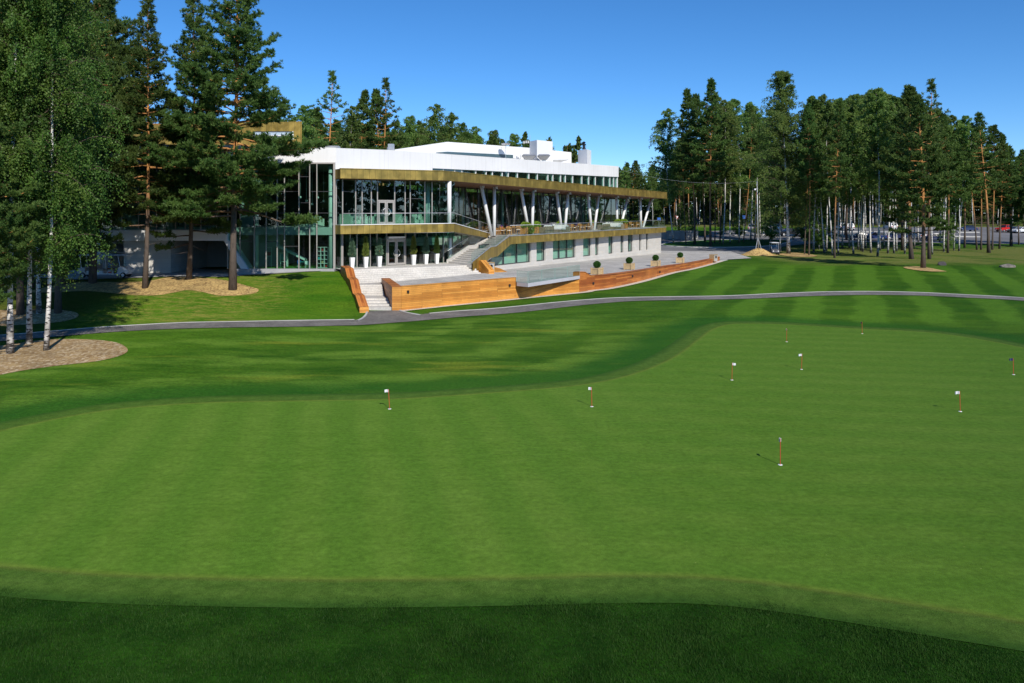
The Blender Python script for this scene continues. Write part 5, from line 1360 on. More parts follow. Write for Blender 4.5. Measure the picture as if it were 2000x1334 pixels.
for (px, ins), lb in zip([(980,3.5),(990,2.9),(1004,3.7),(1124,3.2),(1142,3.2),(1240,3.4),(1252,3.1)], ['nearest the stair-head column','just behind the stair-head rail','next to the leafy trough by the stair','in the middle dining group, nearer the stair','in the middle dining group, farther from the stair','in the last dining group, nearer the sofa','last on the terrace']):
    put(TB_, on_terrace(px, ins), ang+.02, 'teak dining table '+lb)
sofas = [(1066,1.5,math.pi,'with its back to the rail, nearest the stair'),(1086,3.8,0.0,'facing the rail between two leafy troughs'),(1094,1.3,math.pi/2+math.pi,'set crosswise next to the middle dining group'),(1179,1.4,math.pi,'with its back to the rail past the middle group'),(1192,3.6,0.0,'facing the rail, farther along the terrace'),(1202,1.2,-math.pi/2,'set crosswise by the far wooden trough')]
for px, ins, r, lb in sofas: put(SF, on_terrace(px, ins), ang+r, 'brown wicker sofa with white cushions '+lb)
pil = [(1064,2.1,.3),(1075,2.1,.2),(1084,3.5,0),(1091,3.5,.2),(978.5,3.4,.5),(989,3.2,.1),(1125,2.5,.1),(1152,2.8,.1),(1187.5,3.3,.1),(1195,3.3,-.1),(1113,3.6,.2)]
hts = [.78,.78,.78,.78,.80,.80,.80,.80,.78,.78,.80]
pil_l = ['on the sofa nearest the stair','on the same rail-side sofa, farther from the stair','on the left of the sofa facing the rail','on the right of the sofa facing the rail','on the table by the stair-head column','on the second table from the stair','at the middle dining table','at the far end of the middle dining group','on the left of the far sofa facing the rail','on the right of the far sofa facing the rail','at the stair end of the middle dining group']
pme = mk_pillow().mesh('purple_cushion')
for (px, ins, r), h, lb in zip(pil, hts, pil_l):
    x, y, z = on_terrace(px, ins); o = link('purple_cushion', pme, MAT['purple']); o.location = (x, y, z+h); o.rotation_euler = (R_(12), 0, ang+r+.4); tag(o, 'purple scatter cushion '+lb, 'cushion', 'purple cushions on the terrace')
for i, (px, ins, lb) in enumerate([(1027,1.4,'with a plant trailing over its front, by the second column pair'),(1047,2.2,'behind the second column'),(1096,3.4,'between the sofa and the middle dining group'),(1152,4.3,'behind the middle dining group'),(1207,2.0,'by the fifth column pair, nearer the sofa'),(1218,1.9,'by the fifth column pair, farther along'),(1240,4.8,'behind the last dining group')]):
    x, y, z = on_terrace(px, ins); e = empty('plant_trough', (x, y, z), 'trough of lime foliage '+lb, 'planter', 'wooden troughs on the terrace', ang, False)
    mb = MB(); tub(mb, .8, .72); obj('tub', mb, MAT['teak'], e)
    o = link('foliage', ball_leaves(60+i, .5, 420, .17, .11, .62), MAT['potato_vine'], e); o.location = (0,0,1.0)
    if i == 0:
        o = link('trailing_foliage', ball_leaves(80, .42, 300, .17, .12, 1.15), MAT['potato_vine'], e); o.location = (.18,-.45,.55)

# ------------------------------------------------------------------ seen through the glass: lounge and playroom
def inside_sofa(x, y, z, w, rz, lb):
    e = empty('armchair', (x, y, z), lb, 'armchair', 'pale armchairs in the upper lounge', rz, False)
    mb = MB(); mb.box(-w/2, w/2, -.4, .35, .05, .42); obj('seat', mb, MAT['sofa'], e)
    mb = MB(); mb.box(-w/2, w/2, .35, .5, .05, .95); obj('backrest', mb, MAT['sofa'], e)
    for s in (-1, 1): mb = MB(); mb.box(s*(w/2+.08)-.08, s*(w/2+.08)+.08, -.42, .5, .05, .75); obj('armrest', mb, MAT['sofa'], e)
for px, dep, w, z, rz, lb in [(614,1.7,1.3,6.22,0.4,'pale armchair behind glass at the right end of the left block'),(592,2.4,1.0,6.22,2.5,'pale armchair behind glass beside the left block mullion')]:
    inside_sofa((px-CX)/F*(LY+dep), LY+dep, z, w, rz, lb)
for px, dep, w, rz, lb in [(680,1.6,1.2,2.6,'pale armchair in the upper lounge nearest the corner column'),(690,3.0,1.0,.5,'pale armchair set farther back in the upper lounge'),(722,1.7,.9,1.9,'pale armchair just left of the upper door'),(746,2.2,1.2,3.0,'pale armchair seen through the upper door'),(779,1.5,1.1,2.8,'pale armchair just right of the upper door'),(818,2.2,1.0,.6,'pale armchair under the inner column')]:
    p = CP(px, GI+dep); inside_sofa(p[0], p[1], bz1+.005, w, rz, lb)
sh = empty('bookshelf', (-16.2, LY+1.6, 2.6), 'white grid bookshelf behind the ground floor corner glass', 'shelf')
xs0, xs1 = (620-CX)/F*(LY+1.6), (641-CX)/F*(LY+1.6)
mb = MB()
for k in range(4): x = xs0+(xs1-xs0)*k/3; mb.box(x-.02, x+.02, LY+1.4, LY+1.75, 2.6, 4.45)
obj('uprights', mb, MAT['white_pot'], sh)
mb = MB()
for k in range(6):
    z = 2.62+k*.362
    for j in range(3): mb.box(xs0+(xs1-xs0)*j/3+.021, xs0+(xs1-xs0)*(j+1)/3-.021, LY+1.41, LY+1.74, z-.015, z+.015)
obj('shelves', mb, MAT['white_pot'], sh)
for k, (j, r_, m_) in enumerate([(1,4,'red'),(2,0,'red'),(0,2,'teal'),(1,1,'pale_wood')]):
    x = xs0+(xs1-xs0)*(j+.5)/3; mb = MB(); mb.box(x-.09, x+.09, LY+1.46, LY+1.68, 2.636+r_*.362, 2.636+r_*.362+.2)
    top('toy_box', mb, MAT[m_], ['red box on the top of the white bookshelf','red box on the bottom of the white bookshelf','teal box on the white bookshelf','wooden box on the white bookshelf'][k], 'box', 'boxes on the bookshelf')
pf_ = empty('play_frame', (-21.3, LY+2.6, 2.6), 'white children play frame with red and teal panels behind glass', 'play frame')
Yp = LY+2.6
xq = lambda px: (px-CX)/F*Yp
for a, b, z0, z1 in ((521,530,2.6,4.4),(548,560,2.6,3.9)):
    mb = MB()
    for px in (a, b): mb.box(xq(px)-.03, xq(px)+.03, Yp-.03, Yp+.03, z0, z1)
    mb.box(xq(a)+.031, xq(b)-.031, Yp-.03, Yp+.03, z1-.06, z1); mb.box(xq(a)+.031, xq(b)-.031, Yp-.03, Yp+.03, z1-.85, z1-.79); obj('frame', mb, MAT['white_pot'], pf_)
mb = MB(); mb.box(xq(522), xq(529), Yp-.02, Yp+.02, 3.62, 3.95); obj('red_panel', mb, MAT['red'], pf_)
mb = MB(); mb.box(xq(549.5), xq(558.5), Yp-.02, Yp+.02, 3.2, 3.75); obj('teal_panel', mb, MAT['teal'], pf_)
sl = empty('slide', (-19.5, LY+3.2, 2.6), 'pale children slide sloping down to the right behind the playroom glass', 'slide')
Ys = LY+3.2; mb = MB()
A1, A2 = W(540,480,Ys), W(598,508,Ys)
mb.hexa([A1+[0,-.25,-.06], A2+[0,-.25,-.06], A2+[0,.25,-.06], A1+[0,.25,-.06], A1+[0,-.25,0], A2+[0,-.25,0], A2+[0,.25,0], A1+[0,.25,0]]); obj('chute', mb, MAT['sofa'], sl)
for sgn in (-1, 1): mb = MB(); o_ = np.array([0,.27*sgn,0]); mb.hexa([A1+o_+[0,-.02,-.06], A2+o_+[0,-.02,-.06], A2+o_+[0,.02,-.06], A1+o_+[0,.02,-.06], A1+o_+[0,-.02,.14], A2+o_+[0,-.02,.14], A2+o_+[0,.02,.14], A1+o_+[0,.02,.14]]); obj('side', mb, MAT['white_pot'], sl)
for k, px in enumerate((545, 562)):
    mb = MB(); w = W(px, 490, Ys); mb.box(w[0]-.04, w[0]+.04, Ys-.04, Ys+.04, 2.6, w[2]-.12); obj('leg', mb, MAT['white_pot'], sl)
for px, dep, lb in ((594,1.6,'small teal children table behind the playroom glass'),):
    e = empty('children_table', ((px-CX)/F*(LY+dep), LY+dep, 2.6), lb, 'table', None, 0, False)
    mb = MB(); mb.box(-.45,.45,-.3,.3,.5,.54); obj('tabletop', mb, MAT['teal'], e)
    for sx in (-1,1):
        for sy in (-1,1): mb = MB(); mb.box(sx*.4-.025, sx*.4+.025, sy*.25-.025, sy*.25+.025, 0, .5); obj('leg', mb, MAT['white_pot'], e)
for px, dep, lb, m_ in ((600,1.1,'tiny white children chair at the teal table','white_pot'),(585,2.0,'tiny blue children chair by the slide foot','blue')):
    e = empty('children_chair', ((px-CX)/F*(LY+dep), LY+dep, 2.6), lb, 'chair', None, .5, False)
    mb = MB(); mb.box(-.17,.17,-.17,.17,.28,.31); obj('seat', mb, MAT[m_], e); mb = MB(); mb.box(-.17,.17,.15,.18,.34,.62); obj('backrest', mb, MAT[m_], e)
    for sx in (-1,1):
        for sy in (-1,1): mb = MB(); mb.box(sx*.15-.015, sx*.15+.015, sy*.15-.015, sy*.15+.015, 0, .28); obj('leg', mb, MAT['white_pot'], e)
# ------------------------------------------------------------------ people
def person(loc, rz, pose, label, shirt, trousers, name='person'):
    """one skinned body, with hair and clothes as children"""
    e = empty(name, loc, label, 'person', None, rz, False)
    J = pose
    bones = [('pelvis','waist'),('waist','chest'),('chest','neck'),('neck','head0'),('head0','head1'),('chest','shl'),('shl','ell'),('ell','wrl'),('wrl','hal'),('chest','shr'),('shr','elr'),('elr','wrr'),('wrr','har'),
             ('pelvis','hil'),('hil','knl'),('knl','anl'),('anl','tol'),('pelvis','hir'),('hir','knr'),('knr','anr'),('anr','tor')]
    rad = dict(pelvis=.135,waist=.125,chest=.15,neck=.055,head0=.075,head1=.085,shl=.062,ell=.044,wrl=.03,hal=.026,shr=.062,elr=.044,wrr=.03,har=.026,hil=.095,knl=.062,anl=.042,tol=.036,hir=.095,knr=.062,anr=.042,tor=.036)
    def skin(nm, keys, bl, mat, grow=1.0, par=None):
        keys = list(keys); me = bpy.data.meshes.new(nm); me.from_pydata([J[k] for k in keys], [(keys.index(a), keys.index(b)) for a, b in bl], [])
        o = bpy.data.objects.new(nm, me); col.objects.link(o); md = o.modifiers.new('s', 'SKIN')
        for i, k in enumerate(keys):
            r = rad[k]*grow; me.skin_vertices[0].data[i].radius = (r, r*(.72 if k in ('chest','waist','pelvis') else 1)) if False else (r, r)
        me.skin_vertices[0].data[0].use_root = True
        ss = o.modifiers.new('d', 'SUBSURF'); ss.levels = ss.render_levels = 2
        dg = bpy.context.evaluated_depsgraph_get(); dg.update(); m2 = bpy.data.meshes.new_from_object(o.evaluated_get(dg)); bpy.data.objects.remove(o)
        m2.polygons.foreach_set('use_smooth', np.ones(len(m2.polygons), dtype=bool)); return link(nm, m2, mat, par or e)
    skin('body', J.keys(), bones, MAT['skin'])
    sk = ['chest','waist','pelvis','shl','ell','shr','elr']; skin('shirt', sk, [('pelvis','waist'),('waist','chest'),('chest','shl'),('chest','shr'),('shl','ell'),('shr','elr')], MAT[shirt], 1.13)
    tk = ['pelvis','hil','knl','anl','hir','knr','anr']; skin('trousers', tk, [('pelvis','hil'),('hil','knl'),('knl','anl'),('pelvis','hir'),('hir','knr'),('knr','anr')], MAT[trousers], 1.16)
    h = J['head1']; h0 = J['head0']; fwd = np.array(J['nose'])-np.array([(h[0]+h0[0])/2, (h[1]+h0[1])/2, (h[2]+h0[2])/2]) if 'nose' in J else np.array([0,-.1,0])
    mb = MB(); mb.ball((h[0]-fwd[0]*.25, h[1]-fwd[1]*.25, h[2]+.035), .098, .105, .085); obj('hair', mb, MAT['hair'], e, True)
    return e
seatpose = dict(pelvis=(0,0,.5), waist=(.03,0,.66), chest=(.12,0,.93), neck=(.19,0,1.08), head0=(.23,0,1.17), head1=(.25,0,1.25),
    shl=(.13,.19,.98), ell=(.30,.25,.76), wrl=(.52,.17,.80), hal=(.60,.13,.82), shr=(.13,-.19,.98), elr=(.30,-.25,.76), wrr=(.52,-.17,.80), har=(.60,-.13,.82),
    hil=(.08,.1,.47), knl=(.48,.12,.50), anl=(.56,.12,.12), tol=(.72,.12,.07), hir=(.08,-.1,.47), knr=(.48,-.12,.50), anr=(.56,-.12,.12), tor=(.72,-.12,.07))
standpose = dict(pelvis=(0,0,.95), waist=(0,0,1.12), chest=(0,0,1.38), neck=(0,0,1.53), head0=(0,-.01,1.62), head1=(0,-.01,1.70),
    shl=(.2,0,1.44), ell=(.25,.03,1.16), wrl=(.24,-.05,.92), hal=(.24,-.08,.83), shr=(-.2,0,1.44), elr=(-.25,.03,1.16), wrr=(-.24,-.05,.92), har=(-.24,-.08,.83),
    hil=(.1,0,.9), knl=(.11,-.02,.5), anl=(.11,.02,.1), tol=(.12,-.14,.04), hir=(-.1,0,.9), knr=(-.11,-.02,.5), anr=(-.11,.02,.1), tor=(-.12,-.14,.04))

# ------------------------------------------------------------------ golf carts
def wheel(root, x, y, r, w=.18, hub='silver', nm='wheel'):
    s = 1 if y > 0 else -1
    mb = MB(); mb.tube([(x, y-w/2, r), (x, y-w*.3, r), (x, y+w*.3, r), (x, y+w/2, r)], [r*.88, r, r, r*.88], 18); wv = obj(nm, mb, MAT['rubber'], root, False)
    mb = MB(); mb.tube([(x, y+s*(w/2+.004), r), (x, y+s*(w/2+.02), r)], [r*.6, r*.45], 14); obj('rim', mb, MAT[hub], wv)
def golf_cart(loc, rz, label, rows, body, seatm, red=False, roofm=None):
    """x forward; rows of seats"""
    e = empty('golf_cart', loc, label, 'golf cart', None, rz, False)
    L = 1.55 + .85*rows; hb = L/2
    mb = MB(); mb.box(-hb+.25, hb-.15, -.55, .55, .28, .36); obj('chassis', mb, MAT[body], e)
    pts = [(hb-.95,.36),(hb-.15,.36),(hb+.02,.42),(hb-.02,.62),(hb-.25,.84),(hb-.62,.92),(hb-.80,.86)]
    mb = MB()
    for s in (-1, 1): mb.poly([(x, s*.56, z) for x, z in (pts if s < 0 else pts[::-1])])
    for (x0,z0),(x1,z1) in zip(pts, pts[1:]+pts[:1]): mb.poly([(x0,.56,z0),(x1,.56,z1),(x1,-.56,z1),(x0,-.56,z0)][::-1])
    obj('front_cowl', mb, MAT[body], e)
    mb = MB(); mb.box(-hb, -hb+.62, -.56, .56, .36, .78); mb.box(-hb+.05, -hb+.5, -.56, .56, .78, .83); obj('rear_body', mb, MAT[body], e)
    for s in (-1, 1): mb = MB(); mb.tube([(hb+.0, s*.36, .60),(hb+.03, s*.36, .60)], .085, 10); obj('headlight', mb, MAT['white_pot'], e)
    for k in range(rows):
        x = -hb+.75+k*.85
        mb = MB(); mb.box(x-.05, x+.42, -.54, .54, .36, .58); obj('seat_box', mb, MAT[body], e)
        mb = MB(); mb.box(x-.07, x+.45, -.52, .52, .581, .70); obj('seat', mb, MAT[seatm], e)
        mb = MB(); mb.tbox(x-.13, 0, .72, 1.16, .1, 1.02, .09, .98); obj('backrest', mb, MAT[seatm], e)
        if red and k == rows-1: mb = MB(); mb.box(x+.02, x+.32, -.548, -.541, .40, .52); obj('red_sticker', mb, MAT['red'], e)
    zr = 1.84
    mb = MB(); mb.tbox(0, 0, zr, zr+.05, L-.15, 1.18, L-.25, 1.1); mb.tbox(0, 0, zr+.0502, zr+.09, L-.4, 1.0, L-.7, .8); obj('roof', mb, MAT[roofm or body], e)
    xs = [(-hb+.3,-hb+.2),(hb-.62,hb-.85)] + ([(-hb+.75+.85*(rows-1)-.2, -hb+.75+.85*(rows-1)-.22)] if rows > 1 else [])
    for x0, x1 in xs:
        for s in (-1, 1): mb = MB(); mb.tube([(x0, s*.53, .7),(x1, s*.53, zr+.01)], .024, 6); obj('roof_post', mb, MAT['silver'], e)
    mb = MB(); mb.poly([(hb-.6,-.5,.9),(hb-.6,.5,.9),(hb-.84,.5,1.8),(hb-.84,-.5,1.8)]); obj('windscreen', mb, MAT['rail_glass'], e)
    mb = MB(); c = (hb-.98, .25, .98); mb.tube([(c[0]+.06*math.sin(a), c[1]+.17*math.cos(a), c[2]+.15*math.sin(a)) for a in np.linspace(0, 2*math.pi, 13)], .014, 5, False); mb.tube([c, (hb-.7,.25,.75)], .018, 5); obj('steering_wheel', mb, MAT['black'], e)
    for x in (-hb+.42, hb-.42):
        for s in (-1, 1): wheel(e, x, s*.5, .225, .2, 'white_pot')
    return e, L
g = ground(205, 541); 
gc = np.array([(207-CX)/F*66.2, 66.2, float(terrain(np.array([-33.7]), np.array([66.2]))[0])+.06])
cart, Lc = golf_cart(gc, R_(2), 'white long golf cart with a driver, parked under the birches', 3, 'cart_white', 'seat', True)
person(gc+np.array([Lc/2-1.72, -.22, .20]), R_(2), seatpose, 'driver in a light blue shirt leaning forward in the white golf cart', 'shirt', 'trousers')
g = ground(1515, 497.5)
golf_cart((g[0]-.1, g[1]+.3, g[2]), R_(-98), 'dark golf cart seen end-on beside the light pole mound', 1, 'cart_dark', 'black', False, 'cart_white')
p = CP(763.5, GI+.9); person((p[0], p[1], bz1+.01), .3, standpose, 'standing figure in light blue behind the upper glass door', 'shirt', 'hair')

# ------------------------------------------------------------------ cars
def car(px, py, rz, label, paint, typ='sedan', grp='parked cars beyond the trees', flat=False):
    g = ground(px, py); m_ = 'paint_'+label.split()[0]
    e = empty('parked_car', (g[0], g[1], float(terrain(g[0], g[1]))+.055), label, 'car', grp, rz, False)
    if typ == 'suv': L, Wd, H, zb, zs_ = 4.75, 1.88, 1.78, .32, 1.05; prof = [(-2.3,.45),(-2.35,.8),(-2.28,1.08),(1.05,1.1),(2.2,.98),(2.36,.75),(2.32,.42)]; gh = [(-2.25,1.09),(-2.02,1.7),(-1.7,1.77),(.25,1.75),(1.1,1.1)]
    elif typ == 'pickup': L, Wd, H, zb, zs_ = 5.3, 1.9, 1.85, .38, 1.1; prof = [(-2.6,.5),(-2.65,1.1),(-.6,1.12),(1.2,1.14),(2.45,1.06),(2.62,.8),(2.6,.5)]; gh = [(-.75,1.12),(-.6,1.8),(-.2,1.86),(.6,1.82),(1.25,1.14)]
    else: L, Wd, H, zb, zs_ = 4.5, 1.8, 1.46, .26, .9; prof = [(-2.2,.38),(-2.25,.68),(-2.12,.92),(-1.5,.95),(1.0,.93),(2.05,.78),(2.25,.6),(2.2,.35)]; gh = [(-1.75,.94),(-1.0,1.38),(-.5,1.45),(.25,1.42),(1.15,.92)]
    def ext(pf, w0, w1, z0, z1):
        mb = MB(); wf = lambda z: (w0+(w1-w0)*np.clip((z-z0)/(z1-z0), 0, 1))/2
        for s in (-1, 1): mb.poly([(x, s*wf(z), z) for x, z in (pf if s > 0 else pf[::-1])])
        for (x0,a0),(x1,a1) in zip(pf, pf[1:]+pf[:1]): mb.poly([(x0,wf(a0),a0),(x0,-wf(a0),a0),(x1,-wf(a1),a1),(x1,wf(a1),a1)])
        return mb
    obj('body', ext(prof, Wd, Wd*.96, .4, 1.1), paint, e)
    zg0, zg1 = gh[0][1], max(z for x, z in gh)
    ghw = [(x, z) for x, z in gh]
    obj('cabin', ext(ghw, Wd*.93, Wd*.74, zg0, zg1), paint, e)
    cx = sum(x for x, z in gh)/len(gh)
    # window bands a hair proud of the cabin
    wf = lambda z: (Wd*.93+(Wd*.74-Wd*.93)*(z-zg0)/(zg1-zg0))/2+.012
    z0, z1 = zg0+.06, zg1-.1; lerp = lambda a, b, z: a[0]+(b[0]-a[0])*(z-a[1])/(b[1]-a[1])
    rb0, rb1 = lerp(gh[0], gh[1], z0), lerp(gh[0], gh[1], min(z1, gh[1][1])); f0, f1 = lerp(gh[4], gh[3], z0), lerp(gh[4], gh[3], z1)
    for s in (-1, 1):
        a, b, c, d = (rb0+.12, z0), (f0-.14, z0), (f1-.08, z1), (rb1+.14, z1); mid = (a[0]+b[0])/2
        for q0, q1, q2, q3_ in ((a, (mid-.05, z0), (mid-.05, z1), d), ((mid+.05, z0), b, c, (mid+.05, z1))):
            mb = MB(); pts = [(x, s*wf(z), z) for x, z in (q0, q1, q2, q3_)]; mb.poly(pts if s < 0 else pts[::-1]); obj('window', mb, MAT['car_glass'], e)
    mb = MB(); mb.poly([(f0+.012, -wf(z0)+.12, z0),(f0+.012, wf(z0)-.12, z0),(f1+.012, wf(z1)-.12, z1),(f1+.012, -wf(z1)+.12, z1)]); obj('windscreen', mb, MAT['car_glass'], e)
    mb = MB(); mb.poly([(rb0-.015, wf(z0)-.12, z0),(rb0-.015, -wf(z0)+.12, z0),(rb1-.015, -wf(z1)+.12, min(z1, gh[1][1])),(rb1-.015, wf(z1)-.12, min(z1, gh[1][1]))]); obj('rear_window', mb, MAT['car_glass'], e)
    xw = (L/2-.85)
    for x in (-xw, xw):
        for s in (-1, 1): wheel(e, x, s*(Wd/2-.10), .33 if typ == 'sedan' else .37, .22, 'silver')
    for s in (-1, 1):
        mb = MB(); mb.box(L/2-.13, L/2+.005, s*Wd*.36-.2, s*Wd*.36+.2, .62, .76); obj('headlight', mb, MAT['white_pot'], e)
        mb = MB(); mb.box(-L/2-.1, -L/2+.05, s*Wd*.38-.14, s*Wd*.38+.14, .72, .92); obj('tail_light', mb, MAT['red'], e)
    return e
PT = {k: pm('car_paint_'+k, c, .25, .03, 1) for k, c in dict(white=(.72,.73,.75), red=(.55,.02,.015), silver=(.42,.43,.45), blue=(.018,.035,.13), navy=(.025,.035,.09), black=(.012,.012,.014), grey=(.16,.17,.18)).items()}
for a in [(1472,451.5,R_(60),'silver hatchback half hidden by the leaning pine trunks','silver','suv'),(1491,452,R_(95),'pale saloon beside the light pole in the car park','silver','sedan'),(1499,451.5,R_(80),'white estate seen from behind next to the light pole','white','suv'),
          (1516,451.5,R_(85),'white van-like car with dark rear window right of the light pole','white','suv'),(1543,462,R_(185),'black pickup truck behind the big birch','black','pickup'),(1566,456,R_(100),'blue hatchback just right of the big birch','blue','sedan'),
          (1578,452,R_(95),'white car behind the two thin pines','white','sedan'),(1641,449,R_(90),'white car among the birch stems, left','white','suv'),(1655,450,R_(90),'white car among the birch stems, right','white','suv'),
          (1678,469,R_(175),'dark blue saloon behind the birch row','navy','sedan'),(1707,470,R_(178),'dark blue people carrier behind the twin birch','blue','suv'),(1748,469,R_(182),'navy car behind the leaning birch','navy','suv'),(1793,467,R_(95),'white car between the thick pine trunks','white','sedan'),(1823,470,R_(176),'navy saloon right of the front pine','navy','sedan'),
          (1739,449,R_(90),'white van behind the tall birches','white','suv'),(1890,452.5,R_(190),'dark saloon parked beyond the lone pines','navy','sedan'),(1965,454,R_(200),'bright red pickup at the right edge of the car park','red','pickup'),(1984,454.5,R_(195),'grey saloon beside the red pickup','grey','sedan'),(1996,455.5,R_(190),'white saloon at the right edge of the picture','white','sedan')]:
    car(a[0], a[1], a[2], a[3], PT[a[4]], a[5])

# ------------------------------------------------------------------ putting pins
def pin(px, py, h, lean, flagdir, label, flagw=.16, mat='flag'):
    g = ground(px, py); e = empty('putting_pin', (g[0], g[1], g[2]+.022), label, 'putting flag', 'putting flags on the green', 0, False)
    mb = MB(); mb.tube([(0,0,0),(lean*h,0,h)], .013, 8); obj('stick', mb, MAT['pin'], e)
    mb = MB(); mb.tube([(0,0,.0),(0,0,.006)], .065, 14); mb.tube([(0,0,.0061),(0,0,.012)], .05, 14); obj('cup_rim', mb, MAT['white_pot'], e)
    mb = MB(); n = 6; fw = np.array(flagdir, float); th = .004; fh = .11
    P = [(np.array([lean*h,0,0])+np.array([fw[0],fw[1],0])*flagw*k/n+np.array([-fw[1],fw[0],0])*.025*math.sin(k*1.6)+np.array([0,0,-.018*k/n])) for k in range(n+1)]
    for s in (-1, 1):
        o_ = np.array([-fw[1], fw[0], 0])*th*s*.5
        for k in range(n):
            z0, z1 = h-fh, h; q = [P[k]+o_+[0,0,z0], P[k+1]+o_+[0,0,z0+.01], P[k+1]+o_+[0,0,z1-.005], P[k]+o_+[0,0,z1]]; mb.poly(q if s < 0 else q[::-1])
    obj('flag', mb, MAT[mat], e, True)
for a in [(1524,909.5,.77,.0,(.25,.97),'nearest putting flag, white cloth folded edge-on'),(761,800,.74,-.06,(-1,.15),'putting flag leaning left at the left of the green'),(1156,795.5,.74,-.02,(-.7,.6),'putting flag in the middle of the green'),
          (1875.5,805,.76,-.03,(-1,.1),'putting flag with wide white cloth near the right edge'),(1429.5,743.5,.76,.02,(1,.1),'putting flag with cloth blown right, behind the middle one'),(1565.5,722.5,.74,.03,(-1,.1),'putting flag second nearest the fringe with cloth blown left'),
          (1536.5,668.5,.76,.0,(.2,.95),'putting flag near the far fringe, cloth edge-on'),(1979.5,733,.75,-.02,(-1,.2),'putting flag with navy-tipped cloth at the right picture edge','navy'),(1684,652.5,.72,-.02,(.1,.99),'farthest putting flag with dull dark cloth at the fringe','navy')]:
    pin(*a[:6], mat=a[6] if len(a) > 6 else 'flag')

# ------------------------------------------------------------------ boulders, pole, mound, signs, wall, cable
def boulder(px, py, sx, sy, sz, seed, lb, m_):
    g = ground(px, py); rng = np.random.default_rng(seed); mb = MB(); mb.ball((g[0], g[1]+sy*.4, g[2]+sz*.25), sx, sy, sz, 14, 9)
    V = np.array(mb.v); c = np.array([g[0], g[1]+sy*.4, g[2]+sz*.25]); d = V-c
    for _ in range(9):
        n = rng.normal(0,1,3); n[2] = abs(n[2]); n /= np.linalg.norm(n); n = n/np.array([sx,sy,sz]); n /= np.linalg.norm(n)
        lim = .72*np.linalg.norm(n*np.array([sx,sy,sz])); s = d@n; d = d - np.outer(np.maximum(s-lim, 0), n)
    mb.v = [tuple(v) for v in d+c]; top('boulder', mb, MAT[m_], lb, 'boulder', 'boulders on the fairway')
boulder(1841, 518.5, .62, .5, .50, 4, 'dark squat boulder right of the front pine', 'darkrock')
boulder(1970, 522.5, .98, .6, .42, 9, 'pale flat boulder at the right of the fairway', 'stonerock')
g = ground(1487, 499.5)
mb = MB(); nr, na = 9, 28; b0_ = len(mb.v)
for i in range(nr+1):
    for k in range(na):
        r = i/nr; a = 2*math.pi*k/na; x = g[0]+3.3*r*math.cos(a); y = g[1]+1.5+2.1*r*math.sin(a)
        mb.v.append((x, y, float(terrain(x, y))-.03+1.0*(1-sstep(0,1,r))*(1+.12*math.sin(a*5+i))+.05*math.sin(a*11+i*2)))
for i in range(nr):
    for k in range(na):
        mb.f.append((i*na+k, (i+1)*na+k, (i+1)*na+(k+1)%na, i*na+(k+1)%na)); mb.uv.append([(0,0)]*4); mb.m.append(0)
top('mulch_mound', mb, MAT['mulch_yellow'], 'heap of yellow wood chips round the foot of the light pole', 'mound', None, True)
lp = empty('light_pole', (g[0], g[1]+1.5, g[2]+.85), 'tall leaning grey light pole on the wood chip mound', 'light pole')
bx_, by_, bz_ = ORG[lp.name]
tp = W(1478.5, 350, by_)
mb = MB(); mb.tube([(bx_,by_,bz_),(bx_+(tp[0]-bx_)*.5,by_,(bz_+tp[2])/2),(tp[0],by_,tp[2])], [.085,.065,.045], 10); obj('pole', mb, MAT['pole'], lp, True)
for k, dx in enumerate((-.55,.5)):
    mb = MB(); mb.tube([(bx_+dx,by_-.25,bz_-.3),(bx_-.06,by_,bz_+1.9)], .05, 6); obj('brace', mb, MAT['pole'], lp)
mb = MB(); mb.tube([(tp[0]-.02,by_,tp[2]-1.0),(tp[0]-.02,by_,tp[2]-.2)], .14, 8); obj('lamp_housing', mb, MAT['silver'], lp)
mb = MB(); q_ = W(1475, 369, by_); mb.tube([(q_[0]+.4,by_,q_[2]),(q_[0],by_,q_[2])], .035, 6); mb.ball((q_[0]-.05,by_-.05,q_[2]-.1), .16,.16,.16); obj('camera_dome', mb, MAT['white_pot'], lp, True)
ca = np.array([(1209-CX)/F*116.9, 116.9, zat(331,116.9)]); 
mb = MB(); mb.tube([ca+(np.array([tp[0],by_,tp[2]-.3])-ca)*k/14+np.array([0,0,-1.0*4*(k/14)*(1-k/14)]) for k in range(15)], .009, 4); top('overhead_cable', mb, MAT['pole'], 'thin cable sagging from the white roof to the light pole', 'cable')
def sign(px, py, ytop, shape, lb, paint, cat='road sign'):
    g = ground(px, py); Y = g[1]; zt_ = zat(ytop, Y); e = empty('road_sign', tuple(g), lb, cat, None, 0, True)
    mb = MB(); mb.tube([tuple(g), (g[0], Y, zt_)], .05, 7); obj('post', mb, MAT['pole'], e)
    mb = MB(); r = .52
    if shape == 'tri':
        P = [(g[0]-r, Y-.07, zt_), (g[0], Y-.07, zt_-.95), (g[0]+r, Y-.07, zt_)]; mb.poly(P); mb.poly([np.array(p)+[0,.03,0] for p in P[::-1]]); obj('plate', mb, MAT['red'], e)
        c = np.array([g[0], Y-.085, zt_-.33]); mb = MB(); mb.poly([c+(np.array(p)-np.array([g[0],Y-.07,zt_-.33]))*.62+[0,0,.0] for p in P]); obj('plate_face', mb, MAT['flag'], e)
    elif shape == 'disc': mb.tube([(g[0], Y-.09, zt_-.5),(g[0], Y-.06, zt_-.5)], .5, 16); obj('plate', mb, paint, e)
    else: mb.box(g[0]-.45, g[0]+.45, Y-.1, Y-.06, zt_-.8, zt_); obj('plate', mb, paint, e)
sign(1322.5, 448, 421, 'tri', 'red-edged give way sign on a grey post beyond the concrete wall', None)
sign(1362.5, 453, 426.5, 'disc', 'round dark sign seen from behind on a grey post', MAT['dark_frame'])
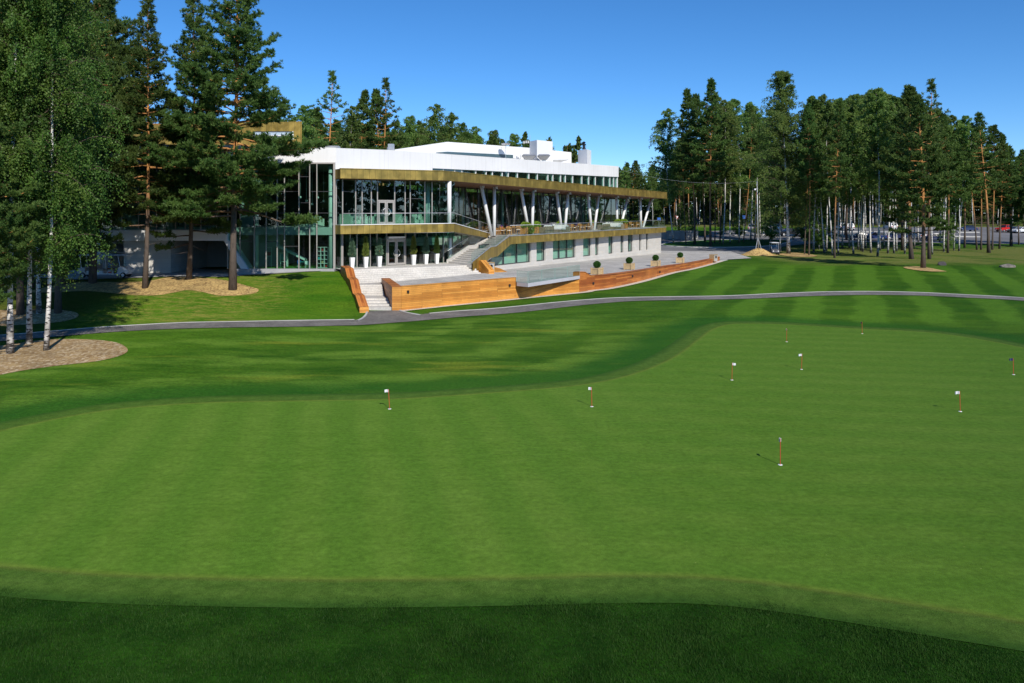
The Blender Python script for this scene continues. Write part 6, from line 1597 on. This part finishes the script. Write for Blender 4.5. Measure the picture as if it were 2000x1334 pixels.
sign(1453, 447, 421, 'sq', 'small blue square road sign far among the trunks', MAT['blue'])
sign(1287, 446.5, 425, 'sq', 'blue board standing at the forest edge beyond the terrace', MAT['blue'])
g0, g1 = ground(1291, 473), ground(1363.5, 471.5)
mb = MB(); Yw = 170.0; x0, x1 = (1290-CX)/F*Yw, (1363.5-CX)/F*Yw; zb_ = float(terrain(x0, Yw))-.3; ztp = zat(450.5, Yw)
rw = empty('concrete_wall', (x0, Yw, zb_), 'grey precast concrete retaining wall behind the right end of the building', 'wall')
for k in range(6):
    a, b = x0+(x1-x0)*k/6, x0+(x1-x0)*(k+1)/6; mb = MB(); mb.box(a+.02, b-.02, Yw, Yw+.25, zb_, ztp); mb.box(a+.02, a+.2, Yw-.15, Yw-.001, zb_, ztp-.1); obj('wall_panel', mb, MAT['concrete'], rw)
# ------------------------------------------------------------------ trees
def limb_points(p0, az, elev0, L, droop, tip_up, n=7, rng=None, wob=.05):
    pts = [np.array(p0, float)]; el = elev0; a = az
    for k in range(n):
        f = k/(n-1); el_k = elev0 + droop*math.sin(math.pi*min(f*1.15, 1)) + tip_up*f*f
        a += rng.normal(0, wob)
        pts.append(pts[-1] + L/n*np.array([math.cos(el_k)*math.cos(a), math.cos(el_k)*math.sin(a), math.sin(el_k)]))
    return pts
def trunk_line(H, rng, bend=.25, lean=(0,0), n=9):
    ax = rng.uniform(0, 6.28); 
    return [np.array([lean[0]*f*H + bend*math.sin(f*3.1+ax)*f, lean[1]*f*H + bend*math.cos(f*2.3+ax)*f, f*H]) for f in np.linspace(0, 1, n)]
def along(line, f):
    x = f*(len(line)-1); i = min(int(x), len(line)-2); return line[i]+(line[i+1]-line[i])*(x-i)
def gen_pine(seed, H, hb, Rm, r0, dens=1.0, shape='cone', bend=.25, long_limbs=(), dead=0, tuftL=.26, tuftw=.055, k=7, whorl=.62, lean=(0,0), pad=1.0, sparse=0.0):
    rng = np.random.default_rng(seed); wood = MB(); line = trunk_line(H, rng, bend, lean)
    wood.tube(line, [r0*(1.25 if i == 0 else 1)*(1-.93*(i/8)**.9) for i in range(9)], 12)
    Cc, Ax = [], []
    def add_branch(h, az, L, el, droop, tip, thick, bare=.3):
        base = along(line, h/H); pts = limb_points(base, az, el, L, droop, tip, 7, rng)
        n = len(pts); wood.tube(pts, [max(thick*(1-.85*i/(n-1)), .008) for i in range(n)], 5, False)
        ns = max(3, int(L*4.2*dens))
        for j in range(ns):
            f = bare+(1-bare)*(j+rng.uniform(0,.9))/ns
            if rng.uniform() < sparse: continue
            p = along(pts, min(f, .999)); q = along(pts, min(f+.08, 1.0)); t = q-p; t /= np.linalg.norm(t)+1e-9
            sa = math.atan2(t[1], t[0]) + (1 if j % 2 else -1)*rng.uniform(.5, 1.15)
            sl = (.20+.34*L*(1-f)+.10*L)*rng.uniform(.55, 1.1)*pad; sl = min(sl, 1.6)
            d = np.array([math.cos(sa), math.sin(sa), rng.uniform(-.05,.35)]); m = max(2, int(sl/.135))
            for q_ in range(m):
                g_ = (q_+1)/m; pp = p+d*sl*g_+np.array([0,0,.10*g_*g_*sl])+rng.normal(0,.05,3)
                Cc.append(pp); Ax.append(d*.6+np.array([0,0,.75]))
                if rng.uniform() < .55: Cc.append(pp+rng.normal(0,.10,3)); Ax.append(d*.3+np.array([0,0,.9]))
        for q_ in range(int(5*dens)+2 if L > .6 else 1): Cc.append(pts[-1]+rng.normal(0,.12,3)); Ax.append(np.array([0,0,.9]))
    h = hb; wk = 0
    while h < H-.25:
        f = (h-hb)/(H-hb)
        if shape == 'cone': s = (1-f)**.78*min(1, .62+f*2.2)
        elif shape == 'top': s = math.sqrt(max(0, 1-((f-.35)/.66)**2))*(1-.35*f)
        else: s = (1-f)**.6*min(1, .5+f*1.6)
        s *= 1-.6*f**3; nb = rng.integers(3, 6)
        a0 = rng.uniform(0, 6.28)
        for b in range(nb):
            L = max(.16, Rm*s*rng.uniform(.55, 1.22)); az = a0+b*2*math.pi/nb+rng.normal(0,.25)
            el = R_(-4+ 52*f**1.4 + rng.normal(0, 8)); add_branch(h+rng.uniform(-.15,.15), az, L, el, -.22*(1-f), .55*(1-f)+.1, .018+.012*L, .22 if f > .5 else .34)
        h += whorl*(1-.45*f)*rng.uniform(.75, 1.25)
    for q_ in range(14): Cc.append(along(line, 1-.004*q_)+rng.normal(0,.06,3)); Ax.append(np.array([0,0,1.0]))
    for (hh, az, L, el, droop, tip, bare) in long_limbs: add_branch(hh, az, L, el, droop, tip, .035+.012*L, bare)
    for _ in range(dead):
        hh = rng.uniform(.35, 1)*hb; L = rng.uniform(.6, 2.2); pts = limb_points(along(line, hh/H), rng.uniform(0,6.28), R_(rng.uniform(-15,25)), L, -.2, .2, 5, rng, .2); wood.tube(pts, [.03*(1-.8*i/5) for i in range(6)], 4, False)
    cm = leaf_mesh('crown', np.array(Cc), np.array(Ax), tuftL, tuftw, rng, .62, k)
    return wood.mesh('trunk', (0,0,0), True), cm
def gen_birch(seed, H, hb, Rm, r0, nl=14, leaf=.085, nbr=90, twig=9, bend=.4, lean=(0,0), hang=1.0, fork=False, bare_top=0.0, low=.6):
    rng = np.random.default_rng(seed); wood = MB(); line = trunk_line(H, rng, bend, lean, 11)
    rad = [r0*(1.3 if i == 0 else 1)*(1-.95*(i/10)**.85) for i in range(11)]
    wood.tube(line, rad, 12); lines = [(line, hb, H)]
    if fork:
        b0 = along(line, .30); l2 = [b0+np.array([math.cos(1.9)*.9*f*2.2, math.sin(1.9)*.6*f*2.2, f*H*.62]) for f in np.linspace(0,1,8)]; wood.tube(l2, [r0*.6*(1-.9*i/7) for i in range(8)], 9); lines.append((l2, 0, 1))
    Cc, Ax = [], []
    for b in range(nbr):
        h = hb+(H-hb)*rng.uniform(0, 1)**.9; f = (h-hb)/(H-hb)
        base = along(line, h/H); s = 1.15*(1-f)**.62*min(1, low-.1+f*1.5)+.05
        if fork and b % 3 == 0: base = along(lines[1][0], .25+.75*rng.uniform()); s *= .8
        L = Rm*s*rng.uniform(.45, 1.12); az = rng.uniform(0, 6.28)
        pts = limb_points(base, az, R_(50-14*(1-f)+rng.normal(0,9)), L, 0.0, -1.1*(.6+.4*hang), 7, rng, .14)
        wood.tube(pts, [max((.008+.0065*L)*(1-.9*i/7), .004) for i in range(8)], 5, False, 1)
        if rng.uniform() < bare_top*f: continue
        for t in range(twig):
            g_ = .15+.85*(t+rng.uniform())/twig; p = along(pts, min(g_, .999)); tl = rng.uniform(.35, 1.25)*(.6+.5*hang)*(1.15-.6*f); ta = az+rng.normal(0, 1.1); out = rng.uniform(.1, .55)
            for j in range(nl):
                u = (j+rng.uniform())/nl; pp = p+np.array([math.cos(ta)*out*u*tl, math.sin(ta)*out*u*tl, -tl*(u**1.35)*.85*hang+tl*.10*u])+rng.normal(0,.07,3)
                Cc.append(pp); Ax.append(np.array([math.cos(ta)*.5, math.sin(ta)*.5, -.35]))
    cm = leaf_mesh('crown', np.array(Cc), np.array(Ax), leaf*1.3, leaf, rng, .9, 1)
    return wood.mesh('trunk', (0,0,0), True), cm
PROTO = {}
def proto(key, kind, H, wm, cm):
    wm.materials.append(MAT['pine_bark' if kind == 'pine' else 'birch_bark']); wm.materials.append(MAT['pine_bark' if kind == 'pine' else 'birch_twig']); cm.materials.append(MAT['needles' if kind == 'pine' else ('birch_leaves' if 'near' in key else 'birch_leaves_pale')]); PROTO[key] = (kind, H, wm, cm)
def tree(key, x, y, z, H, label, group, rz=0.0, wide=1.0, tilt=(0,0), name=None):
    kind, H0, wm, cm = PROTO[key]
    e = bpy.data.objects.new(name or (kind+'_tree'), None); col.objects.link(e); e.location = (x, y, z-.08)
    s = H/H0; e.scale = (s*wide, s*wide, s); e.rotation_euler = (tilt[0], tilt[1], rz)
    tag(e, label, kind+' tree', group)
    for nm, me in (('trunk', wm), ('crown', cm)):
        o = bpy.data.objects.new(nm, me); col.objects.link(o); o.parent = e
    return e
PI = math.pi
# near, individually shaped
NB = dict(tuftL=.26, tuftw=.046, k=15)
proto('p_main', 'pine', 27.0, *gen_pine(101, 27.0, 6.6, 6.0, .27, 1.05, 'cone', .25, [(6.2,-.25,6.8,-.05,-.30,.15,.66),(6.0,PI+.15,5.8,.05,-.1,.2,.30),(10.4,-.15,6.6,.12,-.05,.0,.25),(10.8,PI-.3,5.4,.1,-.1,.2,.3),(9.2,.4,4.8,.1,-.1,.2,.4),(9.6,-.9,4.6,.05,-.1,.2,.35),(5.7,-2.4,4.4,.0,-.1,.2,.35),(7.6,-.5,4.6,.0,-.1,.1,.4),(7.9,2.8,4.8,.0,-.1,.1,.35)], 2, whorl=.62, **NB))
proto('p_mid', 'pine', 24.5, *gen_pine(102, 24.5, 4.6, 4.9, .20, 1.0, 'cone', .35, [(3.6,-2.6,2.8,.0,-.15,.2,.4),(4.0,.2,3.2,.0,-.15,.2,.4),(3.0,PI,2.8,-.25,-.1,.3,.5)], 3, whorl=.66, **NB))
proto('p_slim', 'pine', 24.5, *gen_pine(103, 24.5, 6.0, 4.2, .20, .95, 'cone', .45, [(5.2,PI+.3,3.0,.0,-.1,.2,.35),(5.6,.1,2.6,.0,-.1,.2,.4)], 4, whorl=.68, lean=(.008,0), **NB))
proto('p_wide', 'pine', 21.0, *gen_pine(104, 21.0, 4.0, 5.2, .22, .9, 'dome', .3, [], 3, whorl=.72, **NB))
proto('b_near1', 'birch', 21.0, *gen_birch(201, 21.0, 3.8, 4.4, .125, 30, .074, 210, 19, .4, (0,0), 1.15))
proto('b_near2', 'birch', 20.0, *gen_birch(202, 20.0, 3.4, 4.2, .11, 30, .074, 190, 19, .5, (.03,.01), 1.2))
# grove and forest, seen from a hundred metres and more
FB = dict(tuftL=.40, tuftw=.10, k=9)
proto('p_tall1', 'pine', 24.0, *gen_pine(111, 24.0, 12.0, 3.7, .18, .62, 'top', .5, [], 6, whorl=.8, **FB))
proto('p_tall2', 'pine', 24.0, *gen_pine(112, 24.0, 10.0, 3.9, .165, .6, 'cone', .6, [], 7, whorl=.8, **FB))
proto('p_tall3', 'pine', 24.0, *gen_pine(113, 24.0, 13.5, 3.3, .15, .58, 'top', .9, [], 8, whorl=.8, lean=(.02,0), **FB))
proto('p_open', 'pine', 22.0, *gen_pine(114, 22.0, 5.6, 5.2, .28, .62, 'dome', .5, [(4.6,-.2,3.8,.05,-.1,.2,.3),(4.9,2.9,3.6,.05,-.1,.2,.3)], 5, whorl=.85, **FB))
proto('p_thin', 'pine', 24.0, *gen_pine(115, 24.0, 12.0, 3.8, .20, .5, 'cone', .5, [], 7, .36, .10, 5, 1.0, (0,0), .85, .30))
proto('p_bare', 'pine', 22.0, *gen_pine(116, 22.0, 10.0, 3.8, .22, .52, 'dome', .6, [], 16, .40, .12, 5, .95, (0,0), .85, .15))
proto('p_full', 'pine', 19.0, *gen_pine(117, 19.0, .8, 4.4, .2, .55, 'cone', .5, [], 0, .55, .24, 5, .85))
proto('b_full', 'birch', 19.0, *gen_birch(216, 19.0, .9, 4.2, .13, 8, .26, 110, 8, .5, (0,0), .9))
proto('b_far1', 'birch', 23.0, *gen_birch(211, 23.0, 8.4, 4.3, .10, 12, .155, 120, 11, .6, (0,0), .95))
proto('b_far2', 'birch', 23.0, *gen_birch(212, 23.0, 9.8, 3.9, .095, 12, .155, 110, 11, .9, (.02,.01), .95))
proto('b_far3', 'birch', 23.0, *gen_birch(213, 23.0, 6.6, 4.8, .105, 12, .155, 125, 11, .7, (-.02,0), 1.0, True))
proto('b_big', 'birch', 27.0, *gen_birch(214, 27.0, 3.6, 6.2, .19, 15, .14, 240, 13, .4, (0,0), 1.15))
proto('b_bush', 'birch', 14.0, *gen_birch(215, 14.0, 1.0, 3.6, .10, 9, .20, 110, 9, .5, (0,0), .8))
def px_tree(key, px, py, topy, label, group, wide=1.0, dx=0.0, Y=None, rz=None):
    g = ground(px, py) if Y is None else np.array([(px-CX)/F*Y, Y, float(terrain((px-CX)/F*Y, Y))])
    H = zat(topy, g[1]) - g[2]
    ty = math.atan2(dx/F*g[1], H) if dx else 0.0
    tt = ty
    e = tree(key, g[0], g[1], g[2], H, label, group, rng_t.uniform(0, 6.28) if rz is None else rz, wide)
    if tt: e.rotation_mode = 'XYZ'; e.matrix_world = Matrix.Translation(e.location) @ Matrix.Rotation(tt, 4, 'Y') @ Matrix.Rotation(e.rotation_euler.z, 4, 'Z') @ Matrix.Diagonal((*e.scale, 1))
    return e
rng_t = np.random.default_rng(5)
GL = 'trees in front of the left block'
px_tree('p_main', 454.5, 566, -125, 'thick orange-barked pine with a long low bare bough, nearest the stepped bench', GL, 1.0, 6, rz=0)
px_tree('p_slim', 283, 563, -25, 'tall slim pine on the yellow chips left of the undercroft opening', GL, 1.0, 14, rz=.3)
px_tree('p_mid', 369, 546, -50, 'pine standing between the thick pine and the slim pine', GL, .95, 18, rz=0)
px_tree('p_wide', 181, 553, -120, 'dark-trunked pine in front of the white golf cart', GL, .9, 0)
px_tree('b_near1', 20, 691, -330, 'left of the three near white birches on the bark bed', 'near birches on the bark bed', .9, 2, rz=1.0)
px_tree('b_near2', 57, 672, -300, 'thin shaded birch between the two near white birches', 'near birches on the bark bed', .9, 8, rz=2.4)
px_tree('b_near2', 90, 685, -250, 'bright white birch leaning right, right-hand one on the bark bed', 'near birches on the bark bed', .84, 14, rz=.2)
left_more = [('p_wide',-45,708,95,'pine with drooping dark pads at the left picture edge'),('p_mid',40,615,-200,'dark pine trunk behind the near birches, left'),('b_near1',76,613,-150,'birch in shade behind the near birches, middle'),('p_mid',113,612,-160,'dark pine trunk behind the near birches, right'),
    ('p_wide',-60,590,-140,'pine behind the bark bed just outside the left edge'),('b_near2',112,584,-90,'birch with fine foliage hanging over the white golf cart'),('b_near1',10,575,-110,'shaded birch behind the dark pine trunks at the far left'),('p_slim',60,562,-90,'slim pine deep in the shade at the far left'),('p_wide',120,556,-60,'pine deep in the shade left of the golf cart'),('p_mid',-30,560,-120,'pine deep in the shade at the left picture edge')]
for key, px, py, ty, lb in left_more: px_tree(key, px, py, ty, lb, GL, .9)
# wood behind the left end of the building
for i in range(16):
    px_ = rng_t.uniform(-60, 235); Y = rng_t.uniform(84, 118); px_tree(['p_wide','p_mid','b_near1','p_slim'][i % 4], px_, 0, rng_t.uniform(-40, 130), 'tree of the dark wood behind the left end of the building', 'wood behind the left end of the building', 1.1, 0, Y)

# the grove on the right, stem by stem: (kind, base px, base py, top py, width, lean px)
grove = [('b_far3',1316,475,212,1.20,-14),('p_thin',1340,479,225,0.45,-10),('p_tall2',1357,479,172,1.03,-7),('p_tall1',1377,473,185,0.81,-12),('p_tall2',1388,483,155,1.03,-5),('p_tall3',1396,476,215,0.72,0),('p_tall1',1406,477,205,0.70,5),('b_far3',1412,478,192,1.15,-2),('b_far2',1426,477,203,1.15,-3),('b_far2',1444,475,196,1.20,-3),('p_tall3',1452,474,208,0.62,15),('b_far1',1466,472,200,1.32,0),('b_far2',1474,472,215,1.20,6),('b_far3',1508,472,210,1.15,0),('b_far1',1524,491,205,1.15,-4),
    ('b_big',1540,496,137,1.26,-9),('p_tall3',1571,497,215,0.62,3),('p_tall1',1580,499,205,0.62,2),('b_far1',1589,493,188,1.32,-2),('b_far3',1610,494,184,1.32,0),('b_far2',1614,490,196,1.20,3),('b_far1',1626,499,198,1.15,-8),('p_tall2',1630,504,196,0.86,4),('b_far1',1637,496,195,1.20,-4),('b_far2',1645,485,190,1.20,0),('b_far1',1659,485,187,1.20,2),('b_far3',1667,496,186,1.20,-3),('b_far2',1676,488,192,1.20,0),('b_far1',1682,490,186,1.20,3),('b_far3',1685,492,185,1.15,-2),('b_far2',1691,486,194,1.08,-4),('b_far1',1701,494,180,1.26,-3),
    ('b_far1',1714,501,172,1.32,3),('b_far2',1719,489,190,1.20,-2),('b_far2',1727,485,196,1.08,-12),('b_far3',1734,495,182,1.20,-6),('b_far1',1746,495,185,1.20,-9),('b_far2',1751,491,190,1.20,0),('p_tall2',1763,489,168,1.25,0),('b_far2',1767,496,188,1.20,-2),('b_far1',1770,485,200,1.20,2),('p_open',1780,506,170,0.95,-10),('b_far2',1786,483,205,1.08,0),('p_open',1803,524,186,1.00,-4),('p_thin',1815,506,157,1.05,-3),('b_far1',1821,497,214,1.08,-2),('b_far2',1843,492,212,1.20,3),('p_tall2',1851,494,222,1.10,0),('b_far2',1863,489,226,0.96,6),('b_far3',1873,490,228,1.20,4),('p_tall1',1884,484,236,1.00,0),
    ('p_tall3',1908,488,240,1.00,-8),('p_tall1',1916,488,248,0.90,3),('p_bare',1931,494,219,1.10,-9),('p_tall1',1938,488,246,0.90,3),('p_tall2',1952,486,262,1.10,4),('p_open',1975,480,285,1.00,0),('p_tall2',1990,478,292,1.10,0),('p_open',2025,484,296,1.00,0),('p_wide',2060,480,300,1.00,0)]
order = {}
words = {'p':'pine','b':'birch'}
extra = {1316:'twin-stemmed birch nearest the end of the building',1340:'thin bare-stemmed pine just right of the twin birch',1388:'tall pine standing highest left of the light pole',1454:'x',1540:'tallest birch of the grove, just right of the dark golf cart',1803:'front pine of the grove with its own ring of yellow chips',1815:'sparse-topped tall pine just behind the front pine',1931:'orange-stemmed pine with many dead bare boughs at the right',1780:'stout grey-based pine left of the front pine',2025:'x'}
lean_n = {'b': 'slender white birch', 'p': 'straight-stemmed pine'}
for key, px, py, ty, wd_, dx in sorted(grove, key=lambda a: a[1]):
    kk_ = key[0]; order[kk_] = order.get(kk_, 0)+1
    lb = extra.get(px) if extra.get(px, 'x') != 'x' else '%s in the right-hand grove, %s %s from the left' % (lean_n[kk_], ordw(order[kk_]), words[kk_])
    px_tree(key, px, py, ty, lb, 'grove right of the clubhouse', wd_, dx)
# understorey bushes and denser foliage inside the grove
for i, (px, py, ty) in enumerate([(1330,462,395),(1352,458,400),(1410,463,405),(1600,487,330),(1575,480,335),(1505,474,345),(1615,480,345),(1850,490,405),(1480,462,370),(1443,466,380)]):
    px_tree('b_bush', px, py, ty, 'low leafy young birch among the stems, %s from the left in the grove' % ordw([1,2,3,8,7,6,9,10,5,4][i]), 'young birches under the grove', 1.1)
# second row of the grove, merging into the wood behind
for i in range(50):
    Y = rng_t.uniform(150, 205) if i < 14 else rng_t.uniform(236, 262)
    px_ = rng_t.uniform(1275, 2040); sky = np.interp(px_, [1275,1300,1350,1480,1600,1760,1860,1960,2050], [330,265,228,225,215,205,240,290,305])
    if Y < 210 and 1900 < px_ < 2000: continue
    key = ['b_far2','b_far1','p_tall2','b_far3','p_tall3','b_far1'][i % 6]
    z = float(terrain((px_-CX)/F*Y, Y)); 
    px_tree(key, px_, 0, max(sky+rng_t.uniform(0, 45), CY-(31-CAMZ)/Y*F), 'tree of the wood beyond the car park', 'wood beyond the car park', 1.15, 0, Y)
# distant wood beyond the road, and behind the clubhouse
for i in range(70):
    Y = rng_t.uniform(240, 300); px_ = 1190+ i*13.0 + rng_t.uniform(-8, 8)
    px_tree(['p_tall2','p_tall1','b_far1','p_open','p_tall3','b_far3'][i % 6], px_, 0, rng_t.uniform(312, 338), 'far tree of the wood closing the view beyond the road', 'far wood beyond the road', 1.15, 0, Y)
bh = [('p_thin',640,140,1.15,138),('p_tall2',708,174,1.15,136),('p_thin',747,154,1.1,138),('p_tall1',741,176,.8,139),('b_far3',680,208,1.1,134),('b_far1',690,226,.9,136),('b_far3',845,204,1.2,140),('b_far1',805,226,1.1,142),('b_far2',872,222,1.1,146),('b_far1',905,240,1.1,150),('b_far3',935,248,1.1,152),('b_far1',968,254,1.1,150),('b_far1',1001,261,1.1,150),('b_far2',788,234,1.0,138),('b_far1',592,206,1.2,132),('p_tall1',612,214,1.1,138),('b_far3',575,226,1.1,134),('p_tall2',825,236,1.0,150)]
lbl = ['tall open-crowned pine standing highest behind the roof','dense-topped pine behind the roof, between the tall pine and the twin stems','sparse pine with pale stem above the small roof vent','thin second stem beside the sparse pine above the roof vent','drooping birch between the two pines behind the roof','small birch just left of the dense-topped pine','rounded birch standing highest above the upper white roof','birch left of the rounded birch above the roof','birch right of the rounded birch above the roof','birch above the peak of the upper roof','birch right of the roof peak','birch left of the roof fan behind the upper roof','last birch before the lift tower behind the roof','birch right of the sparse pine behind the roof','birch just right of the brass upper storey','pine stem right of the brass upper storey','birch half hidden by the brass upper storey','pine among the birches behind the roof peak']
for (key, px, ty, wd_, Y), lb in zip(bh, lbl): px_tree(key, px, 0, ty, lb, 'trees behind the clubhouse', wd_, 0, Y)
for i in range(46):
    Y = rng_t.uniform(150, 185); px_ = 500 + i*13.2 + rng_t.uniform(-9, 9)
    sky = np.interp(px_, [500,600,700,770,850,900,960,1020,1110], [205,228,232,238,232,246,262,276,300])
    px_tree(['b_far1','p_tall2','b_far3','p_open'][i % 4], px_, 0, sky+rng_t.uniform(4, 26), 'tree of the wood massed behind the clubhouse roof', 'wood massed behind the clubhouse', 1.2, 0, Y)
# the woods that read as one mass: behind the viewer (mirrored in the glass), and closing the view
def mass(name, label, spots, keys, per, grow, stems=96):
    rr = np.random.default_rng(len(spots))
    for what, mk in (('crowns','needles'),('stems','pine_bark')):
        Vs, Qs, base = [], [], 0
        for i, (x, y, H) in enumerate(spots):
            kind, H0, wm, cm = PROTO[keys[i % len(keys)]]; me = cm if what == 'crowns' else wm
            n = len(me.vertices); co = np.empty(n*3, np.float32); me.vertices.foreach_get('co', co); co = co.reshape(-1, 3)
            if what == 'crowns':
                sel = rr.permutation(n//4)[:per]; co = co.reshape(-1, 4, 3)[sel]; c0 = co.mean(1, keepdims=True); co = (c0+(co-c0)*grow).reshape(-1, 3); q = np.arange(len(co)).reshape(-1, 4)
            else: q = np.array([list(p.vertices) for p in me.polygons if len(p.vertices) == 4][:stems])
            s = H/H0; a = rr.uniform(0, 6.28); c, sn = math.cos(a), math.sin(a)
            co = co*s; co = np.stack([co[:,0]*c-co[:,1]*sn+x, co[:,0]*sn+co[:,1]*c+y, co[:,2]+float(terrain(x, y))-.1], 1)
            Vs.append(co); Qs.append(q+base); base += len(co)
        me = bpy.data.meshes.new(name); fill_mesh(me, np.vstack(Vs), np.vstack(Qs))
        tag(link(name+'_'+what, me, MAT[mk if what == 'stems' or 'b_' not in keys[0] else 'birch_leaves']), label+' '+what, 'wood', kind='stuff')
rm = np.random.default_rng(78)
mass('mirrored_wood', 'dark wood mirrored in the clubhouse glass', [(-95+i*5.6+rm.uniform(-2,2), rm.uniform(-95,-58), rm.uniform(10,15)) for i in range(30)] + [(92+i*1.1+rm.uniform(-6,8), -62+i*3.5+rm.uniform(-3,3), rm.uniform(21,27)) for i in range(48)], ['p_full','p_open','b_full','p_tall2'], 1700, 2.6)
sp_ = []
for i in range(150):
    Y = 266+rm.uniform(0, 55); u = 1150+i*6.6+rm.uniform(-6, 6); sp_.append(((u-CX)/F*Y, Y, rm.uniform(15, 20.5)))
for i in range(60):
    Y = 196+rm.uniform(0, 30); u = 480+i*11+rm.uniform(-6, 6); sp_.append(((u-CX)/F*Y, Y, rm.uniform(20, 25)))
for i in range(60):
    Y = rm.uniform(95, 140); u = -150+i*7.2+rm.uniform(-5, 5); sp_.append(((u-CX)/F*Y, Y, rm.uniform(17, 22)))
mass('closing_wood', 'dense mixed wood closing the view', sp_, ['p_full','b_full','b_full'], 3600, 1.5)
# ------------------------------------------------------------------ camera, sun, sky
cam = bpy.data.cameras.new('camera'); co = bpy.data.objects.new('camera', cam); col.objects.link(co)
cam.sensor_width = 36; cam.lens = F/2000*36; cam.shift_y = -(667-CY)/2000; cam.clip_end = 4000; cam.clip_start = .3
co.location = (0, 0, CAMZ); co.rotation_euler = (R_(90), 0, 0); scene.camera = co
SUN_EL = R_(36); sv = np.array([.36,-.93]); sv /= np.linalg.norm(sv); az = math.atan2(sv[0], sv[1])   # clockwise from +Y
sd_ = Vector((sv[0]*math.cos(SUN_EL), sv[1]*math.cos(SUN_EL), math.sin(SUN_EL)))
sl_ = bpy.data.lights.new('sun', 'SUN'); sl_.energy = 4.6; sl_.angle = R_(.53); sl_.color = (1.0, .945, .86)
so = bpy.data.objects.new('sun', sl_); col.objects.link(so); so.rotation_euler = sd_.to_track_quat('Z', 'Y').to_euler()
w = bpy.data.worlds.new('World'); scene.world = w; w.use_nodes = True; nt = w.node_tree
sky = nt.nodes.new('ShaderNodeTexSky'); sky.sky_type = 'NISHITA'; sky.sun_disc = False; sky.sun_elevation = SUN_EL; sky.sun_rotation = az
sky.altitude = 3000; sky.air_density = 1.0; sky.dust_density = 0; sky.ozone_density = 6
hs = nt.nodes.new('ShaderNodeHueSaturation'); hs.inputs['Saturation'].default_value = 1.17; nt.links.new(sky.outputs[0], hs.inputs['Color'])
bg = nt.nodes['Background']; nt.links.new(hs.outputs[0], bg.inputs[0]); bg.inputs[1].default_value = .142
scene.view_settings.view_transform = 'Standard'; scene.view_settings.look = 'None'; scene.view_settings.exposure = 0; scene.view_settings.gamma = 1
cy = scene.cycles; cy.use_denoising = True; cy.max_bounces = 7; cy.diffuse_bounces = 2; cy.glossy_bounces = 3; cy.transmission_bounces = 4; cy.transparent_max_bounces = 12
cy.caustics_reflective = False; cy.caustics_refractive = False; cy.sample_clamp_indirect = 6
